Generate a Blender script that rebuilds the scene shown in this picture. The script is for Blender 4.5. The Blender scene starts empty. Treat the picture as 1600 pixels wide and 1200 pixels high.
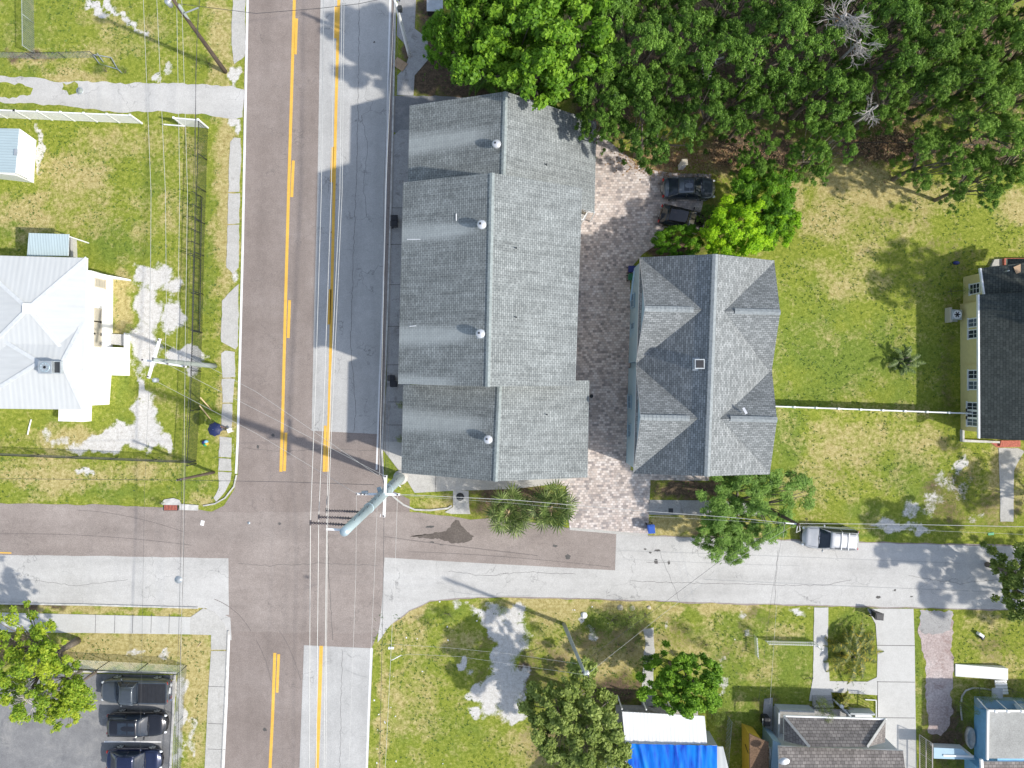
import bpy, bmesh, math, random
import numpy as np
from mathutils import Vector, Matrix, noise as mnoise
random.seed(7)
R = math.radians
SC = bpy.context.scene
C = SC.collection

# ---------------------------------------------------------------- camera, sky, sun
CAM_H = 60.0            # metres above the street
PXM = 18.3              # photo pixels per metre at ground level
cam_d = bpy.data.cameras.new('camera')
cam = bpy.data.objects.new('camera', cam_d); C.objects.link(cam)
cam.location = (0, 0, CAM_H); cam.rotation_euler = (0, 0, 0)
cam_d.sensor_width = 36.0
cam_d.lens = 36.0 * PXM * CAM_H / 1600.0
cam_d.clip_end = 2000
SC.camera = cam
SC.render.resolution_x = 1024; SC.render.resolution_y = 768
SUN_EL, SUN_AZ = 41.0, 20.0      # azimuth: degrees south of east
world = bpy.data.worlds.new('World'); SC.world = world
world.use_nodes = True
wn = world.node_tree
sky = wn.nodes.new('ShaderNodeTexSky'); sky.sky_type = 'NISHITA'
sky.sun_disc = False; sky.sun_elevation = R(SUN_EL); sky.sun_rotation = R(90 + SUN_AZ)
bg = wn.nodes['Background']; bg.inputs['Strength'].default_value = 0.15
hs = wn.nodes.new('ShaderNodeHueSaturation'); hs.inputs['Saturation'].default_value = 0.72
wn.links.new(sky.outputs[0], hs.inputs['Color']); wn.links.new(hs.outputs[0], bg.inputs['Color'])
sl = bpy.data.lights.new('sun', 'SUN'); sl.energy = 3.15; sl.angle = R(1.3); sl.color = (1.0, 0.945, 0.865)
so = bpy.data.objects.new('sun', sl); C.objects.link(so)
sd = Vector((math.cos(R(SUN_EL))*math.cos(R(SUN_AZ)), -math.cos(R(SUN_EL))*math.sin(R(SUN_AZ)), math.sin(R(SUN_EL))))
so.rotation_euler = sd.to_track_quat('Z', 'Y').to_euler(); so.location = sd*80
SC.view_settings.view_transform = 'Standard'; SC.view_settings.look = 'None'
SC.view_settings.exposure = 0.60; SC.view_settings.gamma = 1.0

# ---------------------------------------------------------------- measuring: survey pixel + height -> metres
def G(px, py, z=0.0):
    k = (CAM_H - z)/CAM_H/PXM
    return Vector(((px-800)*k, (600-py)*k, z))
def GG(pts, z=0.0): return [G(p[0], p[1], z) for p in pts]

# ---------------------------------------------------------------- object helpers
def tag(o, label=None, cat=None, group=None, kind=None):
    if label: o['label'] = label
    if cat: o['category'] = cat
    if group: o['group'] = group
    if kind: o['kind'] = kind
    return o
def thing(name, label, cat, loc=(0,0,0), rz=0.0, group=None):
    o = bpy.data.objects.new(name, None); C.objects.link(o)
    o.empty_display_size = 0.2
    o.location = loc; o.rotation_euler = (0,0,rz)
    return tag(o, label, cat, group)
def copy_tree(o, parent=None):
    c = o.copy(); C.objects.link(c)
    if parent is not None: c.parent = parent
    for ch in list(o.children): copy_tree(ch, c)
    return c
class MB:
    """collects shapes, builds one mesh object"""
    def __init__(s): s.v = []; s.f = []; s.mi = []; s.uv = {}; s.sm = []
    def add(s, vs, fs, mi=0, smooth=False, uvs=None):
        b = len(s.v); s.v += [tuple(x) for x in vs]
        for i, f in enumerate(fs):
            s.f.append([b+j for j in f]); s.mi.append(mi); s.sm.append(smooth)
            if uvs: s.uv[len(s.f)-1] = uvs[i]
        return s
    def box(s, c, d, rz=0.0, mi=0, rx=0.0, ry=0.0):
        M = Matrix.Translation(Vector(c)) @ Matrix.Rotation(rz,4,'Z') @ Matrix.Rotation(ry,4,'Y') @ Matrix.Rotation(rx,4,'X')
        x,y,z = d[0]/2, d[1]/2, d[2]/2
        vs = [M@Vector(p) for p in ((-x,-y,-z),(x,-y,-z),(x,y,-z),(-x,y,-z),(-x,-y,z),(x,-y,z),(x,y,z),(-x,y,z))]
        return s.add(vs, [(0,3,2,1),(4,5,6,7),(0,1,5,4),(1,2,6,5),(2,3,7,6),(3,0,4,7)], mi)
    def bar(s, a, b, w, h=None, mi=0):
        a = Vector(a); b = Vector(b); h = h or w
        d = b-a; L = d.length
        if L < 1e-6: return s
        q = d.to_track_quat('X','Z').to_matrix().to_4x4()
        M = Matrix.Translation((a+b)/2) @ q
        x,y,z = L/2, w/2, h/2
        vs = [M@Vector(p) for p in ((-x,-y,-z),(x,-y,-z),(x,y,-z),(-x,y,-z),(-x,-y,z),(x,-y,z),(x,y,z),(-x,y,z))]
        return s.add(vs, [(0,3,2,1),(4,5,6,7),(0,1,5,4),(1,2,6,5),(2,3,7,6),(3,0,4,7)], mi)
    def tube(s, pts, rad, n=8, mi=0, cap=True):
        pts = [Vector(p) for p in pts]
        if not hasattr(rad, '__len__'): rad = [rad]*len(pts)
        rings = []
        for i, p in enumerate(pts):
            d = (pts[min(i+1,len(pts)-1)] - pts[max(i-1,0)])
            d = d.normalized() if d.length > 1e-9 else Vector((0,0,1))
            u = d.orthogonal().normalized()
            if abs(d.z) < .9: u = (Vector((0,0,1)) - d*d.z).normalized()
            else: u = (Vector((1,0,0)) - d*d.x).normalized()
            w = d.cross(u)
            rings.append([p + (u*math.cos(2*math.pi*k/n) + w*math.sin(2*math.pi*k/n))*rad[i] for k in range(n)])
        vs = [v for r in rings for v in r]; fs = []
        for i in range(len(pts)-1):
            for k in range(n):
                a = i*n+k; b = i*n+(k+1)%n
                fs.append((a, b, b+n, a+n))
        if cap:
            fs.append(tuple(range(n-1,-1,-1))); fs.append(tuple((len(pts)-1)*n+k for k in range(n)))
        return s.add(vs, fs, mi, smooth=(n > 5))
    def lathe(s, c, prof, n=16, mi=0, sx=1, sy=1):
        c = Vector(c); vs = []; fs = []
        for (r,z) in prof:
            for k in range(n):
                a = 2*math.pi*k/n; vs.append(c+Vector((r*math.cos(a)*sx, r*math.sin(a)*sy, z)))
        for i in range(len(prof)-1):
            for k in range(n):
                a = i*n+k; b = i*n+(k+1)%n; fs.append((a,b,b+n,a+n))
        fs.append(tuple(range(n-1,-1,-1))); fs.append(tuple((len(prof)-1)*n+k for k in range(n)))
        return s.add(vs, fs, mi, smooth=True)
    def prism(s, pts, z0, z1, mi=0):
        """pts: world xy, counter-clockwise or not"""
        A = sum(pts[i][0]*pts[(i+1)%len(pts)][1]-pts[(i+1)%len(pts)][0]*pts[i][1] for i in range(len(pts)))
        if A < 0: pts = pts[::-1]
        n = len(pts); vs = [(p[0],p[1],z0) for p in pts]+[(p[0],p[1],z1) for p in pts]
        fs = [tuple(range(n-1,-1,-1)), tuple(range(n,2*n))]+[(i,(i+1)%n,n+(i+1)%n,n+i) for i in range(n)]
        return s.add(vs, fs, mi)
    def build(s, name, mats, parent=None, bevel=0):
        me = bpy.data.meshes.new(name); me.from_pydata(s.v, [], s.f)
        if not isinstance(mats, (list,tuple)): mats = [mats]
        for m in mats: me.materials.append(m)
        me.polygons.foreach_set('material_index', s.mi)
        me.polygons.foreach_set('use_smooth', s.sm)
        if s.uv:
            ul = me.uv_layers.new(name='UVMap')
            for fi, uvs in s.uv.items():
                p = me.polygons[fi]
                for k, li in enumerate(p.loop_indices): ul.data[li].uv = uvs[k]
        me.update()
        o = bpy.data.objects.new(name, me); C.objects.link(o)
        if parent is not None: o.parent = parent
        if bevel:
            md = o.modifiers.new('bevel','BEVEL'); md.width = bevel; md.segments = 2; md.limit_method = 'ANGLE'
        return o

# ---------------------------------------------------------------- materials
def nmat(name):
    m = bpy.data.materials.new(name); m.use_nodes = True
    return m, m.node_tree, m.node_tree.nodes['Principled BSDF']
def N(t, ty, **kw):
    n = t.nodes.new(ty)
    for k, v in kw.items():
        if k.startswith('i_'):
            n.inputs[k[2:].replace('_',' ')].default_value = v
        else: setattr(n, k, v)
    return n
def ramp(t, fac, stops, interp='LINEAR'):
    r = t.nodes.new('ShaderNodeValToRGB'); r.color_ramp.interpolation = interp
    e = r.color_ramp.elements
    while len(e) < len(stops): e.new(0.5)
    for i, (p, c) in enumerate(stops):
        e[i].position = p; e[i].color = (c[0],c[1],c[2],1) if hasattr(c,'__len__') else (c,c,c,1)
    t.links.new(fac, r.inputs[0]); return r.outputs[0]
def mixc(t, fac, a, b, mode='MIX'):
    m = t.nodes.new('ShaderNodeMix'); m.data_type = 'RGBA'; m.blend_type = mode
    def s(x, sock):
        if isinstance(x, bpy.types.NodeSocket): t.links.new(x, sock)
        elif hasattr(x,'__len__'): sock.default_value = (x[0],x[1],x[2],1)
        else: sock.default_value = x
    if isinstance(fac, bpy.types.NodeSocket): t.links.new(fac, m.inputs[0])
    else: m.inputs[0].default_value = fac
    s(a, m.inputs[6]); s(b, m.inputs[7]); return m.outputs[2]
def mth(t, op, a, b=0.0, clamp=False):
    m = t.nodes.new('ShaderNodeMath'); m.operation = op; m.use_clamp = clamp
    for i, x in enumerate((a, b)):
        if isinstance(x, bpy.types.NodeSocket): t.links.new(x, m.inputs[i])
        else: m.inputs[i].default_value = x
    return m.outputs[0]
def coords(t, kind='Object'):
    if kind == 'World': return t.nodes.new('ShaderNodeNewGeometry').outputs['Position']
    return t.nodes.new('ShaderNodeTexCoord').outputs[kind]
def mapped(t, co, scale=(1,1,1), rot=(0,0,0)):
    mp = t.nodes.new('ShaderNodeMapping'); mp.inputs['Scale'].default_value = scale; mp.inputs['Rotation'].default_value = rot
    t.links.new(co, mp.inputs['Vector']); return mp.outputs[0]
def nz(t, co, scale, detail=6, rough=0.6, dist=0.0):
    n = t.nodes.new('ShaderNodeTexNoise'); n.inputs['Scale'].default_value = scale
    n.inputs['Detail'].default_value = detail; n.inputs['Roughness'].default_value = rough
    n.inputs['Distortion'].default_value = dist
    t.links.new(co, n.inputs['Vector']); return n.outputs['Fac']
def bump(t, bs, h, strength=0.3, dist=0.02):
    b = t.nodes.new('ShaderNodeBump'); b.inputs['Strength'].default_value = strength; b.inputs['Distance'].default_value = dist
    t.links.new(h, b.inputs['Height']); t.links.new(b.outputs[0], bs.inputs['Normal'])
_mc = {}
def plain(name, c, rough=0.6, metal=0.0, var=0.12, scale=3.0, coat=0.0, bmp=0.0, spec=0.4, stretch=(1,1,1)):
    if name in _mc: return _mc[name]
    m, t, b = nmat(name); co = mapped(t, coords(t), stretch)
    f = nz(t, co, scale, 6, .65)
    lo = [x*(1-var) for x in c]; hi = [min(1, x*(1+var)) for x in c]
    t.links.new(ramp(t, f, [(0.3,lo),(0.7,hi)]), b.inputs['Base Color'])
    b.inputs['Roughness'].default_value = rough; b.inputs['Metallic'].default_value = metal
    b.inputs['Specular IOR Level'].default_value = spec
    b.inputs['Coat Weight'].default_value = coat; b.inputs['Coat Roughness'].default_value = 0.06
    if bmp: bump(t, b, nz(t, co, scale*8, 4, .6), bmp)
    _mc[name] = m; return m

def surface(name, stops, big=0.25, fine=18.0, fine_amt=0.35, rough=0.9, streak=None, cracks=None, bmp=0.25, stain_or_shade=None, mid=1.6, joints=None):
    """weathered paving: large patches + mid mottling + grain, optional cracks and wheel streaks"""
    m, t, b = nmat(name); co = coords(t, 'World')
    f1 = nz(t, co, big, 4, .55); f2 = nz(t, co, mid, 8, .7, .3)
    f = mth(t, 'ADD', mth(t, 'MULTIPLY', f1, .55), mth(t, 'MULTIPLY', f2, .45))
    col = ramp(t, f, stops)
    g = nz(t, co, fine, 3, .8)
    col = mixc(t, fine_amt, col, ramp(t, g, [(.3,.25),(.5,.5),(.72,.85)]), 'OVERLAY')
    if streak:
        s = nz(t, mapped(t, co, streak), 1.0, 5, .6)
        col = mixc(t, .45, col, ramp(t, s, [(.3,.38),(.52,.52),(.7,.6)]), 'OVERLAY')
    if stain_or_shade:
        s = nz(t, co, stain_or_shade[0], 5, .75, .6)
        col = mixc(t, mth(t,'MULTIPLY', ramp(t, s, [(stain_or_shade[1],0.0),(stain_or_shade[1]+.1,1.0)]), stain_or_shade[3]), col, stain_or_shade[2])
    if cracks:
        wv = mixc(t, .25, co, mth(t,'MULTIPLY', nz(t, co, 1.3, 6, .75), 1))
        vadd = t.nodes.new('ShaderNodeVectorMath'); vadd.operation = 'ADD'
        nn = t.nodes.new('ShaderNodeTexNoise'); nn.inputs['Scale'].default_value = .9; nn.inputs['Detail'].default_value = 8
        t.links.new(co, nn.inputs['Vector'])
        sc_ = t.nodes.new('ShaderNodeVectorMath'); sc_.operation = 'SCALE'; sc_.inputs[3].default_value = 2.4
        t.links.new(nn.outputs['Color'], sc_.inputs[0]); t.links.new(co, vadd.inputs[0]); t.links.new(sc_.outputs[0], vadd.inputs[1])
        vo = t.nodes.new('ShaderNodeTexVoronoi'); vo.feature = 'DISTANCE_TO_EDGE'; vo.inputs['Scale'].default_value = cracks[0]
        t.links.new(vadd.outputs[0], vo.inputs['Vector'])
        ck = ramp(t, vo.outputs['Distance'], [(0.0,1.0),(cracks[1],0.0)])
        gate = ramp(t, nz(t, co, .35, 3, .5), [(.45,0.0),(.6,1.0)])
        col = mixc(t, mth(t,'MULTIPLY', mth(t,'MULTIPLY', ck, gate), cracks[2]), col, (.06,.06,.06))
    t.links.new(col, b.inputs['Base Color'])
    b.inputs['Roughness'].default_value = rough; b.inputs['Specular IOR Level'].default_value = .3
    bump(t, b, g, bmp, .01)
    return m

def shingle_mat(name, dark, light, mortar, row=.15, wid=.32, streaks=True, contrast=.5):
    m, t, b = nmat(name); co = coords(t, 'UV')
    br = t.nodes.new('ShaderNodeTexBrick')
    br.inputs['Color1'].default_value = (*dark,1); br.inputs['Color2'].default_value = (*light,1); br.inputs['Mortar'].default_value = (*mortar,1)
    br.inputs['Scale'].default_value = 1.0; br.inputs['Mortar Size'].default_value = .017; br.inputs['Mortar Smooth'].default_value = .3
    br.inputs['Brick Width'].default_value = wid; br.inputs['Row Height'].default_value = row; br.inputs['Bias'].default_value = 0.0
    t.links.new(co, br.inputs['Vector'])
    col = br.outputs['Color']
    f = nz(t, co, .5, 6, .6)
    col = mixc(t, .45, col, ramp(t, f, [(.3,.36),(.5,.5),(.7,.62)]), 'OVERLAY')
    if streaks:   # weather streaks running down the slope (v axis)
        s = nz(t, mapped(t, co, (2.6,.22,1)), 1.6, 7, .72, .25)
        col = mixc(t, contrast, col, ramp(t, s, [(.32,.3),(.5,.52),(.68,.68)]), 'OVERLAY')
        s2 = nz(t, mapped(t, co, (.9,7.0,1)), 1.0, 4, .6)
        col = mixc(t, .22, col, ramp(t, s2, [(.3,.3),(.7,.7)]), 'OVERLAY')
    g = nz(t, co, 22, 2, .7)
    col = mixc(t, .3, col, ramp(t, g, [(.3,.3),(.7,.7)]), 'OVERLAY')
    at = t.nodes.new('ShaderNodeAttribute'); at.attribute_name = 'wash'
    col = mixc(t, mth(t,'MULTIPLY', at.outputs['Fac'], .42), col, [min(1,x*1.9) for x in light])
    t.links.new(col, b.inputs['Base Color']); b.inputs['Roughness'].default_value = .95; b.inputs['Specular IOR Level'].default_value = .2
    bump(t, b, br.outputs['Fac'], -.35, .02)
    return m
def seam_mat(name, c, pitch=.4, dark=.72, rough=.4, dirt=.12):
    """standing seam / corrugated metal along v"""
    m, t, b = nmat(name); co = coords(t, 'UV')
    w = t.nodes.new('ShaderNodeTexWave'); w.wave_type = 'BANDS'; w.bands_direction = 'X'; w.wave_profile = 'SIN'
    w.inputs['Scale'].default_value = 1/pitch/2*.62; w.inputs['Distortion'].default_value = 0
    t.links.new(co, w.inputs['Vector'])
    f = nz(t, mapped(t, co, (1,.25,1)), 1.2, 6, .65)
    col = ramp(t, f, [(.3,[x*(1-dirt) for x in c]),(.65,c)])
    col = mixc(t, ramp(t, w.outputs['Fac'], [(.88,0.0),(.97,1.0)]), col, [x*dark for x in c])
    t.links.new(col, b.inputs['Base Color']); b.inputs['Roughness'].default_value = rough
    bump(t, b, w.outputs['Fac'], .4, .02)
    return m
def paver_mat(name):
    m, t, b = nmat(name); co = coords(t, 'World'); co2 = mapped(t, co, (1,1,1), (0,0,R(-1.6)))
    cols = []
    br = t.nodes.new('ShaderNodeTexBrick'); br.offset = .5
    br.inputs['Color1'].default_value = (0,0,0,1); br.inputs['Color2'].default_value = (1,1,1,1); br.inputs['Mortar'].default_value = (.35,.35,.35,1)
    br.inputs['Scale'].default_value = 1.0; br.inputs['Mortar Size'].default_value = .012; br.inputs['Brick Width'].default_value = .27; br.inputs['Row Height'].default_value = .2
    t.links.new(co2, br.inputs['Vector'])
    col = ramp(t, br.outputs['Color'], [(0,(.27,.245,.24)),(.3,(.47,.405,.365)),(.55,(.56,.485,.44)),(.8,(.66,.60,.56)),(1,(.37,.335,.32))])
    col = mixc(t, ramp(t, br.outputs['Fac'], [(0,0.0),(1,.5)]), col, (.14,.12,.10))
    f = nz(t, co, .5, 5, .6)
    col = mixc(t, .6, col, ramp(t, f, [(.3,.34),(.5,.5),(.7,.66)]), 'OVERLAY')
    col = mixc(t, ramp(t, nz(t, co, .9, 6, .7, .5), [(.6,0.0),(.72,.35)]), col, (.10,.09,.085))
    t.links.new(col, b.inputs['Base Color']); b.inputs['Roughness'].default_value = .9
    bump(t, b, br.outputs['Fac'], -.3, .01)
    return m
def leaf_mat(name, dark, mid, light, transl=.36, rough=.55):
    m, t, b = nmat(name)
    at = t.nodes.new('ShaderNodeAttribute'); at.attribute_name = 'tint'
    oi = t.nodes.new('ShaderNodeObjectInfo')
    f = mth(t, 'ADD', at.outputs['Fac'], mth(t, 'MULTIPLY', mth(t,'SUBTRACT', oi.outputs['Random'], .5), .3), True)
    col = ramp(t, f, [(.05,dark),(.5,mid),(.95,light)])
    t.links.new(col, b.inputs['Base Color']); b.inputs['Roughness'].default_value = rough; b.inputs['Specular IOR Level'].default_value = .3
    tr = t.nodes.new('ShaderNodeBsdfTranslucent'); t.links.new(col, tr.inputs['Color'])
    mx = t.nodes.new('ShaderNodeMixShader'); mx.inputs[0].default_value = transl
    t.links.new(b.outputs[0], mx.inputs[1]); t.links.new(tr.outputs[0], mx.inputs[2])
    t.links.new(mx.outputs[0], t.nodes['Material Output'].inputs['Surface'])
    return m

MT = {}
MT['asphalt'] = surface('brown asphalt', [(.3,(.205,.170,.150)),(.5,(.255,.215,.192)),(.7,(.305,.262,.238))], fine=14, fine_amt=.5, streak=(.55,.06,1), cracks=(.16,.006,.35), stain_or_shade=(.22,.66,(.12,.10,.095),.35))
MT['asphalt_x'] = surface('brown asphalt side street', [(.3,(.225,.190,.170)),(.5,(.285,.245,.220)),(.7,(.345,.30,.272))], fine=14, fine_amt=.5, streak=(.05,.6,1), cracks=(.16,.006,.35), stain_or_shade=(.3,.66,(.10,.085,.08),.4))
MT['oldroad'] = surface('weathered pale asphalt', [(.3,(.355,.352,.338)),(.5,(.425,.422,.408)),(.7,(.49,.487,.47))], fine=16, fine_amt=.35, streak=(.5,.05,1), cracks=(.22,.010,.5), stain_or_shade=(.4,.68,(.25,.25,.26),.3))
MT['oldroad_x'] = surface('weathered pale side street', [(.3,(.40,.392,.372)),(.5,(.475,.467,.446)),(.7,(.54,.533,.51))], fine=16, fine_amt=.35, streak=(.05,.5,1), cracks=(.25,.009,.55), stain_or_shade=(.5,.68,(.28,.28,.28),.3))
MT['concrete'] = surface('sidewalk concrete', [(.3,(.38,.37,.34)),(.5,(.46,.45,.42)),(.7,(.54,.53,.50))], fine=12, stain_or_shade=(.7,.6,(.30,.28,.25),.5))
MT['concrete_clean'] = surface('light driveway concrete', [(.3,(.45,.445,.42)),(.5,(.52,.515,.49)),(.7,(.58,.575,.55))], fine=12, fine_amt=.2, stain_or_shade=(.5,.64,(.42,.41,.39),.4))
MT['concrete_dirty'] = surface('stained concrete', [(.3,(.27,.265,.255)),(.5,(.35,.345,.335)),(.7,(.44,.435,.42))], fine=10, stain_or_shade=(.9,.56,(.17,.16,.15),.6))
MT['parking'] = surface('dark parking asphalt', [(.3,(.15,.15,.155)),(.5,(.22,.22,.22)),(.7,(.33,.32,.30))], big=.35, fine=12, stain_or_shade=(.35,.55,(.12,.125,.135),.6))  # bluish dark blotches imitate soft tree shade, painted into the asphalt colour
MT['kerb'] = plain('kerb concrete', (.50,.49,.46), .9, var=.3, scale=2.5, bmp=.3)
MT['pavers'] = paver_mat('mixed pavers')
MT['brickdrive'] = surface('worn pinkish drive', [(.3,(.34,.27,.25)),(.5,(.44,.37,.35)),(.68,(.55,.50,.48))], fine=6, fine_amt=.6, mid=1.1, stain_or_shade=(.6,.52,(.26,.18,.16),.6))
MT['yellow'] = surface('yellow road paint', [(.3,(.62,.36,.06)),(.6,(.78,.47,.09)),(.8,(.84,.55,.14))], fine=14, fine_amt=.3, stain_or_shade=(1.2,.6,(.45,.36,.22),.5), bmp=.1)
MT['whitepaint'] = surface('white road paint', [(.3,(.66,.66,.65)),(.6,(.78,.78,.77)),(.8,(.84,.84,.83))], fine=14, fine_amt=.25, stain_or_shade=(1.3,.6,(.45,.44,.43),.5), bmp=.1)
MT['roof'] = shingle_mat('grey asphalt shingles', (.197,.212,.209), (.278,.296,.291), (.085,.10,.105), row=.16, wid=.32, contrast=.75)
MT['roof2'] = shingle_mat('blue grey shingles', (.185,.198,.198), (.32,.335,.335), (.09,.10,.102), row=.17, contrast=.3)
MT['roof_dark'] = shingle_mat('charcoal shingles', (.052,.060,.056), (.082,.092,.084), (.03,.035,.034), row=.2, contrast=.35)
MT['roof_brown'] = shingle_mat('brown grey tiles', (.17,.155,.145), (.28,.255,.235), (.07,.062,.056), row=.24, wid=.34, contrast=.5)
MT['roof_flat'] = surface('rolled grey roofing', [(.3,(.25,.25,.235)),(.5,(.34,.34,.32)),(.7,(.42,.42,.40))], fine=9, stain_or_shade=(.5,.55,(.5,.51,.5),.4))
MT['ridgecap'] = plain('ridge cap shingles', (.27,.305,.30), .95, var=.25, scale=5)
MT['white'] = plain('white paint', (.80,.80,.78), .5, var=.05)
MT['white_wall'] = plain('white stucco', (.84,.84,.83), .7, var=.04, bmp=.15)
MT['trim'] = plain('white trim', (.78,.79,.79), .5, var=.06)
MT['ridgecap2'] = plain('duplex ridge cap shingles', (.27,.295,.30), .95, var=.25, scale=5)
MT['metal_white'] = seam_mat('white painted metal roofing', (.57,.585,.575), .42, .94)
MT['metal_blue'] = seam_mat('pale blue green corrugated roofing', (.46,.56,.58), .22, .72)
MT['metal_bright'] = seam_mat('bright white corrugated roofing', (.82,.83,.84), .3, .86)
MT['bluewall'] = plain('light blue siding', (.34,.49,.58), .6, var=.06)
MT['skyblue'] = plain('sky blue painted wall', (.22,.48,.72), .7, var=.1)
MT['tanwall'] = plain('tan stucco', (.52,.47,.37), .8, var=.06, bmp=.15)
MT['yellowwall'] = plain('pale yellow siding', (.66,.57,.27), .65, var=.06)
MT['mustard'] = plain('mustard painted boards', (.62,.42,.05), .6, var=.12)
MT['greywall'] = plain('grey stucco', (.44,.47,.49), .8, var=.1)
MT['louvre'] = plain('beige jalousie louvres', (.36,.34,.28), .5, var=.2, stretch=(1,1,6))
MT['glass'] = plain('dark window glass', (.025,.035,.05), .08, spec=.6, var=.2)
MT['glass_pale'] = plain('window glass with blinds', (.10,.13,.16), .12, spec=.6, var=.3, stretch=(1,1,8))
MT['black'] = plain('black plastic', (.025,.026,.03), .5, var=.2)
MT['rubber'] = plain('tyre rubber', (.02,.02,.02), .85)
MT['blueplastic'] = plain('blue plastic', (.03,.10,.42), .4, var=.15)
MT['navyplastic'] = plain('navy plastic', (.02,.03,.16), .4)
MT['greenplastic'] = plain('green plastic', (.02,.14,.07), .45)
MT['steel'] = plain('galvanised steel', (.42,.52,.56), .42, metal=.35, var=.14, scale=1.2, stretch=(1,1,.4))
MT['galv'] = plain('galvanised metal', (.46,.50,.52), .45, metal=.5, var=.15)
MT['vent'] = plain('painted vent metal', (.55,.57,.60), .35, metal=.3, var=.15)
MT['darkmetal'] = plain('dark metal', (.05,.055,.06), .5, metal=.4)
MT['wood_pole'] = plain('weathered pole timber', (.10,.075,.055), .9, var=.4, scale=6, stretch=(1,1,.15), bmp=.4)
MT['pole_green'] = plain('grey green treated timber', (.30,.34,.31), .85, var=.2, scale=6, stretch=(1,1,.2))
MT['wood_light'] = plain('raw lumber', (.60,.45,.26), .7, var=.15, scale=4)
MT['wood_tan'] = plain('tan plywood', (.42,.29,.18), .8, var=.15, scale=4, stretch=(1,6,1))
MT['bark'] = plain('grey brown bark', (.16,.135,.11), .95, var=.4, scale=5, bmp=.5)
MT['deadwood'] = plain('bleached dead wood', (.42,.39,.36), .9, var=.25, scale=5)
MT['brickred'] = plain('red brick', (.42,.13,.09), .85, var=.35, scale=9)
MT['wire_white'] = plain('bare aluminium wire', (.46,.46,.44), .45, metal=.1)
MT['wire_dark'] = plain('black insulated cable', (.05,.05,.055), .6)
MT['insulator'] = plain('grey brown insulator', (.12,.10,.105), .35)
MT['chain'] = plain('galvanised chain link', (.33,.36,.35), .5, metal=.5)
MT['chain_black'] = plain('black coated chain link', (.03,.035,.03), .6)
MT['mulch'] = plain('brown leaf mulch', (.16,.10,.06), .95, var=.6, scale=12)
MT['leaf_oak'] = leaf_mat('live oak leaves', (.035,.080,.010), (.105,.215,.028), (.240,.420,.060))
MT['leaf_bright'] = leaf_mat('bright green leaves', (.045,.11,.006), (.12,.27,.014), (.27,.46,.035))
MT['leaf_lime'] = leaf_mat('lime green leaves', (.09,.22,.006), (.25,.50,.010), (.50,.74,.02), .35)
MT['leaf_oaklight'] = leaf_mat('yellower oak leaves', (.045,.100,.012), (.135,.255,.032), (.280,.450,.070))  # brighter, yellower leaf hue for the right part of the grove
MT['leaf_soft'] = leaf_mat('mid green soft leaves', (.045,.12,.006), (.115,.28,.012), (.24,.46,.02), .35)
MT['leaf_glossy'] = leaf_mat('glossy dark leaves', (.055,.095,.016), (.170,.240,.040), (.36,.44,.11))
MT['leaf_feather'] = leaf_mat('feathery grey green leaves', (.05,.105,.016), (.135,.255,.040), (.26,.42,.075))
MT['leaf_yellow'] = leaf_mat('yellow green leaves', (.08,.14,.012), (.22,.36,.025), (.48,.56,.05))
MT['leaf_palm'] = leaf_mat('palm fronds', (.035,.065,.014), (.12,.18,.04), (.33,.40,.13), .2)
MT['leaf_croton'] = leaf_mat('croton leaves', (.03,.06,.01), (.16,.19,.02), (.60,.42,.03), .2)
MT['weed'] = leaf_mat('weed leaves', (.05,.10,.02), (.10,.19,.03), (.20,.30,.06), .25)
# ================================================================ GROUND
def blob(X, Y, specs, wob=None):
    """soft ellipses given in survey pixels: (px,py,rx,ry,angle,weight)"""
    wx = 4*np.sin(Y/9.0+1.7*np.sin(X/13.0))+2.6*np.sin(X/4.3+Y/6.1)+1.5*np.sin(Y/2.9-X/3.7); wy = 4*np.sin(X/8.0+1.9*np.sin(Y/12.0))+2.6*np.sin(Y/4.7-X/5.9)+1.5*np.sin(X/2.7+Y/3.3)
    X = X+wx; Y = Y+wy
    out = np.zeros_like(X)
    for s in specs:
        cx, cy, rx, ry = s[:4]; a = R(s[4]) if len(s) > 4 else 0; w = s[5] if len(s) > 5 else 1
        dx = X-cx; dy = Y-cy
        u = (dx*math.cos(a)+dy*math.sin(a))/rx; v = (-dx*math.sin(a)+dy*math.cos(a))/ry
        d = np.sqrt(u*u+v*v)
        e = np.clip(1.5-d, 0, 1)            # 1 inside half, .5 at the rim
        out = np.maximum(out, e*w)
    return out
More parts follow.
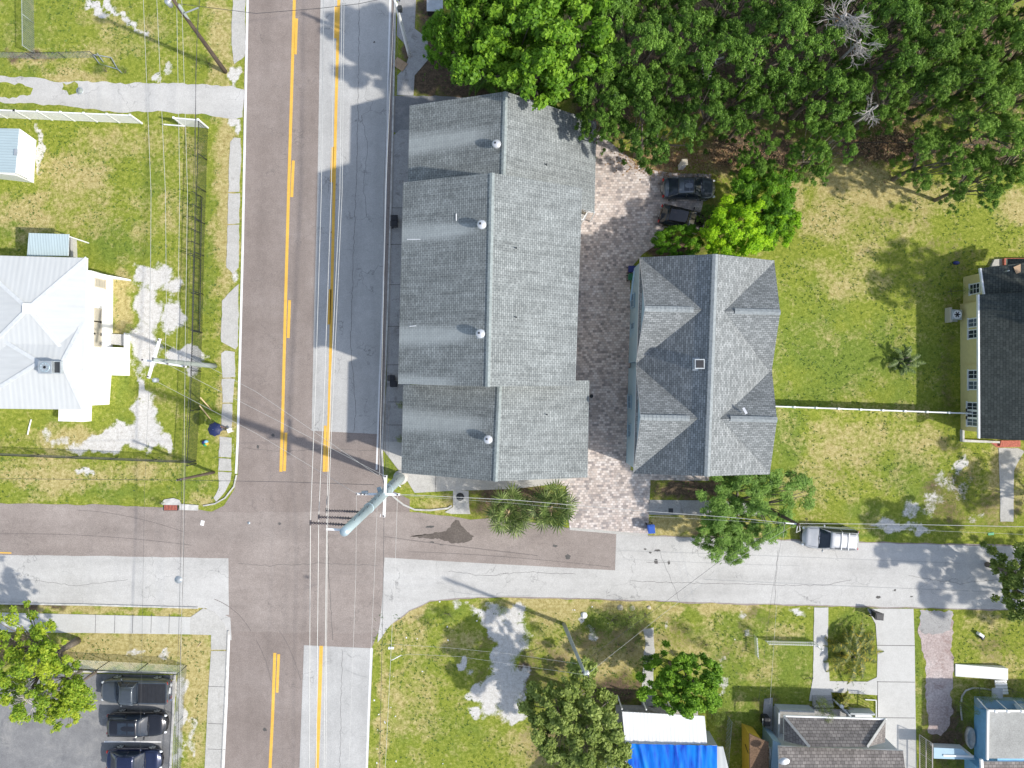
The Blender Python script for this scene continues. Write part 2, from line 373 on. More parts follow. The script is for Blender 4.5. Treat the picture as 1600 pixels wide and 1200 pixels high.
def ground():
    xs = np.concatenate([[-900,-400,-200,-120,-75], np.arange(-50, 50.01, .22), [75,120,200,400,900]])
    ys = np.concatenate([[-900,-400,-200,-100,-60], np.arange(-38, 38.01, .22), [60,100,200,400,900]])
    nx, ny = len(xs), len(ys)
    XX, YY = np.meshgrid(xs, ys)
    px = XX*PXM+800; py = 600-YY*PXM
    co = np.zeros((nx*ny,3), np.float32); co[:,0] = XX.ravel(); co[:,1] = YY.ravel()
    i, j = np.meshgrid(np.arange(nx-1), np.arange(ny-1)); a = (j*nx+i).ravel()
    fc = np.stack([a, a+1, a+nx+1, a+nx], 1).astype(np.int32)
    me = bpy.data.meshes.new('ground'); me.vertices.add(nx*ny); me.vertices.foreach_set('co', co.ravel())
    me.loops.add(fc.size); me.loops.foreach_set('vertex_index', fc.ravel())
    me.polygons.add(len(fc)); me.polygons.foreach_set('loop_start', np.arange(0, fc.size, 4, dtype=np.int32))
    me.update(calc_edges=True)
    sand = [(238,432,30,18),(230,480,20,40),(272,450,14,10,0,.8),(225,540,22,40),(270,495,16,30),(288,555,30,14),(302,565,10,18),
        (222,612,7,16),(228,645,18,28),(205,680,48,22,-8),(165,692,44,16,-6),(125,700,30,9,-8,.8),(262,690,8,16),(240,680,16,24),
        (132,737,12,6),(70,680,10,12,0,.6),(150,14,22,7,40),(172,8,22,6,50,.9),(205,40,40,5,42,.75),(245,118,10,6),(266,108,6,14,0,.6),
        (62,235,5,44),(95,690,20,10,0,.6),(150,560,8,30,0,.3),
        (770,975,16,26),(797,990,26,26),(800,960,22,16),(785,1030,16,40),(790,1075,34,44),(765,1090,18,30),(805,1120,16,12),(725,1042,9,11),
        (742,1084,9,14,30),(740,1115,10,10),(800,1010,26,14,0,.9),(765,955,34,10,0,.7),(720,945,20,7,0,.5),
        (1475,752,16,26,-20,.50),(1458,780,22,14,0,.52),(1448,800,16,14,0,.5),(1500,725,8,14,20,.8),(1400,822,30,9,0,.75),(1440,826,22,8,0,.8),
        (1370,820,12,6,0,.7),(1530,812,26,10,0,.5),(1505,770,18,28,0,.5),(1425,800,16,20,0,.6),(1570,800,14,14,0,.4),
        (1245,955,14,8,0,.7),(1165,958,12,12,0,.5),(1164,990,8,6,0,.8),(1015,1025,10,46,0,.0),(922,990,9,9,0,.7),(912,963,6,12,0,.9),
        (1042,975,8,7,0,.6),(260,1022,14,6,0,.6),(210,1020,18,5,0,.6),(282,1110,9,80,0,.75),(300,1150,8,40,0,.6),(278,1180,8,20,0,.8),
        (1127,1065,9,34,0,.6),(1125,1090,10,20,0,.4),(1018,1010,6,10,0,.0),(668,45,18,30,0,.3),(1580,1100,0.1,.1),
        (372,200,9,14,0,.8),(368,120,7,20,0,.8),(372,60,8,30,0,.6),(366,190,10,10,0,.9),(364,430,9,14,0,.7),(358,560,7,16,0,.7),(366,700,8,16,0,.5)]
    dry = [(200,1014,140,26,0,1.25),(310,1060,16,120,0,1.2),(690,1000,70,40,0,.5),(900,1020,60,40,0,.6),(1000,960,60,20,0,.4),(650,1100,50,80,0,.4),(1080,1000,50,40,0,.35),(1180,1050,50,50,0,.25),(1330,420,60,60,0,.35),(1400,360,60,40,0,.4),(1350,740,70,40,0,.4),(1290,800,50,20,0,.4),(250,330,50,60,0,.4),(290,250,20,60,0,.5),(200,50,60,40,0,.35),(1330,285,70,30),(1370,300,60,26),(1240,300,24,40,0,.8),(1450,300,80,22,0,.8),(1300,340,50,40,0,.7),(1430,700,60,30,0,.5),(1330,700,70,40,0,.6),
        (1290,760,60,30,0,.55),(352,300,16,240,0,.85),(352,640,12,60,0,.8),(345,60,20,90,0,.8),(100,270,60,34,0,.75),(60,330,60,30,0,.7),(150,340,50,40,0,.55),(190,225,60,24,0,.6),
        (120,560,0.1,0.1),(190,475,14,60,0,1),(100,685,60,18,0,.9),(30,740,60,16,0,.7),(100,750,46,24,0,.75),(190,740,70,18,0,.6),(60,720,70,8,0,.7),
        (200,1014,130,22,0,1),(300,1080,22,110,0,.85),(306,1010,26,24,0,.6),(120,952,140,6,0,1),(280,955,60,6,0,1),(840,940,60,10,0,1),(900,945,140,10,0,1),(1100,948,120,8,0,.8),
        (940,1040,50,26,0,.9),(990,1010,40,40,0,.6),(880,960,60,20,0,.7),(640,960,30,10,-25,1),(620,1000,8,30,0,.6),(640,1100,30,60,0,.35),(598,1120,7,110,0,.9),(830,1170,40,30,0,.8),(700,1020,50,26,0,.45),
        (1050,822,60,18,0,1),(1130,830,60,14,0,.8),(1560,1080,40,50,0,.5),(1500,1060,40,30,0,.45),(1570,745,30,60,0,.7),(1530,720,40,20,0,.6),(640,735,14,26,0,.6),(680,785,50,12,0,.55),
        (1030,250,40,16,0,1),(1130,245,46,26,0,1),(1590,330,30,26,0,.9),(1090,1060,20,40,0,.35),(1240,990,40,14,0,.3),(1550,970,40,14,0,.4),(20,700,30,12,0,.5),(860,1000,40,30,0,.5),
        (310,780,16,12,0,.6),(20,140,40,6,0,.9),(45,90,30,12,0,.9),(120,120,60,10,0,.6),(1400,640,60,12,0,.3),(250,155,120,7,0,.8)]
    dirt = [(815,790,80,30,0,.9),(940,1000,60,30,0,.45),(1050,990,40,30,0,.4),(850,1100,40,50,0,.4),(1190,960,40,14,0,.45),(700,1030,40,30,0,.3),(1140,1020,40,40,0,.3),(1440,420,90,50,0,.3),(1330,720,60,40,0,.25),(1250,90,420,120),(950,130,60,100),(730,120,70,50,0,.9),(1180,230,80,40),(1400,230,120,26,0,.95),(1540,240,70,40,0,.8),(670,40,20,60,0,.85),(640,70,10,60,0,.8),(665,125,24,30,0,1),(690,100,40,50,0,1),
        (1050,390,60,14,0,.9),(1015,385,14,12),(1480,780,50,50,0,.55),(1550,800,70,40,0,.45),(1080,765,70,20,0,.9),(800,770,70,14,0,.9),(720,785,20,10,0,.6),
        (860,1060,60,60,0,.5),(960,1080,60,30,0,.75),(985,1000,20,60,0,.45),(890,1150,80,60,0,.6),(1400,345,100,20,0,.25),(1480,400,60,50,0,.35),(1480,600,16,160,0,.4),
        (1200,1110,30,30,0,.5),(1140,1150,30,50,0,.4),(55,945,70,7,0,.8),(20,1010,60,30,0,.7),(60,1030,60,20,0,.6),(1220,1190,30,40,0,.6),(1480,1150,40,60,0,.7),(1190,1100,20,12,0,.6),(1300,1090,30,10,0,.5),
        (600,40,0.1,0.1),(1100,830,30,10,0,.6),(45,88,50,7,0,.7),(1120,350,40,40,0,.6),(1550,1010,50,30,0,.4),(760,1000,10,40,0,.5),(750,1060,12,30,0,.5),(820,1060,8,50,0,.7)]
    lush = [(985,990,40,30,0,1),(940,985,30,30,0,.9),(1090,985,40,20,0,.8),(820,990,20,40,0,.7),(890,1010,30,30,0,.6),(1350,560,130,60),(1260,520,60,90,0,.8),(1270,620,60,30,0,.8),(1420,620,40,40,0,.8),(1230,680,30,60),(1480,640,60,20,0,.5),(1420,740,60,50,0,.8),(1350,800,60,20,0,.7),(1190,770,60,50,0,.9),
        (1430,800,30,20,0,.7),(1370,835,80,9,0,1),(180,380,50,36,0,1),(30,360,50,24,0,1),(200,230,60,20,0,.4),(230,270,30,60,0,.5),(10,250,20,30,0,.3),(80,40,60,50,0,.5),(250,40,60,40,0,.6),(30,60,40,60,0,.6),(210,60,60,50,0,.4),
        (330,180,14,10,0,1),(325,400,12,120,0,.7),(330,660,14,60,0,.6),(180,770,100,12,0,.8),(60,770,60,12,0,.4),(300,750,40,20,0,.6),(190,600,10,60,0,.7),(190,650,20,12,0,.7),(100,655,30,10,0,.5),(40,660,50,10,0,.3),
        (700,960,60,16,0,.9),(660,1010,60,50,0,.4),(700,1150,80,60,0,.6),(1000,965,60,26,0,.7),(960,965,50,20,0,.9),(1220,1040,60,60,0,.95),(1160,980,50,40,0,.8),(1280,1000,18,60,0,.5),(1330,975,46,26,0,.9),(1330,1060,44,10,0,.8),
        (1435,1060,9,110,0,1),(1140,1050,60,60,0,.7),(1150,1120,30,60,0,1),(640,70,6,10,0,.4),(1080,960,40,20,0,.7),(315,1060,9,90,0,.6),(880,945,0.1,.1),(860,985,30,20,0,.5),(1580,760,20,30,0,.4),(610,720,12,30,0,.7),(700,775,50,8,0,.6),(1300,970,20,20,0,.6),(10,170,60,6,0,.8),(60,112,60,8,0,.8)]
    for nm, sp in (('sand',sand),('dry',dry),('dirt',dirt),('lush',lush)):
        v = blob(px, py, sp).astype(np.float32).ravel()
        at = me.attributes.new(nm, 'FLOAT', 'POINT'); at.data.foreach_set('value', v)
    m, t, b = nmat('patchy lawn and bare soil'); co = coords(t, 'World')
    def attr(n):
        a_ = t.nodes.new('ShaderNodeAttribute'); a_.attribute_name = n; return a_.outputs['Fac']
    n_mid = nz(t, co, .55, 8, .72, .4); n_fine = nz(t, co, 3.2, 7, .78); n_big = nz(t, co, .12, 4, .5); n_patch = nz(t, co, .38, 9, .78, .5); n_patch2 = nz(t, mapped(t, co, (1,1,1), (0,0,1.1)), .3, 9, .75, .3)
    blade = nz(t, co, 11, 4, .8)
    green = ramp(t, n_fine, [(.28,(.078,.105,.014)),(.43,(.168,.212,.026)),(.56,(.265,.295,.046)),(.72,(.42,.40,.12))])
    lushc = ramp(t, n_fine, [(.28,(.068,.105,.015)),(.5,(.155,.212,.032)),(.72,(.27,.32,.065))])
    dryc = ramp(t, n_fine, [(.28,(.20,.155,.055)),(.45,(.36,.30,.115)),(.6,(.50,.43,.20)),(.78,(.62,.54,.32))])
    sandc = ramp(t, n_fine, [(.25,(.36,.335,.285)),(.45,(.55,.53,.49)),(.7,(.70,.69,.66))])
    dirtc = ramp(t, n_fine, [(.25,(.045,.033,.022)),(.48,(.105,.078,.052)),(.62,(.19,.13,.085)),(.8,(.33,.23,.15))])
    def edge(a_, lo, hi, amt=1.15):
        w = mth(t,'ADD', mth(t,'MULTIPLY', mth(t,'SUBTRACT', n_mid, .5), amt*1.2), mth(t,'MULTIPLY', mth(t,'SUBTRACT', n_fine, .5), amt))
        s_ = mth(t,'ADD', a_, w)
        return ramp(t, s_, [(lo,0.0),(hi,1.0)])
    dn = mth(t,'ADD', mth(t,'MULTIPLY', attr('dry'), .95), mth(t,'ADD', mth(t,'MULTIPLY', mth(t,'SUBTRACT', n_big, .46), 1.0), mth(t,'MULTIPLY', mth(t,'SUBTRACT', n_patch, .475), 2.5)))
    col = mixc(t, edge(mth(t,'ADD', mth(t,'MULTIPLY', attr('lush'), .8), mth(t,'MULTIPLY', mth(t,'SUBTRACT', n_patch2, .48), 2.0)), .25, .8, .8), green, lushc)
    col = mixc(t, edge(dn, .22, .85, 1.3), col, dryc)
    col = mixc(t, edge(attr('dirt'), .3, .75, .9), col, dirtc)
    col = mixc(t, edge(attr('sand'), .40, .68, .95), col, sandc)
    col = mixc(t, .55, col, ramp(t, blade, [(.28,.18),(.5,.5),(.74,.86)]), 'OVERLAY')
    t.links.new(col, b.inputs['Base Color']); b.inputs['Roughness'].default_value = .95; b.inputs['Specular IOR Level'].default_value = .15
    bump(t, b, blade, .7, .05)
    me.materials.append(m)
    o = bpy.data.objects.new('ground', me); C.objects.link(o); tag(o, kind='structure')
ground()

_rj = random.Random(3)
def rough_poly(pts, step=.5, jit=.06, keep=()):
    """pts world xy; subdivides edges and pushes them about; keep: indexes of edges left straight"""
    out = []
    n = len(pts)
    for i in range(n):
        a = Vector(pts[i][:2]); b = Vector(pts[(i+1)%n][:2]); L = (b-a).length
        k = max(1, int(L/step)) if i not in keep and L < 60 else 1
        nr = Vector((-(b-a).y, (b-a).x)).normalized() if L > 0 else Vector((0,0))
        for q in range(k):
            p = a.lerp(b, q/k)
            if q > 0:
                d = mnoise.noise(Vector((p.x*.5, p.y*.5, 3)))*jit*2.2 + _rj.uniform(-jit, jit)
                p = p + nr*d
            out.append(p)
    return out
def sheet(name, pix, z, mat, jit=0.0, step=.5, keep=(), thick=0.0, kind='structure', parent=None, label=None):
    pts = [G(*p[:2]).xy for p in pix]
    if jit: pts = rough_poly(pts, step, jit, keep)
    mb = MB()
    A = sum(pts[i][0]*pts[(i+1)%len(pts)][1]-pts[(i+1)%len(pts)][0]*pts[i][1] for i in range(len(pts)))
    if A < 0: pts = pts[::-1]
    z0 = z-thick if thick else 0.0
    mb.prism([(p[0],p[1]) for p in pts], z0 if z0 > -.5 else 0, z)
    o = mb.build(name, MT[mat] if isinstance(mat,str) else mat, parent)
    if kind: tag(o, kind=kind)
    return o
# ---- carriageways (pixel outlines extended far beyond the frame)
def ext(px, py, dx, dy, k): return (px+dx*k, py+dy*k)
sheet('main_road', [(398,-1400),(385,0),(381,150),(378,400),(375,560),(372,740),(366,765),(350,790),(330,800),(330,925),(352,950),(358,990),(352,1100),(347,1200),(310,2600),
                    (535,2600),(575,1200),(579,1060),(581,1012),(590,990),(612,960),(640,940),(640,780),(610,765),(600,748),(597,700),(606,500),(610,300),(613,150),(617,0),(640,-1400)], .012, 'asphalt')
sheet('side_road', [(-2600,700),(0,786),(170,789),(310,796),(340,800),(640,800),(700,806),(735,812),(760,810),(800,812),(900,826),(960,832),(1010,836),(1120,838),(1250,843),(1420,848),(1600,852),(4000,930),
                    (4000,1010),(1600,955),(1480,952),(1300,948),(1100,943),(900,936),(800,934),(720,936),(672,940),(640,955),(600,985),(560,990),(350,985),(340,960),(322,950),(200,947),(0,942),(-2600,880)], .016, 'asphalt_x', jit=.05, step=.7)
sheet('pale_road_patch', [(520,-1400),(501,0),(496,300),(491,480),(487,673),(589,678),(598,500),(604,300),(609,150),(613,0),(632,-1400)], .020, 'oldroad')
sheet('pale_road_patch', [(475,1008),(583,1013),(579,1100),(575,1200),(530,2600),(420,2600),(468,1200)], .021, 'oldroad')
sheet('pale_side_road_patch', [(-2600,790),(0,867),(180,869),(357,872),(358,960),(340,963),(322,950),(200,947),(0,942),(-2600,880)], .020, 'oldroad_x', jit=.02)
sheet('pale_side_road_patch', [(601,871),(700,877),(961,891),(963,834),(1010,838),(1120,840),(1250,845),(1420,850),(1600,854),(4000,930),
      (4000,1008),(1600,953),(1480,950),(1300,946),(1100,941),(900,934),(800,932),(720,934),(672,938),(640,953),(612,975),(590,1004),(592,985),(597,940)], .0205, 'oldroad_x', jit=.03, keep=(0,1,2))
sheet('side_road_apron', [(330,950),(360,965),(362,1000),(350,1000),(346,975),(320,952)], .0205, 'oldroad_x')
# ---- painted lines
def line(pts, w, mat, z=.0255, nm='road_marking'):
    """pts pixels, w in pixels"""
    L = []; Rr = []
    for i, p in enumerate(pts):
        a = Vector(pts[max(i-1,0)]); b = Vector(pts[min(i+1,len(pts)-1)]); d = (b-a).normalized(); n = Vector((-d.y, d.x))*w/2
        L.append((p[0]+n.x, p[1]+n.y)); Rr.append((p[0]-n.x, p[1]-n.y))
    q = L+Rr[::-1]
    pts_ = [G(*a).xy for a in q]
    mb = MB(); mb.prism([(a.x,a.y) for a in pts_], .015, z); o = mb.build(nm, MT[mat]); tag(o, kind='structure')
line([(478,-1400),(460,0),(455,170),(451,300),(446,480),(442,640),(439,737)], 4.6, 'yellow')
for a, b in (((463.5,29),(461.5,85)),((458.5,251),(456,308)),((452.5,469),(450.5,528)),((447,676),(444.5,736))): line([a,b], 4.4, 'yellow')
line([(550,-1400),(529.5,0),(525,170),(522,300),(518,480),(514.5,640),(511.5,737)], 4.6, 'yellow')
for a, b in (((524.5,10),(523.5,60)),((520,230),(518,285)),((516,452),(514,507)),((508.5,665),(506.5,737))): line([a,b], 4.4, 'yellow')
line([(429.5,1020),(426,1120),(422,1200),(370,2600)], 4.6, 'yellow'); line([(435.5,1022),(433,1082)], 4.2, 'yellow')
line([(502,1009),(499,1100),(495.5,1200),(440,2600)], 5.6, 'yellow')
line([(405,-1400),(387,0),(383,200),(379,400),(375,560),(371.5,690),(369,740)], 3.6, 'whitepaint')
line([(358,992),(354,1100),(349,1200),(300,2600)], 3.6, 'whitepaint')
line([(609.5,0),(606,150),(603,300),(598,480),(593,600),(590,690),(588.5,734)], 2.6, 'whitepaint')
line([(580.5,1012),(577,1090),(573,1200)], 3.0, 'whitepaint')
line([(0,863.5),(18,864)], 2.0, 'yellow')
line([(595,803),(594,808)], 1, 'whitepaint')
line([(163,1158.7),(252,1159)], 2.2, 'whitepaint', z=.033)
# oil/dirt stain on the side street
def splat(name, cx, cy, rx, ry, mat, z, seed, sheared=0.0, n=40, rough=.25):
    rr = random.Random(seed); pts = []
    for k in range(n):
        a = 2*math.pi*k/n; q = 1+mnoise.noise(Vector((math.cos(a)*1.7, math.sin(a)*1.7, seed)))*rough*2+rr.uniform(-.05,.05)
        pts.append((cx+rx*q*math.cos(a)+sheared*math.sin(a), cy+ry*q*math.sin(a)))
    return sheet(name, pts, z, mat)
MT['dampdirt'] = surface('spilled dark soil', [(.3,(.09,.075,.065)),(.6,(.14,.12,.105))], fine=8, fine_amt=.5)
MT['tar'] = plain('old tar spots', (.10,.095,.09), .8, var=.3)
sheet('soil_spill', [(640,838),(665,834),(685,832),(697,830),(704,824),(708,816),(712,812),(717,813),(720,820),(726,826),(733,832),(741,838),(738,843),(728,847),(712,848),(700,845),(686,841),(672,842),(655,841)], .0245, 'dampdirt', jit=.06, step=.15)
for cx,cy,rx,ry in ((672,823,6,2),(887,870,4,4),(1025,877,3,4),(1045,879,2,3),(867,853,4,2),(1027,860,5,1.4),(1016,863,2,1.6),(1008,858,2,1.2),(403,698,2,3),(427,680,2.2,2.2),(437,818,2,2),
                    (675,847,4,1.2),(690,851,3,1.0),(1372,933,4,2),(1398,922,2,1.5),(1424,932,2,1.2),(414,1140,2.6,2.6),(585,66,1.6,1.6),(519,363,1.8,1.8)):
    splat('tar_spot', cx,cy,rx,ry, 'tar', .0245, cx)

MT['tyremark'] = surface('tyre rubber scuff', [(.3,(.165,.145,.135)),(.6,(.20,.175,.162))], fine=14, fine_amt=.5)
MT['crackfill'] = plain('dark crack in paving', (.13,.125,.12), .9, var=.4, scale=4)
MT['scufflight'] = surface('tyre scuff on pale road', [(.3,(.33,.33,.32)),(.6,(.39,.39,.38))], fine=14, fine_amt=.4)
def curve_line(pts, w, mat, nm, z=.0248, wob=0.0, seed=1):
    rr = random.Random(seed); out = []
    for i in range(len(pts)-1):
        a = Vector(pts[i]); q = Vector(pts[i+1]); n = max(2, int((q-a).length/6))
        for k in range(n):
            p = a.lerp(q, k/n); out.append((p.x+rr.uniform(-wob,wob), p.y+rr.uniform(-wob,wob)))
    out.append(pts[-1]); line(out, w, mat, z=z, nm=nm)
def arc(p0, p1, p2, n=14):
    P0,P1,P2 = Vector(p0),Vector(p1),Vector(p2); return [tuple(P0*(1-t)**2+P1*2*t*(1-t)+P2*t*t) for t in [i/n for i in range(n+1)]]
for p,w,mt in ((arc((0,834),(150,832),(300,852)),.8,'tyremark'),(arc((120,797),(200,800),(290,832)),.7,'tyremark'),(arc((335,936),(372,950),(392,986)),.9,'tyremark'),(arc((400,1000),(418,1030),(424,1066)),.9,'tyremark'),
   (arc((436,985),(455,1010),(470,1062)),.8,'tyremark'),(arc((600,838),(680,850),(840,868)),1.2,'tyremark'),(arc((640,862),(780,866),(955,886)),.8,'tyremark'),(arc((700,923),(760,934),(830,930)),1.0,'scufflight'),(arc((966,873),(1100,880),(1250,884)),.7,'scufflight'),
   (arc((966,860),(1150,866),(1500,880)),1.0,'scufflight'),(arc((540,1046),(560,1056),(574,1058)),2.2,'scufflight'),(arc((1100,905),(1300,915),(1560,925)),1.2,'scufflight')): line(p, w, mt, z=.0250 if mt=='tyremark' else .0248, nm='tyre_mark')
for i,(p,w) in enumerate(([[(561,0),(560,150),(556,300),(550,470),(548,540),(556,640),(553,674)],.55],[[(535,1014),(533,1100),(531,1200)],.5],[[(700,892),(760,900),(820,893),(900,897)],.5],[[(1010,878),(1020,879),(1045,879)],.5],[[(985,908),(1120,912),(1290,915),(1330,906)],.5],
   [[(1215,860),(1212,905),(1210,945)],.5],[[(1030,860),(1050,910),(1062,940)],.4],[[(1420,900),(1500,912),(1560,905)],.4],[[(40,905),(120,915),(200,905)],.4],[[(565,180),(575,230),(568,290),(574,340)],.4],[[(510,780),(514,900),(520,1000)],.5],[[(372,880),(420,884),(500,880),(590,884)],.4],[[(380,700),(440,705),(520,702),(585,704)],.4])):
    curve_line(p, w, 'crackfill', 'road_crack', wob=1.1, seed=i)
# ---- kerbs, sidewalks, drives
def kerb(pts, w=3.2, h=.12, nm='kerb', mat='kerb'):
    line(pts, w, mat, z=h, nm=nm)
kerb([(640,-1400),(618,0),(615,150),(611.5,300),(606,480),(600,640),(597,700),(599,742),(604,760),(614,775),(630,788),(648,796),(672,797),(700,794),(706,790)], 2.6)
kerb([(370,742),(366,760),(352,778),(336,787),(318,790)], 2.0, .10)
kerb([(-1800,905),(0,942.5),(130,944.5),(310,949.5)], 2.4)
kerb([(-1800,940),(0,955)], .8, .03, nm='kerb_back')
kerb([(1010,835),(890,826)], 2.5, .03, nm='pavers_edge')
kerb([(357,985),(352,1100),(347,1200)], 1.8, .10)
def slabs(name, quads, mat, z=.035, jit=.0):
    for q in quads: sheet(name, q, z, mat, jit=jit, step=.35)
# west sidewalk, slabs with grass in the gaps
slabs('sidewalk', [[(364,0),(384,0),(382,88),(366,100),(362,60)],[(362,-300),(366,-2),(384,-2),(390,-300)],[(360,222),(366,215),(376,216),(377,240),(374,300),(357,300),(358,260)],
    [(357,302),(375,302),(374,349),(356,350)],[(356,352),(374,351),(373,418),(364,428),(354,418)],[(366,450),(373,444),(372,540),(368,546),(346,534),(347,470)],
    [(346,552),(352,548),(367,550),(368,589),(348,590)],[(347,592),(367,592),(364,629),(348,629)],[(348,631),(363,631),(362,670),(346,668)],[(343,682),(362,684),(361,715),(342,714)],[(342,716),(361,717),(362,736),(341,735)],
    [(341,737),(362,738),(360,752),(352,768),(338,784),(334,778),(342,762)]], 'concrete', jit=.035)
sheet('sidewalk', [(0,957),(298,964),(297,991),(0,987),(-1800,950),(-1800,925)], .035, 'concrete_clean')
sheet('sidewalk', [(298,964),(318,950),(336,957),(350,974),(355,990),(354,1015),(330,1015),(330,992),(297,991)], .037, 'concrete')
sheet('sidewalk', [(330,1017),(354,1017),(352,1070),(347,1200),(310,2600),(270,2600),(320,1200),(326,1075)], .035, 'concrete')
for x in (150,180,208,237,265): line([(x,959.5),(x-1,989)], .7, 'tar', z=.0365, nm='slab_joint')
for y in (1072,1130,1170): line([(325,y),(352,y+1)], .7, 'tar', z=.0365, nm='slab_joint')
# alley north-west
sheet('alley', [(-1800,90),(0,118),(40,121),(100,128),(240,130),(362,134),(381,140),(379,183),(366,186),(300,178),(170,173),(100,165),(60,163),(0,159),(-1800,120)], .018, 'oldroad_x', jit=.09, step=.4)
sheet('verge_patch', [(-60,126),(0,129),(35,131),(52,138),(48,148),(20,152),(-60,150)], .022, MT['mulch'] if False else bpy.data.materials['patchy lawn and bare soil'], jit=.12, step=.3)
sheet('verge_patch', [(98,129),(122,131),(125,146),(108,149),(97,140)], .022, bpy.data.materials['patchy lawn and bare soil'], jit=.12, step=.3)
# east sidewalk along apartment building
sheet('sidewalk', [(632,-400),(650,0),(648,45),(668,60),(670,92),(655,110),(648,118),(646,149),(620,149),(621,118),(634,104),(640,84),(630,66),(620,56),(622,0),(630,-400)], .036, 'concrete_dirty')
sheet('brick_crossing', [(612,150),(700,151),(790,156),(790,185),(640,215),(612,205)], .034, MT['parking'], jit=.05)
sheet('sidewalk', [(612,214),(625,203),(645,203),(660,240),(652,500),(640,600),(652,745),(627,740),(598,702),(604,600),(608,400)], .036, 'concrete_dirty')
sheet('sidewalk', [(652,700),(627,739),(600,703),(600,690),(640,690)], .040, 'concrete')
sheet('sidewalk', [(627,736),(648,770),(700,767),(800,764),(860,757),(900,745),(900,715),(640,715)], .038, 'concrete')
for y in (325,382,445,510,570,628,664): line([(605,y),(650,y)], .8, 'tar', z=.0395, nm='slab_joint')
for x in (681,): line([(x,742),(x-1,769)], .8, 'tar', z=.0395, nm='slab_joint')
sheet('paver_drive', [(880,205),(940,212),(1003,262),(1046,270),(1112,272),(1090,345),(1040,352),(1022,385),(1003,398),(985,420),(985,735),(1110,735),(1107,751),(1016,750),(1013,834),(960,831),(890,825),(885,790),(885,760),(860,755),(880,740)], .034, 'pavers', jit=.02)
sheet('side_road_apron', [(890,824),(960,830),(1012,834),(1012,838),(960,834),(890,828)], .0345, 'concrete')
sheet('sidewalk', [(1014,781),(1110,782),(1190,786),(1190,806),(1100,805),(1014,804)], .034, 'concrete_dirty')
sheet('walkway', [(1560,700),(1590,700),(1601,705),(1596,712),(1584,735),(1583,815),(1563,815),(1561,730)], .034, 'concrete', jit=.02)
sheet('walkway', [(1272,949),(1294,949),(1293,1010),(1296,1064),(1300,1095),(1264,1095),(1270,1060),(1271,1010)], .034, 'concrete_clean', jit=.02)
sheet('driveway', [(1355,951),(1427,951),(1429,1010),(1430,1100),(1432,1200),(1440,1500),(1370,1500),(1370,1180),(1371,1086),(1294,1081),(1295,1064),(1355,1065),(1370,1058),(1371,1020),(1368,975)], .033, 'concrete_clean')
for y in (1008,1065,1121): line([(1370,y),(1429,y+.6)], .9, 'tar', z=.0365, nm='slab_joint')
line([(1371,1064),(1371,1120)], .8, 'tar', z=.0365, nm='slab_joint')
sheet('worn_drive', [(1437,953),(1488,955),(1487,1010),(1489,1070),(1484,1120),(1470,1150),(1450,1145),(1446,1090),(1440,1010)], .014, 'brickdrive', jit=.14, step=.3)
sheet('drive_apron', [(1437,953),(1488,955),(1484,985),(1440,988)], .018, 'concrete_dirty', jit=.12, step=.3)
sheet('garden_path', [(1005,984),(1021,980),(1022,1010),(1021,1060),(1021,1086),(1003,1086),(1006,1030),(1008,1000)], .02, 'concrete', jit=.05, step=.3)
sheet('parking_lot', [(-900,1044),(110,1052),(274,1055),(271,1120),(267,1200),(240,2000),(-900,2000)], .02, 'parking')
kerb([(274,1054),(271,1120),(267,1200),(262,1400)], 3, .13)
kerb([(100,1048),(276,1051)], 2.4, .13)
sheet('utility_pad', [(708,766),(732,767),(733,792),(735,803),(706,803),(695,800),(708,792)], .05, 'concrete', jit=.01)
sheet('brick_pad', [(1545,690),(1590,690),(1590,698),(1558,699)], .05, MT['brickred'])
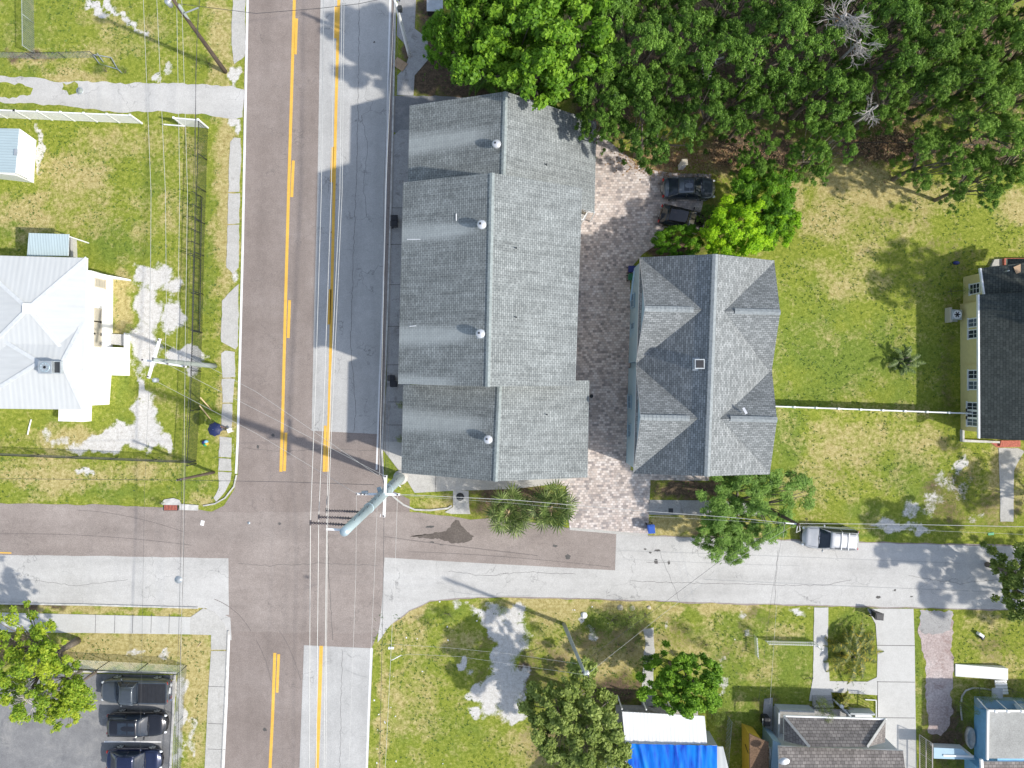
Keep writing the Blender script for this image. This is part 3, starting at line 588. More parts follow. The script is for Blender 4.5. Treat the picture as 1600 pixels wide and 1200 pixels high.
# ================================================================ BUILDINGS
MT['capmetal'] = plain('pale ridge flashing', (.60,.62,.62), .45, var=.1)
def plane_uv(q):
    """uv in metres: u along edge 0-1, v down the slope"""
    o = Vector(q[0]); u = (Vector(q[1])-o).normalized(); nrm = None
    n = (Vector(q[1])-o).cross(Vector(q[2])-o).normalized(); v = n.cross(u)
    return [((Vector(p)-o).dot(u), (Vector(p)-o).dot(v)) for p in q]
def roof_face(name, poly, mat, parent, thick=.16, wash=None, edge='trim', off=0.0):
    """one roof slope as a thick slab; poly[0]-poly[1] is the ridge direction. wash: list of (u, width) stains running down"""
    P = [Vector(p) for p in poly]
    n = (P[1]-P[0]).cross(P[2]-P[0]).normalized()
    if n.z < 0: P = [P[1],P[0]]+P[2:][::-1]; n = -n
    uv = plane_uv(P)
    mb = MB()
    if wash and len(P) == 4:
        nu, nv = 90, 10; vs = []; uvs = []; W = []
        L = (P[1]-P[0]).length
        for j in range(nv+1):
            for i in range(nu+1):
                a = P[0].lerp(P[1], i/nu); b = P[3].lerp(P[2], i/nu); p = a.lerp(b, j/nv); vs.append(p+n*off)
                w = 0
                for (uu, ww, st) in wash:
                    f = (p-P[0]).dot((P[1]-P[0]).normalized())
                    d = abs(f-uu)/(ww*(.5+.55*j/nv)); 
                    if j/nv > st: w = max(w, max(0, min(1, 1.5-d*1.1)) * min(1, (j/nv-st)*6))
                W.append(w)
        fs = []; fu = []
        uax = (P[1]-P[0]).normalized(); vax = n.cross(uax)
        UV = [((Vector(p)-P[0]).dot(uax), (Vector(p)-P[0]).dot(vax)) for p in vs]
        for j in range(nv):
            for i in range(nu):
                k = j*(nu+1)+i; f = (k, k+1, k+nu+2, k+nu+1); fs.append(f); fu.append([UV[q] for q in f])
        # orientation
        a, b, c = vs[fs[0][0]], vs[fs[0][1]], vs[fs[0][2]]
        if (b-a).cross(c-a).dot(n) < 0: fs = [f[::-1] for f in fs]; fu = [u[::-1] for u in fu]
        mb.add(vs, fs, 0, uvs=fu)
    else:
        W = None
        mb.add([p+n*off for p in P], [tuple(range(len(P)))], 0, uvs=[uv])
    lo = [p+n*off-Vector((0,0,thick)) for p in P]; hi = [p+n*off for p in P]; k = len(P)
    mb.add(lo, [tuple(range(k-1,-1,-1))], 1)
    mb.add(lo+hi, [(i,(i+1)%k,k+(i+1)%k,k+i) for i in range(k)], 1)
    o = mb.build(name, [MT[mat], MT[edge]], parent)
    if W:
        at = o.data.attributes.new('wash','FLOAT','POINT')
        at.data.foreach_set('value', W+[0.0]*(len(o.data.vertices)-len(W)))
    return o
def ridge_cap(a, b, parent, w=.34, mat='ridgecap', nn=None):
    """lapped cap shingles along a ridge"""
    a = Vector(a); b = Vector(b); d = (b-a); L = d.length; d.normalize(); s = d.cross(Vector((0,0,1))).normalized()
    k = nn or max(2, int(L/.28)); mb = MB()
    for i in range(k):
        p = a+d*(L*i/k); q = a+d*(L*(i+1)/k+.02)
        z0, z1 = Vector((0,0,.035)), Vector((0,0,.055))
        w_ = w/2
        dn = Vector((0,0,-.35*w_))
        vs = [p+s*w_+z0+dn, p+z0+Vector((0,0,.02)), p-s*w_+z0+dn, q+s*w_+z1+dn, q+z1+Vector((0,0,.02)), q-s*w_+z1+dn]
        mb.add(vs, [(0,1,4,3),(1,2,5,4),(3,4,5)])
    return mb.build('ridge_cap', MT[mat], parent)
def walls(name, pix, z0, z1, mat, parent, zc=0.0):
    pts = [G(*p).xy for p in pix]; mb = MB(); mb.prism([(p.x,p.y) for p in pts], z0, z1)
    return mb.build(name, MT[mat], parent)
def gable_wall(a, b, apex, z0, mat, parent, name='gable_wall', t=.15):
    """triangular wall between eave points a,b and apex"""
    a=Vector(a); b=Vector(b); c=Vector(apex); n = (b-a).cross(Vector((0,0,1))).normalized()*t
    base = [Vector((a.x,a.y,z0)), Vector((b.x,b.y,z0))]
    P = [base[0], base[1], b, c, a]; k = 5
    mb = MB(); vs = [p+n/2 for p in P]+[p-n/2 for p in P]
    mb.add(vs, [tuple(range(k)), tuple(range(2*k-1,k-1,-1))]+[(i,k+i,k+(i+1)%k,(i+1)%k) for i in range(k)])
    return mb.build(name, MT[mat], parent)
_wc = [0]
def window(parent, c, w, h, yaw, frame='trim', glass=None, mull=(1,1), t=.08):
    """window on a wall; c is its centre on the wall face, yaw the outward direction (radians)"""
    _wc[0] += 1
    if glass is None: glass = 'glass' if _wc[0]%3 else 'glass_pale'
    M = Matrix.Translation(Vector(c)) @ Matrix.Rotation(yaw, 4, 'Z')
    def P(x,y,z): return M@Vector((x,y,z))
    mb = MB(); fw = .09
    def bx(y,z,dy,dz,x=.03,dx=t):
        mb.box(P(x,y,z), (dx,dy,dz), yaw)
    bx(-w/2-fw/2,0,fw,h+2*fw); bx(w/2+fw/2,0,fw,h+2*fw); bx(0,h/2+fw/2,w,fw); bx(0,-h/2-fw/2,w+2*fw+.1,fw,.05,t+.06)
    for i in range(mull[0]): bx(-w/2+w*(i+1)/(mull[0]+1),0,.035,h,.03,.05)
    for i in range(mull[1]): bx(0,-h/2+h*(i+1)/(mull[1]+1),w,.035,.031,.045)
    f = mb.build('window', MT[frame], parent)
    g = MB(); g.box(P(.012,0,0), (.03,w,h), yaw); g.build('pane', MT[glass], f)
    return f
def door(parent, c, w, h, yaw, mat='white'):
    M = Matrix.Translation(Vector(c)) @ Matrix.Rotation(yaw,4,'Z')
    mb = MB(); mb.box(M@Vector((.02,0,h/2)), (.06,w,h), yaw)
    for zz in (.28,.72): 
        for yy in (-.22,.22): mb.box(M@Vector((.055,yy*w,h*zz)), (.02,w*.34,h*.34), yaw)
    d = mb.build('door', MT[mat], parent)
    k = MB(); k.lathe(M@Vector((.09,w*.4,h*.46)), [(.005,-.03),(.035,-.02),(.035,.02),(.005,.03)], 8); k.build('handle', MT['darkmetal'], d)
    return d
def round_vent(parent, p, slope_dir=-1):
    mb = MB(); mb.lathe(p, [(.17,-.35),(.17,.18),(.30,.20),(.33,.26),(.33,.34),(.26,.42),(.10,.47),(.01,.48)], 20)
    o = mb.build('roof_vent', MT['vent'], parent)
    c = MB(); c.box(Vector(p)+Vector((-.10,.04,.465)), (.14,.14,.05)); c.build('damper_box', MT['darkmetal'], o)
    f = MB(); f.box(Vector(p)+Vector((0,0,-.14)), (.62,.62,.02), 0, 0, 0, R(-25)); f.build('flashing', MT['galv'], o)
    return o
def pipe_vent(parent, p, r=.05, h=.35, mat='darkmetal'):
    mb = MB(); mb.tube([Vector(p)-Vector((0,0,.15)), Vector(p)+Vector((0,0,h))], r, 10); return mb.build('vent_pipe', MT[mat], parent)

# ---------------------------------------------------------------- apartment building (three joined gabled blocks)
apt = thing('apartment_building', 'long apartment building of three joined blocks under grey shingle gables beside the main road', 'building', G(775,450))
apt.location = (0,0,0)
def block(eW, eE, rN, rS, NW, NE, SW, SE, wash, nm):
    """pixel corners of the eaves, ridge ends; eW/eE eave heights"""
    nw, ne, sw, se = G(*NW,eW), G(*NE,eE), G(*SW,eW), G(*SE,eE)
    a, b = G(*rN), G(*rS)
    r = roof_face('roof', [a, b, sw, nw], 'roof', apt, wash=wash)
    roof_face('roof', [a, b, se, ne], 'roof', apt)
    ridge_cap(a, b, r)
    # walls inset under the eaves
    ins = .35; pw = []
    cx = (nw+ne+sw+se)/4
    def inset(p, q):
        d = Vector((cx.x-p.x, cx.y-p.y)); return (p.x+(ins if d.x > 0 else -ins), p.y+(ins if d.y > 0 else -ins))
    c = [inset(nw,0), inset(ne,0), inset(se,0), inset(sw,0)]
    mb = MB(); mb.prism(c, 0, min(eW,eE)-.12); mb.build('wall', MT['tanwall'], apt)
    lo = min(eW, eE)-.125
    ay = (a.y - ins, b.y + ins)
    for (p, q, r_, yy) in ((c[0], c[1], a, ay[0]), (c[3], c[2], b, ay[1])):
        A_ = Vector((p[0],p[1],eW-.1)); B_ = Vector((q[0],q[1],eE-.1)); ap = Vector((r_.x, (p[1]+q[1])/2, r_.z-.2))
        gable_wall(A_, B_, ap, lo, 'tanwall', apt, 'gable_wall')
    return nw, ne, sw, se, a, b
EZ = 5.4
B1 = block(EZ, 3.9, (790,143,8.8), (786,290,8.8), (640,165), (932,190), (637,310), (929,332), [(3.9,.85,.12)], 'north')
B2 = block(7.9, 7.6, (769,270,11.1), (762,604,11.1), (630,285), (910,294), (622,600), (899,603), [(3.6,.8,.12),(11.1,.7,.12),(0.2,.5,.3)], 'middle')
B3 = block(5.1, 5.1, (781,598,8.7), (774,752,8.7), (630,602), (921,594), (627,739), (918,746), [(4.0,.9,.1)], 'south')
def on_roof(px, py, B, side):
    nw, ne, sw, se, a, b = B
    P0 = (a, nw, sw) if side == 'W' else (a, ne, se)
    n = (P0[1]-P0[0]).cross(P0[2]-P0[0]).normalized()
    o = Vector((0,0,CAM_H)); d = (G(px,py,0)-o)
    t_ = (P0[0]-o).dot(n)/d.dot(n); return o+d*t_
for px,py,B in ((776,228,B1),(753,353,B2),(751,522,B2),(763,686,B3)):
    round_vent(apt, on_roof(px,py,B,'W')+Vector((0,0,.12)))
for px,py,B in ((807,388,B2),(807,496,B2),(855,648,B3),(854,258,B1)): pipe_vent(apt, on_roof(px,py,B,'E'), .045, .3)
for (a,b,B) in (((713,334),(713,345),B2),((636,374),(657,374),B2),((640,510),(650,509),B2),((652,324),(689,322),B2) ):
    if a[0]==652: continue
    pa = on_roof(*a,B,'W')+Vector((0,0,.03)); pb = on_roof(*b,B,'W')+Vector((0,0,.03))
    m_ = MB(); m_.bar(pa, pb, .06, .02); m_.build('patch_strip', MT['trim'], apt)
# outdoor stair landing rail at the east corner
m_ = MB()
p0, p1, p2, p3 = G(907,343,3.2), G(911,343,3.2), G(918,331,3.2), G(929,332,3.2)
for a,b in ((p0,p1),(p1,p2),(p2,p3),(G(910,329,3.2),G(919,331,3.2)),(G(909,335,3.2),G(906,341,3.2))): m_.bar(a,b,.07)
for p in (p1,p2,p3): m_.bar(p, Vector((p.x,p.y,0)), .09)
m_.build('stair_rail', MT['trim'], apt)
m_ = MB(); m_.prism([(q.x,q.y) for q in (G(900,344,3),G(911,343,3),G(918,331,3),G(905,329,3))], 2.15, 2.25); m_.build('landing', MT['concrete_dirty'], apt)
# windows and doors on the walls one sees only from the side
def row_windows(parent, pix_a, pix_b, n, z, w, h, yaw, skip=()):
    a = G(*pix_a).xy; b = G(*pix_b).xy
    for i in range(n):
        if i in skip: continue
        p = a.lerp(b, (i+.5)/n); window(parent, (p.x,p.y,z), w, h, yaw)
W0 = R(180-1.6); E0 = R(-1.6); S0 = R(-90-1.6); N0 = R(90-1.6)
def wallx(B, side):
    nw, ne, sw, se, a, b = B
    return (nw, sw) if side == 'W' else (ne, se)
for B, n in ((B1,3),(B2,6),(B3,3)):
    for side, yaw, sg in (('W',math.pi,1),('E',0,-1)):
        a, b = wallx(B, side); x0 = (a.x+.35 if side == 'W' else b.x-.35)
        cx = None
        for i in range(n):
            f = (i+.5)/n; y = a.y-.5+(b.y-a.y+1)*f; xx = (a.x+(b.x-a.x)*0)+.35*sg if side == 'W' else a.x-.35+(b.x-a.x)*0
            xx = a.x+(b.x-a.x)*f+.35*sg
            for zz in ((1.5,) if min(a.z,b.z) < 4 else ((1.5,4.0) if a.z < 6 else (1.5,4.2,6.4)) ):
                if i == n//2 and zz == 1.5: door(apt, (xx-.03*sg,y,.02), .95, 2.05, yaw, 'darkmetal'); continue
                window(apt, (xx-.02*sg,y,zz), 1.1, 1.1, yaw)
# red notice strip / shrubs by the sidewalk are separate things below

# ---------------------------------------------------------------- duplex with cross gables
dup_ = thing('duplex_house', 'light blue house with blue grey shingle roof and four cross gables beside the paver drive', 'house', (0,0,0))
ze, zr, zc = 5.3, 9.0, 8.5
nw, ne, sw, se = G(1000,402,ze), G(1210,407,ze), G(990,740,ze), G(1203,741,ze)
ra, rb = G(1118,397,zr), G(1105,744,zr)
rW = roof_face('roof', [ra, rb, sw, nw], 'roof2', dup_); rE = roof_face('roof', [ra, rb, se, ne], 'roof2', dup_)
ridge_cap(ra, rb, rW, .42, 'ridgecap2')
def cross(yc0, tipx, inx, y0, y1, eave_x0, eave_x1, zt, mat='roof2'):
    tip = G(tipx, yc0[0], zt); inn = G(inx, yc0[1], zt)
    s = 1 if tipx > inx else -1
    inn2 = inn - Vector((s*.9, 0, 0))
    e0 = G(eave_x0, y0, ze+.02); e1 = G(eave_x1, y1, ze+.02)
    i0 = Vector((inn2.x, inn2.y+(e0.y-tip.y), ze+.02)); i1 = Vector((inn2.x, inn2.y-(tip.y-e1.y), ze+.02))
    r = roof_face('roof', [inn2, tip, e0, i0], mat, dup_, off=.01); roof_face('roof', [inn2, tip, e1, i1], mat, dup_, off=.01)
    ridge_cap(inn+Vector((s*.25,0,.02)), tip, r, .42, 'ridgecap2')
    ins = Vector((-s*.35, 0, 0))
    gable_wall(e0+ins+Vector((0,-.1,-.15)), e1+ins+Vector((0,.1,-.15)), tip+ins+Vector((0,0,-.22)), 0, 'bluewall', dup_)
    x = (e0.x+e1.x)/2+ins.x+s*.09
    for dz in (1.5,):
        for dy in (-1.2,1.2): window(dup_, (x,(e0.y+e1.y)/2+dy,dz), 1.0, 1.2, 0 if s > 0 else math.pi, frame='bluewall')
cross((482,484), 1008, 1089, 403, 566, 1000, 994, zc)
cross((652,654), 1001, 1083, 571, 737, 994, 990, zc)
cross((488,486), 1219, 1143, 410, 585, 1210, 1205, 8.4)
cross((656,654), 1214, 1136, 578, 739, 1206, 1203, 8.4)
mb = MB(); mb.prism([(nw.x+.4,nw.y-.35),(ne.x-.4,ne.y-.35),(se.x-.4,se.y+.35),(sw.x+.4,sw.y+.35)], 0, ze-.1); mb.build('wall', MT['bluewall'], dup_)
for (p, q, r_) in ((nw+Vector((.4,-.35,-.15)), ne+Vector((-.4,-.35,-.15)), ra+Vector((0,-.35,-.22))), (sw+Vector((.4,.35,-.15)), se+Vector((-.4,.35,-.15)), rb+Vector((0,.35,-.22)))):
    gable_wall(p, q, r_, ze-.12, 'bluewall', dup_)
for f in (.2,.5,.8):
    for z in (1.5,4.0):
        p = sw.lerp(se, f); window(dup_, (p.x, p.y+.36, z), 1.1, 1.2, -math.pi/2)
        p = nw.lerp(ne, f); window(dup_, (p.x, p.y-.36, z), 1.1, 1.2, math.pi/2)
DB = (nw,ne,sw,se,ra,rb)
p = on_roof(1091,569,DB,'W')
m_ = MB(); m_.box(p+Vector((.05,0,.06)), (.95,.95,.03), 0,0,0,R(-24)); m_.box(p+Vector((0,0,.2)), (.72,.72,.5)); o_ = m_.build('roof_vent', MT['galv'], dup_)
m_ = MB(); m_.box(p+Vector((0,0,.46)), (.56,.56,.05)); m_.build('vent_grille', MT['black'], o_)
p = on_roof(1157,641,DB,'E')+Vector((0,0,1.0)); m_ = MB(); m_.box(p, (.18,.5,.03), .5); m_.build('loose_flashing', MT['vent'], dup_)
# gutters
m_ = MB(); m_.bar(G(1000,423,4.9)-Vector((.45,0,0)), G(994,470,4.9)-Vector((.45,0,0)), .10); m_.build('gutter', MT['bluewall'], dup_)

# ---------------------------------------------------------------- white house with painted metal hips
wh = thing('white_house', 'white stucco house with pale metal hip roofs and a rooftop cooling unit', 'house', (0,0,0))
we = 3.3
def hip(cs, top, mat, parent, cap=True, wcap=.3, edge='white', off=0):
    """cs: four eave corners NW NE SE SW (Vectors); top: [a] or [a,b] ridge W-E"""
    a, b = (top[0], top[-1]); fs = []
    n1 = roof_face('roof', [b, a, cs[0], cs[1]] if len(top) > 1 else [cs[0], cs[1], a], mat, parent, edge=edge, off=off)
    roof_face('roof', [a, b, cs[2], cs[3]] if len(top) > 1 else [cs[2], cs[3], a], mat, parent, edge=edge, off=off)
    roof_face('roof', [cs[1], cs[2], b], mat, parent, edge=edge, off=off); roof_face('roof', [cs[3], cs[0], a], mat, parent, edge=edge, off=off)
    if cap:
        mb = MB()
        for c, t_ in ((cs[0],a),(cs[1],b),(cs[2],b),(cs[3],a)):
            mb = MB(); mb.bar(c+Vector((0,0,.02+off)), t_+Vector((0,0,.04+off)), wcap, .05); mb.build('hip_cap', MT['capmetal'], n1)
    return n1
hip([G(-52,498,we-.05), G(132,500,we-.05), G(131,640,we-.05), G(-54,638,we-.05)], [G(62,566,3.95), G(97,567,3.95)], 'metal_white', wh)
hip([G(-50,398,we), G(136,403,we), G(131,585,we), G(-54,580,we)], [G(44,482,4.1)], 'metal_white', wh)
m_ = MB(); m_.box(G(44,482,4.1)+Vector((0,0,.05)), (.8,.8,.12), R(-1.6)); m_.build('roof_cap', MT['white'], wh)
walls('wall', [(-30,430),(177,432),(176,560),(171,632),(-30,632)], 0, we-.1, 'white_wall', wh)
ZW = G(176.5,500)
def ew(y, z, px=177): p = G(px,y); return (p.x+.02, p.y, z)
# louvred windows facing the yard
for yy, ww in ((445,1.0),):
    window(wh, ew(448,2.0), .55, 1.3, 0, glass='louvre', frame='tanwall', mull=(0,5))
for yy in (497,516,534): window(wh, ew(yy,2.35), .95, .7, 0, glass='louvre', frame='tanwall', mull=(0,3))
# wing wall and eave brace at the north-east corner
m_ = MB(); a = G(178,434); b = G(205,437)
m_.add([ (a.x,a.y,2.9),(a.x,a.y-.14,2.9),(b.x,b.y,.4),(b.x,b.y-.14,.4),(a.x,a.y,0),(a.x,a.y-.14,0),(b.x,b.y,0),(b.x,b.y-.14,0)], [(0,1,3,2),(1,5,7,3),(0,2,6,4),(2,3,7,6),(4,6,7,5),(0,4,5,1)])
m_.build('wing_wall', MT['white_wall'], wh)
m_ = MB(); m_.prism([tuple(G(*p).xy) for p in ((172,543),(203,544),(203,587),(171,586))], 0, 1.0)
m_.build('porch', MT['white_wall'], wh)
m_ = MB(); m_.prism([tuple(G(*p).xy) for p in ((176,522),(202,523),(202,541),(176,538))], 0, .3); m_.build('step', MT['concrete'], wh)
m_ = MB(); m_.prism([tuple(G(*p).xy) for p in ((201,521),(203.5,521),(203.5,544),(201,544))], 0, .75); m_.build('stair_wall', MT['white_wall'], wh)
m_ = MB(); m_.prism([tuple(G(*p).xy) for p in ((105,625),(144,626),(143,658),(104,657))], 0, 1.1); m_.build('porch', MT['white_wall'], wh)
window(wh, (G(60,633).x, G(60,633).y, 1.7), 1.2, 1.2, -math.pi/2); window(wh, (G(0,633).x, G(0,633).y, 1.7), 1.2, 1.2, -math.pi/2)
p = G(80,574,4.1)
m_ = MB(); m_.box(p, (1.75,1.0,.35)); m_.box(p+Vector((-.15,0,.3)), (1.1,1.0,.5)); ac_ = m_.build('cooling_unit', MT['galv'], wh, bevel=.02)
m_ = MB(); m_.lathe(p+Vector((-.15,0,.55)), [(.40,0),(.40,.03),(.36,.04),(.34,.02)], 20); m_.build('fan_ring', MT['steel'], ac_)
m_ = MB(); m_.box(p+Vector((.5,0,.19)), (.6,.85,.04)); m_.build('vent_panel', MT['darkmetal'], ac_)
for k in range(4):
    pass
m_ = MB()
for k in range(4): m_.box(p+Vector((-.15,0,.575)), (.66,.12,.02), k*math.pi/4)
m_.build('fan_blades', MT['galv'], ac_)

# carport awning north of the white house
aw = thing('metal_awning', 'pale blue corrugated patio awning on posts against the north side of the white house', 'awning', (0,0,0))
roof_face('roof_sheet', [G(45,364,2.9), G(108,366,2.9), G(107,400,2.6), G(42,400,2.6)], 'metal_blue', aw, .05, edge='trim')
m_ = MB()
for q in ((50,368),(106,369)): p = G(*q,2.8); m_.bar(p, (p.x,p.y,0), .09)
m_.build('post', MT['trim'], aw)
m_ = MB(); m_.prism([tuple(G(*p).xy) for p in ((108,372),(120,374),(121,403),(108,402))], 0, .6); m_.build('landing', MT['concrete'], aw)
m_ = MB(); a = G(109,368,1.6)
for k in range(6): m_.bar(G(109,370+k*6,1.6), G(109,370+k*6,.6), .04)
m_.bar(G(109,370,1.6), G(109,400,1.6), .06); m_.bar(G(120,374,1.6), G(109,370,1.6), .05); m_.build('railing', MT['black'], aw)

# garden shed at the left edge
sh = thing('garden_shed', 'pale corrugated roofed garden shed at the left edge inside the fenced yard', 'shed', (0,0,0))
roof_face('roof', [G(30,201,2.9), G(24,270,2.9), G(-40,268,2.3), G(-34,200,2.3)], 'metal_blue', sh, .06)
walls('wall', [(-28,213),(56,222),(53,286),(-32,276)], 0, 2.1, 'white', sh)
roof_face('roof', [G(30.5,201,2.9), G(24.5,270,2.9), G(52,283,2.2), G(56,219,2.2)], 'metal_bright', sh, .06)
m_ = MB(); a=G(25,238,2.95); m_.box(a, (.25,.5,.1), R(-5)); m_.build('ridge_vent', MT['galv'], sh)

# ---------------------------------------------------------------- yellow house on the right
yh = thing('yellow_house', 'pale yellow sided house with charcoal shingle roof and white framed windows at the right edge', 'house', (0,0,0))
e = 3.0
YW = [(1497,468),(1497,690)]
a, b, c, d = G(1530,460,e), G(1531,685,e), G(1640,690,e+2.2), G(1640,455,e+2.2)
roof_face('roof', [d, c, b, a], 'roof_dark', yh, .18)
roof_face('roof', [d, c, G(1760,700,e), G(1760,450,e)], 'roof_dark', yh, .18)
a2, b2, c2, d2 = G(1533,419,e-.3), G(1539,462,e-.3), G(1680,462,e+1.6), G(1680,400,e+1.6)
roof_face('roof', [d2, c2, b2, a2], 'roof_dark', yh, .16)
roof_face('roof', [G(1680,404,e+1.0), G(1574,404,e-.4), G(1574,424,e-.2), G(1680,424,e+1.2)], 'roof_dark', yh, .16)
m_ = MB(); m_.bar(a+Vector((-.06,0,-.06)), b+Vector((-.06,0,-.06)), .13, .2); m_.build('fascia', MT['trim'], yh)
m_ = MB(); m_.bar(a2+Vector((-.06,0,-.06)), b2+Vector((-.06,0,-.06)), .13, .2); m_.build('fascia', MT['trim'], yh)
x0 = G(1500,500).x
def yw(pts, z1):
    mb = MB(); mb.prism([tuple(G(*p).xy) for p in pts], 0, z1); return mb.build('wall', MT['yellowwall'], yh)
yw([(1500,475),(1501,672),(1740,672),(1740,475)], e-.12); yw([(1505,433),(1505,474.5),(1740,474.5),(1740,433)], e-.42)
for py, z, n in ((503,1.75,1),(521,1.75,1),(585,1.75,1),(602,1.75,1),(636,1.6,1),(648,1.6,1),(660,1.6,1)):
    p = G(1500.5,py*.96+24); window(yh, (p.x-.0,p.y,z+.05), .62, 1.3, math.pi, mull=(1,1))
p = G(1505,455); window(yh, (p.x,p.y,1.55), .75, 1.2, math.pi, mull=(1,2))
m_ = MB()
for py in (476,570): p = G(1499.5,py); m_.bar((p.x,p.y,0),(p.x,p.y,e-.2),.04)
m_.build('downpipe', MT['yellowwall'], yh)
m_ = MB(); m_.prism([tuple(G(*p).xy) for p in ((1500,686),(1558,689),(1558,692),(1500,690))], 0, .35); m_.prism([tuple(G(*p).xy) for p in ((1500,671),(1503,671),(1503,686),(1500,686))], 0, .35); m_.build('planter_wall', MT['kerb'], yh)
m_ = MB(); m_.prism([tuple(G(*p).xy) for p in ((1562,688),(1592,688),(1592,698),(1560,697))], 0, .2); m_.build('step', MT['brickred'], yh)
m_ = MB(); m_.prism([tuple(G(*p).xy) for p in ((1563,405),(1680,405),(1680,420),(1563,421))], 0, .5); m_.build('brick_terrace', MT['brickred'], yh)
m_ = MB(); m_.prism([tuple(G(*p).xy) for p in ((1551,406),(1563,405),(1563,421),(1544,421))], 0, .25); m_.build('step', MT['concrete'], yh)
pipe_vent(yh, G(1571,424,3.6), .05, .4, 'galv')
m_ = MB(); m_.box(G(1592,420,3.5), (.7,.6,.03), .4); m_.build('rusty_patch', MT['wood_tan'], yh)

def ac_unit(label, px, py, z=0, s=1.0, group='outdoor cooling units'):
    t_ = thing('air_conditioner', label, 'air conditioner', G(px,py), R(-1.6))
    m_ = MB(); m_.box((0,0,.45*s), (.85*s,.85*s,.8*s)); m_.build('casing', MT['galv'], t_, bevel=.04)
    m_ = MB(); m_.lathe((0,0,.85*s), [(.36*s,0),(.36*s,.03),(.30*s,.035),(.28*s,.01)], 20); m_.build('fan_ring', MT['trim'], t_)
    m_ = MB(); m_.lathe((0,0,.852*s), [(.28*s,0),(.02,.006)], 16); m_.build('grille', MT['black'], t_)
    m_ = MB()
    for k in range(3): m_.box((0,0,.865*s), (.5*s,.09*s,.012), k*math.pi/3)
    m_.build('fan_blades', MT['darkmetal'], t_); 
    m_ = MB(); m_.box((0,0,.035), (1.05*s,1.05*s,.07)); m_.build('pad', MT['concrete'], t_)
    return t_
ac_unit('grey outdoor cooling unit against the yellow wall', 1486, 493)
m_ = MB(); m_.box((0,0,.35), (.18,1.25,.7)); pn = m_.build('screen_panel', MT['tanwall']); pn.location = G(1478,493); tag(pn, 'tan screen panel standing beside the grey cooling unit at the yellow house', 'panel')

# ---------------------------------------------------------------- tarp-covered house at the bottom
th = thing('tarp_covered_house', 'low house at the bottom with bright white porch roof and a blue tarp', 'house', (0,0,0))
roof_face('roof', [G(977,1163,3.0), G(1105,1163,3.0), G(1101,1119,2.5), G(972,1112,2.5)], 'metal_bright', th, .07)
a, b, c, d = G(985,1160,3.05), G(1126,1166,3.05), G(1150,1330,5.2), G(960,1330,5.2)
roof_face('roof', [G(910,1330,5.2), G(1170,1330,5.2), G(1130,1167,3.1), G(978,1161,3.1)], 'metal_white', th, .1)
roof_face('roof', [G(910,1330,5.2), G(1170,1330,5.2), G(1130,1500,3.1), G(930,1500,3.1)], 'metal_white', th, .1)
roof_face('roof', [G(910,1330,5.2), G(978,1161,3.1), G(930,1200,2.7), G(880,1350,2.7)], 'metal_white', th, .1)
walls('wall', [(965,1140),(1108,1142),(1112,1450),(930,1450)], 0, 2.4, 'greywall', th)
m_ = MB()
for q in ((972,1108),(1010,1109),(1050,1110),(1094,1112)): p = G(*q,2.4); m_.bar(p,(p.x,p.y,0),.1)
m_.build('post', MT['trim'], th)
m_ = MB(); m_.prism([tuple(G(*p).xy) for p in ((962,1101),(1088,1104),(1088,1130),(962,1130))], 0, .5); m_.build('porch_floor', MT['deadwood'], th)
m_ = MB()
for k in range(3): m_.prism([tuple(G(*p).xy) for p in ((1002,1084+5*k),(1023,1084+5*k),(1023,1089+5*k),(1002,1089+5*k))], 0, .15+.15*k)
m_.build('steps', MT['concrete_dirty'], th)
door(th, (G(1030,1139).x, G(1030,1139).y+.05, .5), .9, 1.9, math.pi/2, 'deadwood'); window(th, (G(1070,1140).x, G(1070,1140).y, 1.5), 1.0, 1.0, math.pi/2)
# crumpled tarp
def tarp():
    nu, nv = 60, 46; vs=[]; fs=[]
    for j in range(nv+1):
        for i in range(nu+1):
            u=i/nu; v=j/nv
            L0=Vector((974+u*(1120-974)+ (v*26)*(1-u), 1161+u*3+v*108, 0)); zb = 3.13+ (v*108/169)*2.1
            fold = .05*math.sin(u*46+3*mnoise.noise(Vector((u*5,v*2,1))))*max(0,1-abs(u-.12)*5) + .06*mnoise.noise(Vector((u*16,v*2.0,4)))+.03*mnoise.noise(Vector((u*40,v*5,7)))
            fold += .10*math.exp(-((u-.55-.03*v)/.010)**2)+.08*math.exp(-((u-.80+.05*v)/.012)**2)+.07*math.exp(-((u-.88+.05*v)/.01)**2)+.09*math.exp(-((u-.16-.05*v)/.012)**2)
            edge = .05*math.sin(u*60) if j == 0 else 0
            p=G(L0.x, L0.y+edge*4, zb); vs.append(p+Vector((0,0,.09+max(-.05,fold)*.9)))
    for j in range(nv):
        for i in range(nu):
            k=j*(nu+1)+i; fs.append((k,k+nu+1,k+nu+2,k+1))
    mb=MB(); mb.add(vs,fs,smooth=True); o=mb.build('blue_tarp', MT['tarp'])
    return tag(o, 'wrinkled bright blue tarp spread over the roof of the house at the bottom', 'tarp')
m, t, b = nmat('blue tarp plastic'); co = coords(t)
t.links.new(ramp(t, nz(t, mapped(t, co, (2.2,.35,1)), 1.0, 5, .6), [(.3,(.002,.03,.42)),(.45,(.002,.13,.62)),(.6,(.002,.20,.72)),(.75,(.004,.27,.80))]), b.inputs['Base Color']); b.inputs['Roughness'].default_value=.55; b.inputs['Specular IOR Level'].default_value=.2
MT['tarp']=m
tarp()

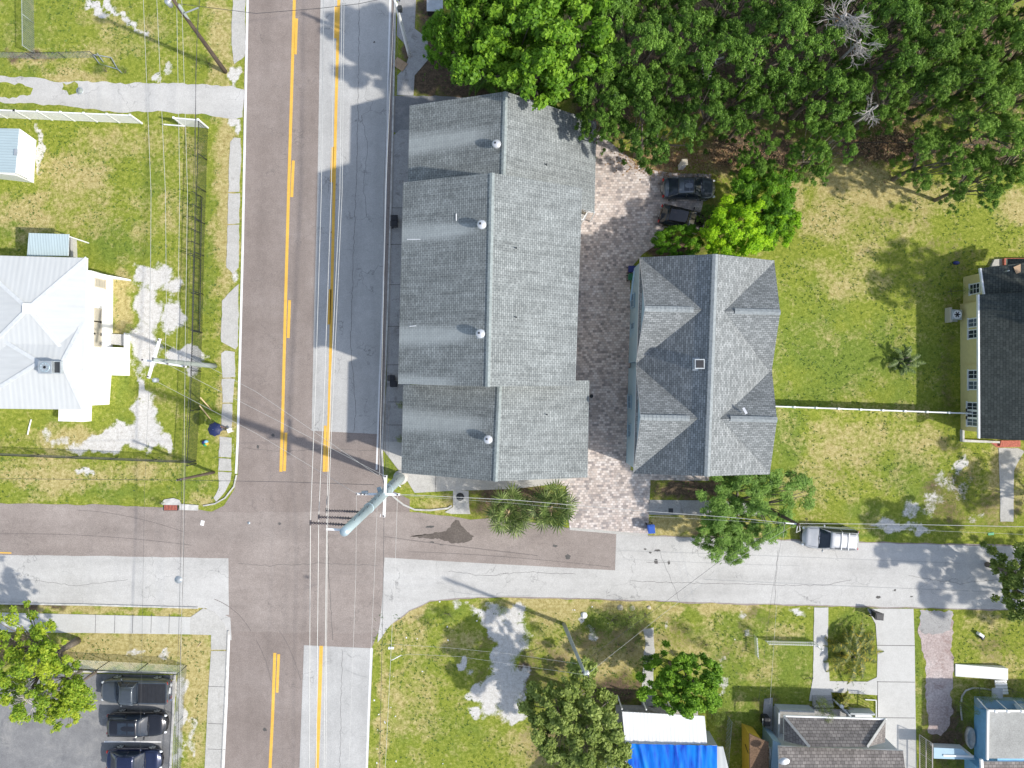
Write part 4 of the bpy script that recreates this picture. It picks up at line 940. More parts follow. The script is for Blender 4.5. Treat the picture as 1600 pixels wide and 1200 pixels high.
# ---------------------------------------------------------------- brown-tiled house at the bottom
bh = thing('brown_tiled_house', 'grey bungalow with brown grey tiled roofs and a small hipped porch roof', 'house', (0,0,0))
pe = 2.9
n1 = roof_face('roof', [G(1265,1167,4.3), G(1355,1167,4.3), G(1384,1124,pe), G(1225,1119,pe)], 'roof_brown', bh, .12)
roof_face('roof', [G(1225,1119,pe), G(1225,1158,pe), G(1265,1167,4.3)], 'roof_brown', bh, .12)
roof_face('roof', [G(1384,1124,pe), G(1383,1160,pe), G(1355,1167,4.3)], 'roof_brown', bh, .12)
for q0, q1 in ((G(1225,1119,pe+.05), G(1265,1167,4.35)), (G(1384,1124,pe+.05), G(1355,1167,4.35))):
    m_ = MB(); m_.bar(q0, q1, .2, .06); m_.build('hip_cap', MT['roof_flat'], n1)
m_ = MB(); m_.bar(G(1224,1118.5,pe), G(1385,1123.5,pe), .12, .14); m_.build('fascia', MT['trim'], bh)
roof_face('roof', [G(1222,1330,5.6), G(1430,1330,5.6), G(1411,1173,3.3), G(1216,1166,3.3)], 'roof_brown', bh, .14)
roof_face('roof', [G(1222,1330,5.6), G(1430,1330,5.6), G(1430,1500,3.2), G(1206,1500,3.2)], 'roof_brown', bh, .14)
walls('wall', [(1200,1142),(1375,1145),(1385,1450),(1200,1450)], 0, 3.0, 'greywall', bh)
# terrace with low walls in front
m_ = MB(); m_.prism([tuple(G(*p).xy) for p in ((1212,1103),(1330,1105),(1330,1141.5),(1212,1141.5))], 0, .45); m_.build('terrace', MT['concrete_dirty'], bh)
def lowwall(nm, a, b, h, w=2.6, mat='greywall', parent=bh, z0=0):
    A = Vector(a); B = Vector(b); d=(B-A).normalized(); n=Vector((-d.y,d.x))*w/2
    m_=MB(); m_.prism([tuple(G(*q).xy) for q in ((A+n),(B+n),(B-n),(A-n))], z0, h); return m_.build(nm, MT[mat], parent)
lowwall('terrace_wall', (1210,1101), (1264,1103), 1.1); lowwall('terrace_wall', (1210,1103), (1209,1142), 1.12, mat='greywall'); lowwall('terrace_wall', (1301,1092),(1322,1112), .9)
lowwall('terrace_wall', (1320,1107),(1358,1108), 1.0)
m_ = MB()
for k in range(4): m_.prism([tuple(G(*p).xy) for p in ((1269,1086+4*k),(1299,1086+4*k),(1299,1090+4*k),(1269,1090+4*k))], 0, .11+.11*k)
m_.build('steps', MT['concrete_dirty'], bh)
m_ = MB(); m_.prism([tuple(G(*p).xy) for p in ((1328,1108),(1352,1109),(1368,1126),(1328,1126))], 0, .95); m_.build('terrace_slab', MT['white'], bh)
m_ = MB(); m_.tube([G(1315,1104,.9), G(1315,1104,1.6)], .16, 12); m_.build('porch_post', MT['trim'], bh)
m_ = MB()
for a,b in (((1352,1093),(1369,1094)),((1369,1094),(1369,1121))):
    m_.bar(G(*a,1.0), G(*b,1.0), .06); m_.bar(G(*a,.1), G(*b,.1), .05)
for k in range(5): m_.bar(G(1352+k*4.2,1093.5,1.0), G(1352+k*4.2,1093.5,0), .035)
for k in range(7): m_.bar(G(1369,1094+k*4.5,1.0), G(1369,1094+k*4.5,0), .035)
m_.build('railing', MT['trim'], bh)
# west side: glazed porch, satellite dish
m_ = MB(); m_.prism([tuple(G(*p).xy) for p in ((1192,1135),(1204,1140),(1212,1200),(1212,1400),(1196,1400),(1188,1195))], 0, 2.3); m_.build('side_room', MT['bluewall'], bh)
for k in range(3): 
    p = G(1190.5,1158+k*17); window(bh, (p.x-.02,p.y,1.4), .75, 1.1, math.pi)
m_ = MB(); m_.tube([G(1222,1192,3.4), G(1222,1192,4.0)], .03, 8); m_.lathe(G(1224,1188,4.05), [(.03,0),(.28,.05),(.42,.14)], 18, sx=1.1, sy=.7); m_.build('satellite_dish', MT['trim'], bh)
# meter boxes / small white tiled strip beside
m_ = MB(); m_.prism([tuple(G(*p).xy) for p in ((1194,1092),(1207,1090),(1207,1141),(1196,1141),(1192,1112))], 0, .05); ty = m_.build('tiled_pad', MT['tiles'] if 'tiles' in MT else MT['concrete_dirty']); tag(ty, kind='structure')
m_ = MB(); m_.box((0,0,.45), (.6,.75,.9)); g_ = thing('barbecue_grill','black covered grill on the pad left of the brown tiled house','grill', G(1193,1121)); m_.build('cover', MT['black'], g_, bevel=.12)
m_ = MB(); m_.bar((-.35,-.3,.8),(-.35,.3,.8),.04); m_.build('handle', MT['galv'], g_)

# mustard shed
ms = thing('mustard_shed', 'narrow mustard yellow walled shed with dark brown flat roof between the two bottom houses', 'shed', (0,0,0))
walls('wall', [(1159,1130),(1176,1136),(1184,1400),(1161,1400)], 0, 2.5, 'mustard', ms)
m_ = MB(); m_.prism([tuple(G(*p,2.6).xy) for p in ((1171,1146),(1178,1150),(1201,1160),(1201,1420),(1173,1420))], 2.5, 2.62); m_.build('roof', MT['mulch'], ms)
m_ = MB(); m_.bar(G(1166,1163,1.2)-Vector((.1,0,0)), G(1171,1177,2.0)-Vector((.1,0,0)), .05); m_.build('brace', MT['black'], ms)

# ---------------------------------------------------------------- blue house at the bottom right corner
blh = thing('blue_walled_house', 'sky blue walled house with flat grey rolled roof at the bottom right corner', 'house', (0,0,0))
f0 = G(1544,1112,3.1)
m_ = MB(); m_.prism([tuple(G(*p,3.1).xy) for p in ((1544,1111),(1760,1113),(1760,1187),(1543,1185))], 2.95, 3.1); m_.build('roof', MT['roof_flat'], blh)
m_ = MB(); m_.bar(G(1543.5,1110,3.12), G(1760,1112,3.12), .14, .16); m_.bar(G(1543.5,1110,3.12), G(1542.5,1187,3.12), .14, .16)
for x in (1556,1575,1597): m_.box(G(x,1111,3.16), (.2,.22,.2))
m_.build('fascia', MT['trim'], blh)
roof_face('roof', [G(1536,1190,3.0), G(1760,1190,3.0), G(1760,1400,3.6), G(1536,1400,3.6)], 'roof_brown', blh, .1)
m_ = MB(); m_.bar(G(1533,1186,3.0), G(1537,1240,3.0), .2, .2); m_.build('fascia', MT['trim'], blh)
walls('wall', [(1522,1102),(1755,1104),(1755,1400),(1507,1400),(1507,1182),(1522,1180)], 0, 2.9, 'skyblue', blh)
# porch deck, railings, steps and ramp
m_ = MB(); m_.prism([tuple(G(*p).xy) for p in ((1522,1088),(1597,1090),(1597,1101.5),(1522,1101.5))], 0, .7); m_.build('porch_deck', MT['bluewall'], blh)
m_ = MB()
for a,b in (((1527,1091,1.2),(1543,1109,2.6)),((1557,1094,1.2),(1575,1110,2.8)),((1584,1094,1.2),(1600,1110,2.8))): m_.bar(G(*a), G(*b), .07)
m_.build('rail', MT['trim'], blh)
m_ = MB(); m_.prism([tuple(G(*p,1).xy) for p in ((1584,1100),(1604,1100),(1604,1108),(1590,1110))], .95, 1.02); m_.build('awning_panel', MT['white'], blh)
rp = thing('wheelchair_ramp', 'long bright white entrance ramp on the lawn above the blue walled house', 'ramp', (0,0,0))
m_ = MB()
A = [G(1492,1037), G(1567,1040), G(1567,1058), G(1492,1056)]
m_.add([(A[0].x,A[0].y,.1),(A[1].x,A[1].y,.62),(A[2].x,A[2].y,.62),(A[3].x,A[3].y,.1),(A[0].x,A[0].y,0),(A[1].x,A[1].y,0),(A[2].x,A[2].y,0),(A[3].x,A[3].y,0)],
  [(3,2,1,0),(0,1,5,4),(1,2,6,5),(2,3,7,6),(3,0,4,7),(4,5,6,7)]); m_.build('deck', MT['white'], rp)
m_ = MB()
for k in range(5):
    y = 1059+k*4.1; m_.prism([tuple(G(*p).xy) for p in ((1548,y),(1566,y),(1566,y+3.4),(1548,y+3.4))], .45+.05*k, .55+.05*k)
m_.build('boards', MT['white'], rp)
m_ = MB()
for k in range(4):
    y = 1077+k*4; m_.box(G(1558,y,.7+.06*k), (.9,.2,.08)); 
m_.build('step', MT['greywall'], rp)
# side gate and wall
sg = thing('side_wall', 'white topped low slab wall running from the blue house to the metal rack', 'wall', (0,0,0))
m_ = MB(); m_.prism([tuple(G(*p).xy) for p in ((1453,1161),(1499,1163),(1499,1165.5),(1453,1163.5))], 0, 1.9); m_.build('panel', MT['white'], sg)
m_ = MB(); m_.prism([tuple(G(*p,1.8).xy) for p in ((1459,1168),(1502,1170),(1524,1187),(1459,1185))], 1.75, 1.82); m_.build('cover_sheet', MT['metal_blue'] if False else MT['bluewall'], sg)
rk = thing('metal_rack', 'rusty metal grid panel leaning upright beside the driveway near the bottom edge', 'panel', (0,0,0))
m_ = MB(); A0 = G(1436,1150,0.1); 
def rkp(u, v): return G(1437+v*20, 1148+u*56+v*14, .2+v*1.6)
for u in (0,.5,1,1.5,2): m_.bar(rkp(u,0), rkp(u,1), .05)
for v in (0,.5,1): m_.bar(rkp(0,v), rkp(2,v), .06)
for k in range(36): m_.bar(rkp(k/18,0), rkp(k/18,1), .018)
m_.build('grid', MT['deadwood'], rk)
# ================================================================ VEHICLES
def carpaint(name, c, metal=.35, rough=.3):
    m, t, b = nmat(name); b.inputs['Base Color'].default_value = (*c,1); b.inputs['Metallic'].default_value = metal
    f = nz(t, coords(t), 2.2, 5, .6)
    t.links.new(ramp(t, f, [(.3,[x*.9 for x in c]),(.7,[min(1,x*1.08+.004) for x in c])]), b.inputs['Base Color'])
    b.inputs['Roughness'].default_value = rough; b.inputs['Coat Weight'].default_value = .9; b.inputs['Coat Roughness'].default_value = .05
    return m
MT['headlamp'] = plain('headlamp lens', (.75,.78,.80), .15, spec=.7)
MT['taillamp'] = plain('tail lamp lens', (.40,.02,.02), .2, spec=.6)
MT['chrome'] = plain('chrome', (.7,.7,.72), .15, metal=.9)
def lerp_tab(tab, x):
    for i in range(len(tab)-1):
        if x <= tab[i+1][0]:
            a, b = tab[i], tab[i+1]; f = (x-a[0])/(b[0]-a[0]) if b[0] > a[0] else 0; f = max(0,min(1,f)); f = f*f*(3-2*f)
            return [a[k]+(b[k]-a[k])*f for k in range(1,len(a))]
    return list(tab[-1][1:])
def make_car(name, label, cat, paint, L=4.7, W=1.84, H=1.5, kind='sedan', rails=False, sunroof=False, glass='glass', group=None, roofpaint=None):
    """x forward, origin at ground centre"""
    t_ = thing(name, label, cat, (0,0,0), 0, group)
    hx = L/2
    if kind == 'pickup':
        belt = [(-1,1.12),(-.97,1.16),(.30,1.16),(.45,1.18),(.62,1.14),(.92,1.04),(1,.80)]
        cab = [(-.14,1.16,0),(-.10,H,1),(.20,H+.02,1),(.26,H,1),(.46,1.16,0)]
    elif kind == 'suv':
        belt = [(-1,.82),(-.93,1.02),(-.5,1.06),(.3,1.0),(.42,.98),(.82,.88),(1,.62)]
        cab = [(-.93,1.03,0),(-.80,H-.04,1),(-.3,H,1),(.10,H,1),(.16,H-.03,1),(.44,.98,0)]
    elif kind == 'hatch':
        belt = [(-1,.70),(-.94,.92),(-.5,.98),(.3,.94),(.48,.92),(.84,.80),(1,.55)]
        cab = [(-.93,.93,0),(-.68,H-.05,1),(-.3,H,1),(.08,H,1),(.16,H-.03,1),(.50,.92,0)]
    else:
        belt = [(-1,.70),(-.93,.93),(-.60,.98),(.3,.93),(.42,.92),(.82,.80),(1,.55)]
        cab = [(-.80,.95,0),(-.46,H-.05,1),(-.2,H,1),(.06,H,1),(.14,H-.03,1),(.46,.92,0)]
    def halfw(x):
        a = abs(x); k = 1.0 if x > 0 else .96
        w = W/2
        if a > .55: q = (a-.55)/.45; w *= 1-(.30 if x > 0 else .18)*q**2.3*k
        return w
    ns = 41; vs = []; fs = []
    sec = None
    for i in range(ns):
        x = -1+2*i/(ns-1)
        # round plan ends
        zb = lerp_tab(belt, x)[0]; w = halfw(x)
        crown = .05 if kind != 'pickup' else .03
        arch = 0
        prof = [(0,zb+crown),(.35*w,zb+crown*.9),(.68*w,zb+crown*.35),(.86*w,zb-.03),(.95*w,zb-.10),(.99*w,zb-.26),(1.0*w,min(.62,zb-.3)),(.985*w,.42),(.95*w,.28),(.80*w,.22),(0,.22)]
        pr = prof+[(-p[0],p[1]) for p in prof[-2:0:-1]]
        vs += [(x*hx, p[0], p[1]) for p in pr]; n = len(pr)
    # bow the nose and tail in plan
    vv = []
    for (x,y,z) in vs:
        q = abs(x)/hx
        if q > .9: x = x-math.copysign((abs(y)/(W/2))**2*(.34 if kind != 'pickup' else .2)*(q-.9)/.1, x)
        vv.append((x,y,z))
    for i in range(ns-1):
        for k in range(n): a=i*n+k; b=i*n+(k+1)%n; fs.append((a,b,b+n,a+n))
    fs.append(tuple(range(n-1,-1,-1))); fs.append(tuple((ns-1)*n+k for k in range(n)))
    mb = MB(); mb.add(vv, [f[::-1] for f in fs], smooth=True)
    body = mb.build('body', paint, t_)
    # glasshouse
    wb = W/2*.90; wr = W/2*.72
    x0, x1 = cab[0][0], cab[-1][0]; st = 25; vs=[]; fs=[]
    tops = []
    for i in range(st):
        x = x0+(x1-x0)*i/(st-1)
        for j in range(len(cab)-1):
            if x <= cab[j+1][0]+1e-6:
                a,b = cab[j],cab[j+1]; f=(x-a[0])/(b[0]-a[0]); z=a[1]+(b[1]-a[1])*f; q=a[2]+(b[2]-a[2])*f; break
        zb = lerp_tab(belt, x)[0]-.02
        wt = (wb*(1-q)+wr*q); wt *= 1-.06*max(0,(x-.0))
        z = max(z, zb+.005)
        pr = [(0,z+.03*q),(wt*.5,z+.022*q),(wt*.88,z-.005),(wt,z-.05*q),(wb*.985,zb+.02),(wb,zb-.02)]
        pr = pr+[(-p[0],p[1]) for p in pr[::-1][:-1]]; m_=len(pr)
        vs += [(x*hx,p[0],p[1]) for p in pr]; tops.append((x,z,wt,q))
    for i in range(st-1):
        for k in range(m_-1): a=i*m_+k; fs.append((a,a+1,a+1+m_,a+m_)) if k!=5 else None
        a=i*m_+m_-1; fs.append((a,i*m_,(i+1)*m_,a+m_))
    # reorder: list is centre,+side..., then -side back to centre; fix by angle order
    mb = MB(); mb.add(vs, fs, smooth=True); mb.build('windows', MT[glass], t_)
    # painted roof panel with a little thickness
    xr = [c for c in cab if c[2]==1]; ra_, rb_ = xr[0][0], xr[-1][0]; vs=[]; fs=[]; nn=13
    for i in range(nn):
        x = ra_+(rb_-ra_)*i/(nn-1); z = 0
        for j in range(len(cab)-1):
            if cab[j][0]-1e-6 <= x <= cab[j+1][0]+1e-6:
                a,b=cab[j],cab[j+1]; z=a[1]+(b[1]-a[1])*(x-a[0])/(b[0]-a[0])
        wt = wr*(1-.06*max(0,x)); e_ = 1-.05*((2*i/(nn-1)-1)**4)
        for y,dz in ((-1.01,-.05),(-.88,.005),(-.5,.032),(0,.042),(.5,.032),(.88,.005),(1.01,-.05)): vs.append((x*hx, y*wt*e_, z+dz+.012))
    for i in range(nn-1):
        for k in range(6): a=i*7+k; fs.append((a,a+7,a+8,a+1))
    mb = MB(); mb.add(vs, fs, smooth=True); rf = mb.build('roof', roofpaint or paint, t_)
    md = rf.modifiers.new('s','SOLIDIFY'); md.thickness = .012; md.offset = 0
    # pillars
    mb = MB()
    for s in (-1,1):
        fb, ff = xr[0], xr[-1]
        mb.tube([(ff[0]*hx, s*wr*.97, ff[1]-.03),(cab[-1][0]*hx-.02, s*wb*.97, cab[-1][1]+.0)], .035, 6)
        mb.tube([(fb[0]*hx, s*wr*.98, fb[1]-.03),(cab[0][0]*hx+.05, s*wb*.97, cab[0][1]+.02)], .05, 6)
        xm = (fb[0]*.45+ff[0]*.55)*hx
        mb.tube([(xm, s*wr*1.0, H-.05),(xm, s*wb*1.0, .98)], .03, 6)
        mb.tube([(fb[0]*hx, s*wr*1.0, fb[1]-.04),(ff[0]*hx, s*wr*.98, ff[1]-.04)], .03, 6)
    mb.build('pillars', paint, t_)
    if sunroof:
        mb = MB(); xs = (ra_*.7+rb_*.3)*hx
        for a_,b_ in ((.34,.66),(.70,.93)):
            p,q = (ra_+(rb_-ra_)*a_)*hx, (ra_+(rb_-ra_)*b_)*hx; mb.box(((p+q)/2,0,H+.048),(q-p,wr*1.35,.012))
        mb.build('sunroof', MT['glass'], t_)
    # lamps
    for s in (-1,1):
        zb = lerp_tab(belt,.93)[0]; mb = MB(); mb.lathe((hx*.925, s*W*.36, zb-.10), [(.01,.05),(.08,.035),(.12,-.02),(.11,-.09)], 12, sx=1.4, sy=.9); mb.build('headlight', MT['headlamp'], t_)
        zb = lerp_tab(belt,-.95)[0]; mb = MB(); mb.lathe((-hx*.955, s*W*.37, zb-.10), [(.01,.06),(.08,.04),(.12,-.04),(.10,-.12)], 12, sx=.8, sy=1.2); mb.build('taillight', MT['taillamp'], t_)
        mb = MB(); mx = (cab[-1][0]*hx)-.35; mb.lathe((mx, s*(W/2+.10), .98 if kind!='pickup' else 1.18), [(.01,.09),(.08,.07),(.11,0),(.08,-.07),(.01,-.08)], 10, sx=.7, sy=1.2); mb.tube([(mx, s*W*.44, .94 if kind!='pickup' else 1.14),(mx, s*(W/2+.08), .97 if kind!='pickup' else 1.17)], .025, 6); mb.build('mirror', paint, t_)
        for xx in (.60,-.58):
            r_ = .34 if kind!='pickup' else .40
            mb = MB(); vs=[]; fs=[]; K=20
            for yy,rr in ((0,r_*.8),(.02,r_),(.2,r_),(.22,r_*.8)):
                for k in range(K): a=2*math.pi*k/K; vs.append((xx*hx+rr*math.cos(a), s*(W/2+.015-yy), r_+rr*math.sin(a)))
            for j in range(3):
                for k in range(K): fs.append((j*K+k, j*K+(k+1)%K, (j+1)*K+(k+1)%K,(j+1)*K+k))
            fs.append(tuple(range(3*K,4*K))); mb.add(vs,fs,smooth=True); wl = mb.build('wheel', MT['rubber'], t_)
            mb = MB(); vs=[(xx*hx, s*(W/2+.0), r_)]; fs=[]
            for k in range(K): a=2*math.pi*k/K; vs.append((xx*hx+r_*.8*math.cos(a), s*(W/2+.012), r_+r_*.8*math.sin(a)))
            for k in range(K):
                if k%4 != 3: fs.append((0,1+k,1+(k+1)%K))
            mb.add(vs,fs); mb.build('rim', MT['galv'], wl)
    # dark lower trims: windscreen base, grille, bumper line
    mb = MB(); xg = cab[-1][0]*hx; mb.tube([(xg-.02,-wb*.93,cab[-1][1]+.01),(xg+.07,0,cab[-1][1]+.035),(xg-.02,wb*.93,cab[-1][1]+.01)], .03, 6)
    for s in (-1,1): mb.tube([(xg+.03,s*.06,cab[-1][1]+.05),(xg-.22,s*.52,cab[-1][1]+.16)], .012, 5)
    mb.build('wipers', MT['black'], t_)
    mb = MB(); zb = lerp_tab(belt,.97)[0]; mb.box((hx*.985,0,zb-.13),(.06,W*.5,.16)); mb.build('grille', MT['black'], t_)
    mb = MB(); mb.box((-hx*.985,0,.62),(.06,.5,.12)); mb.build('number_plate', MT['trim'], t_)
    # panel gaps on the hood
    mb = MB()
    for s in (-1,1): 
        pts = [(x*hx, s*halfw(x)*.80, lerp_tab(belt,x)[0]+.004) for x in (cab[-1][0]+.04,.6,.75,.9)]
        mb.tube(pts, .008, 4)
    mb.tube([(hx*.90, y*W*.40, lerp_tab(belt,.9)[0]+.03*(1-y*y)) for y in (-1,-.5,0,.5,1)], .008, 4)
    mb.build('hood_gap', MT['black'], t_)
    if kind == 'pickup':
        mb = MB(); xa, xb = -hx*.955, -hx*.17; mb.box(((xa+xb)/2,0,1.215),(xb-xa,W*.80,.05))
        for k in range(7):
            x = xa+(xb-xa)*(k+.5)/7; mb.box((x,0,1.245),(.06,W*.78,.02))
        mb.build('bed_cover', MT['black'], t_)
        mb = MB()
        for s in (-1,1): mb.box(((xa+xb)/2,s*W*.43,1.20),(xb-xa+.1,.12,.09))
        mb.box((-hx*.975,0,1.19),(.10,W*.84,.10)); mb.build('bed_rail', paint, t_)
        mb = MB(); mb.box((-hx-.06,0,.55),(.2,W*.86,.18)); mb.build('bumper', MT['chrome'], t_)
        mb = MB()
        for k in range(5): mb.box(((cab[1][0]+.04+.3*.5)*hx*.5, (-2+k)*.24, H+.045),((cab[3][0]-cab[1][0])*hx*.8,.03,.012))
        mb.build('roof_rib', paint, t_)
    if rails:
        mb = MB(); a_, b_ = -hx*.72, hx*.0
        for s in (-1,1): mb.tube([(a_,s*wr*.9,H),(a_+.1,s*wr*.9,H+.08),(b_-.1,s*wr*.9,H+.08),(b_,s*wr*.9,H)], .022, 6)
        mb.build('roof_rail', MT['black'], t_)
        mb = MB()
        for x in (-hx*.47,-hx*.22): mb.bar((x,-wr*1.03,H+.11),(x,wr*1.03,H+.11),.06,.03)
        mb.build('crossbar', MT['trim'], t_)
    return t_
P_ = {'silver':carpaint('silver white paint',(.46,.47,.48),.3,.38),'greyblue':carpaint('dark slate paint',(.075,.09,.105),.4,.35),'black':carpaint('black paint',(.012,.013,.018),.3,.2),
      'navy':carpaint('deep navy paint',(.012,.02,.06),.35,.2),'graphite':carpaint('graphite paint',(.10,.12,.14),.5,.3),'blackred':carpaint('glossy black paint',(.015,.012,.014),.2,.2)}
def place(o, px, py, deg):
    p = G(px,py); o.location = (p.x,p.y,.015); o.rotation_euler = (0,0,R(deg))
place(make_car('parked_suv','silver white estate car with roof bars parked half on the grass by the side road','car',P_['silver'],4.75,1.92,1.62,'suv',rails=True), 1291, 838, 176)
tr = make_car('pickup_truck','dark slate pickup truck with ribbed bed cover, the topmost vehicle in the small parking lot','pickup truck',P_['greyblue'],5.75,2.0,1.88,'pickup'); place(tr, 219.5,1073,179)
place(make_car('parked_car','black car with a dark sunroof parked just below the pickup truck','car',P_['black'],5.0,1.94,1.52,'suv',sunroof=True), 221,1125, -1)
place(make_car('parked_car','deep navy car cut off by the bottom edge of the small parking lot','car',P_['navy'],4.65,1.88,1.48,'sedan'), 216,1181, -1)
place(make_car('parked_car','graphite sedan with a dark sunroof parked on the pavers beside the trees','car',P_['graphite'],4.55,1.86,1.46,'sedan',sunroof=True), 1073,297.5, 0)
place(make_car('parked_car','small glossy black hatchback parked askew with its nose under the lime green bush','car',P_['blackred'],4.1,1.78,1.5,'hatch'), 1064,345, -13)
sr = R(0)
# ================================================================ POLES AND WIRES
def pole(label, base, top, zt, r0, r1, mat, name='utility_pole', arms=(), group='wooden utility poles', n=14, nseg=6):
    b = G(*base); tt = G(*top, zt)
    t_ = thing(name, label, 'utility pole', b, 0, group)
    mb = MB(); pts = [Vector((0,0,0)).lerp(tt-b, i/nseg) for i in range(nseg+1)]
    mb.tube(pts, [r0+(r1-r0)*i/nseg for i in range(nseg+1)], n); mb.build('shaft', MT[mat], t_)
    return t_, b
def arm(t_, b, a, c, z, w=.12, mat='trim', ins=(), nm='crossarm', ih=.22):
    A = G(*a, z)-b; B = G(*c, z)-b
    mb = MB(); mb.bar(A, B, w, w); o = mb.build(nm, MT[mat], t_)
    for f in ins:
        p = A.lerp(B, f); m2 = MB(); m2.lathe(p+Vector((0,0,w/2)), [(.03,0),(.06,.04),(.03,.07),(.06,.11),(.03,.14),(.05,.18),(.01,ih)], 8); m2.build('insulator', MT['insulator'], o)
    return o
WIRES = []
def wire(label, pts, r=.022, mat='wire_white', sag=0.0, cat='power line', name='power_line', group='overhead wires'):
    """pts: (px,py,z)"""
    P = [G(*p) for p in pts]; out = []
    for i in range(len(P)-1):
        n = max(4, int((P[i+1]-P[i]).length/2.5))
        for k in range(n):
            f = k/n; p = P[i].lerp(P[i+1], f); out.append(p-Vector((0,0,sag*4*f*(1-f))))
    out.append(P[-1])
    mb = MB(); mb.tube(out, r*.62, 5); o = mb.build(name, MT[mat]); tag(o, label, cat, group); return o
# big steel pole
sp, b = pole('tall pale blue grey steel pole with three dark insulator arms over the intersection', (626,746), (538,831), 20.6, .42, .26, 'steel', 'steel_power_pole', group=None, n=20)
mb = MB(); mb.lathe((0,0,0), [(.62,0),(.62,.12),(.5,.14),(.44,.3)], 20); mb.build('base_collar', MT['concrete'], sp)
_tp = G(538,831,20.6)-b
for f_ in (.30,.66):
    mb = MB(); p_ = _tp*f_; u_ = _tp.normalized(); r_ = .42+(.26-.42)*f_; mb.tube([p_-u_*.12, p_+u_*.12], r_+.035, 20); mb.build('joint_collar', MT['steel'], sp)
for k_ in range(26):
    f_ = .14+.80*k_/26; p_ = _tp*f_; r_ = .42+(.26-.42)*f_; a_ = R(60 if k_%2 else 170); mb = MB(); mb.tube([p_+Vector((math.cos(a_),math.sin(a_),0))*r_*.9, p_+Vector((math.cos(a_),math.sin(a_),0))*(r_+.16)], .018, 5); mb.build('step_bolt', MT['darkmetal'], sp)
mb = MB(); p_ = _tp*.12+Vector((.30,-.30,0)); mb.box(p_, (.28,.05,.36), R(-45)); mb.build('tag_plate', MT['trim'], sp)
for (tip, att, z) in (((510,798),(562,799.5),15.4),((498,808),(552,810),17.3),((485,817),(542,820),19.2)):
    A = G(*tip, z)-b; B = G(*att, z)-b; mb = MB(); mb.tube([A, B], .05, 8)
    n = 11
    for k in range(n):
        p = A.lerp(B, .08+.84*k/n); q = A.lerp(B, .10+.84*k/n); mb.tube([p,q], .10, 10)
    mb.tube([A+Vector((0,-.15,-.05)), A+Vector((0,.15,-.05))], .07, 8); mb.build('insulator_arm', MT['insulator'], sp)
mb = MB(); mb.bar(G(510,826.5,20.1)-b, G(536,828,20.1)-b, .12, .1); mb.build('ground_wire_arm', MT['trim'], sp)
arm(sp, b, (556.5,771.6), (625,772.5), 8.7, .16, 'trim', (.02,.12,.2,.95)); arm(sp, b, (603,742.5), (600,808), 9.1, .17, 'trim', (.03,.97))
mb = MB(); mb.tube([G(565,769,8.9)-b, G(575,769,8.9)-b], .12, 10); mb.build('cutout', MT['galv'], sp)
mb = MB(); mb.bar(G(592,761,8.5)-b, G(597,778,8.5)-b, .3, .2); mb.build('bracket', MT['steel'], sp)
# roads' high wires
for lab, pts in (('westmost of the three bright high wires held by the dark insulator arms', [(512,-900,17),(507,-100,18.0),(502,300,18.2),(493,600,18.7),(485,817,19.2),(483,1200,18.0),(478,2000,17)]),
                 ('middle one of the three bright high wires held by the dark insulator arms', [(530,-900,16),(524,-100,16.8),(517.5,300,16.6),(507,600,16.8),(498,808,17.3),(494,1200,16.6),(488,2000,16)]),
                 ('eastmost of the three bright high wires held by the dark insulator arms', [(541,-900,14.5),(535,-100,15.0),(531,300,15),(517,600,15.1),(510.5,798,15.4),(506,1200,15.0),(500,2000,15)]),
                 ('topmost thin wire on the short white arm near the tip of the steel pole', [(545,-900,19),(538.5,-100,19.5),(534.5,300,19.6),(521,600,19.8),(511.5,827,20.15),(509,1200,19.8),(504,2000,19)])):
    wire(lab, pts, .024 if 'thin' in lab else .030)
# light metal pole at the top
lp, b = pole('slim grey metal street pole leaning over the angled sidewalk at the top of the photo', (640,87), (616,-4), 8.6, .16, .12, 'trim', 'street_pole', group=None)
arm(lp, b, (612,-2), (626,2), 8.4, .07, 'galv', (.1,.9))
mb = MB(); mb.box(G(625,14,7.4)-b, (.3,.3,.5)); mb.build('junction_box', MT['darkmetal'], lp)
# wooden pole top left
tl, b = pole('dark timber utility pole leaning over the grass in the upper left corner', (352,112), (268,-4), 10.4, .19, .12, 'wood_pole')
arm(tl, b, (262,2), (282,-10), 10.2, .12, 'trim', (.1,.9)); arm(tl, b, (290,20), (310,12), 9.2, .07, 'galv')
mb = MB(); mb.lathe(G(264,5,9.9)-b, [(.05,-.3),(.2,-.28),(.22,.25),(.15,.32),(.02,.34)], 12); mb.build('transformer', MT['galv'], tl)
mb = MB(); mb.tube([G(276,8,9.6)-b+Vector((.16,0,0)), G(300,45,6.3)-b+Vector((.16,0,0))], .12, 8); mb.build('riser_pipe', MT['pole_green'], tl)
# pole at left with crossed arms
lf, b = pole('grey green timber pole with two crossed white arms in front of the white house', (336,572), (240,562), 10.3, .21, .13, 'pole_green')
arm(lf, b, (250,529), (232,591), 10.1, .17, 'trim', (.04,.5,.96)); arm(lf, b, (222,562), (291,573), 9.6, .13, 'trim', (.03,.6,.97))
mb = MB(); mb.lathe(G(243,594,9.7)-b, [(.05,-.25),(.17,-.22),(.17,.2),(.05,.28)], 10); mb.build('cutout', MT['galv'], lf)
# service pole near the corner
sv, b = pole('short dark brown service pole standing by the fence corner', (334,738), (278,750), 6.4, .13, .09, 'wood_pole')
arm(sv, b, (276,751), (283,748.5), 6.2, .07, 'galv')
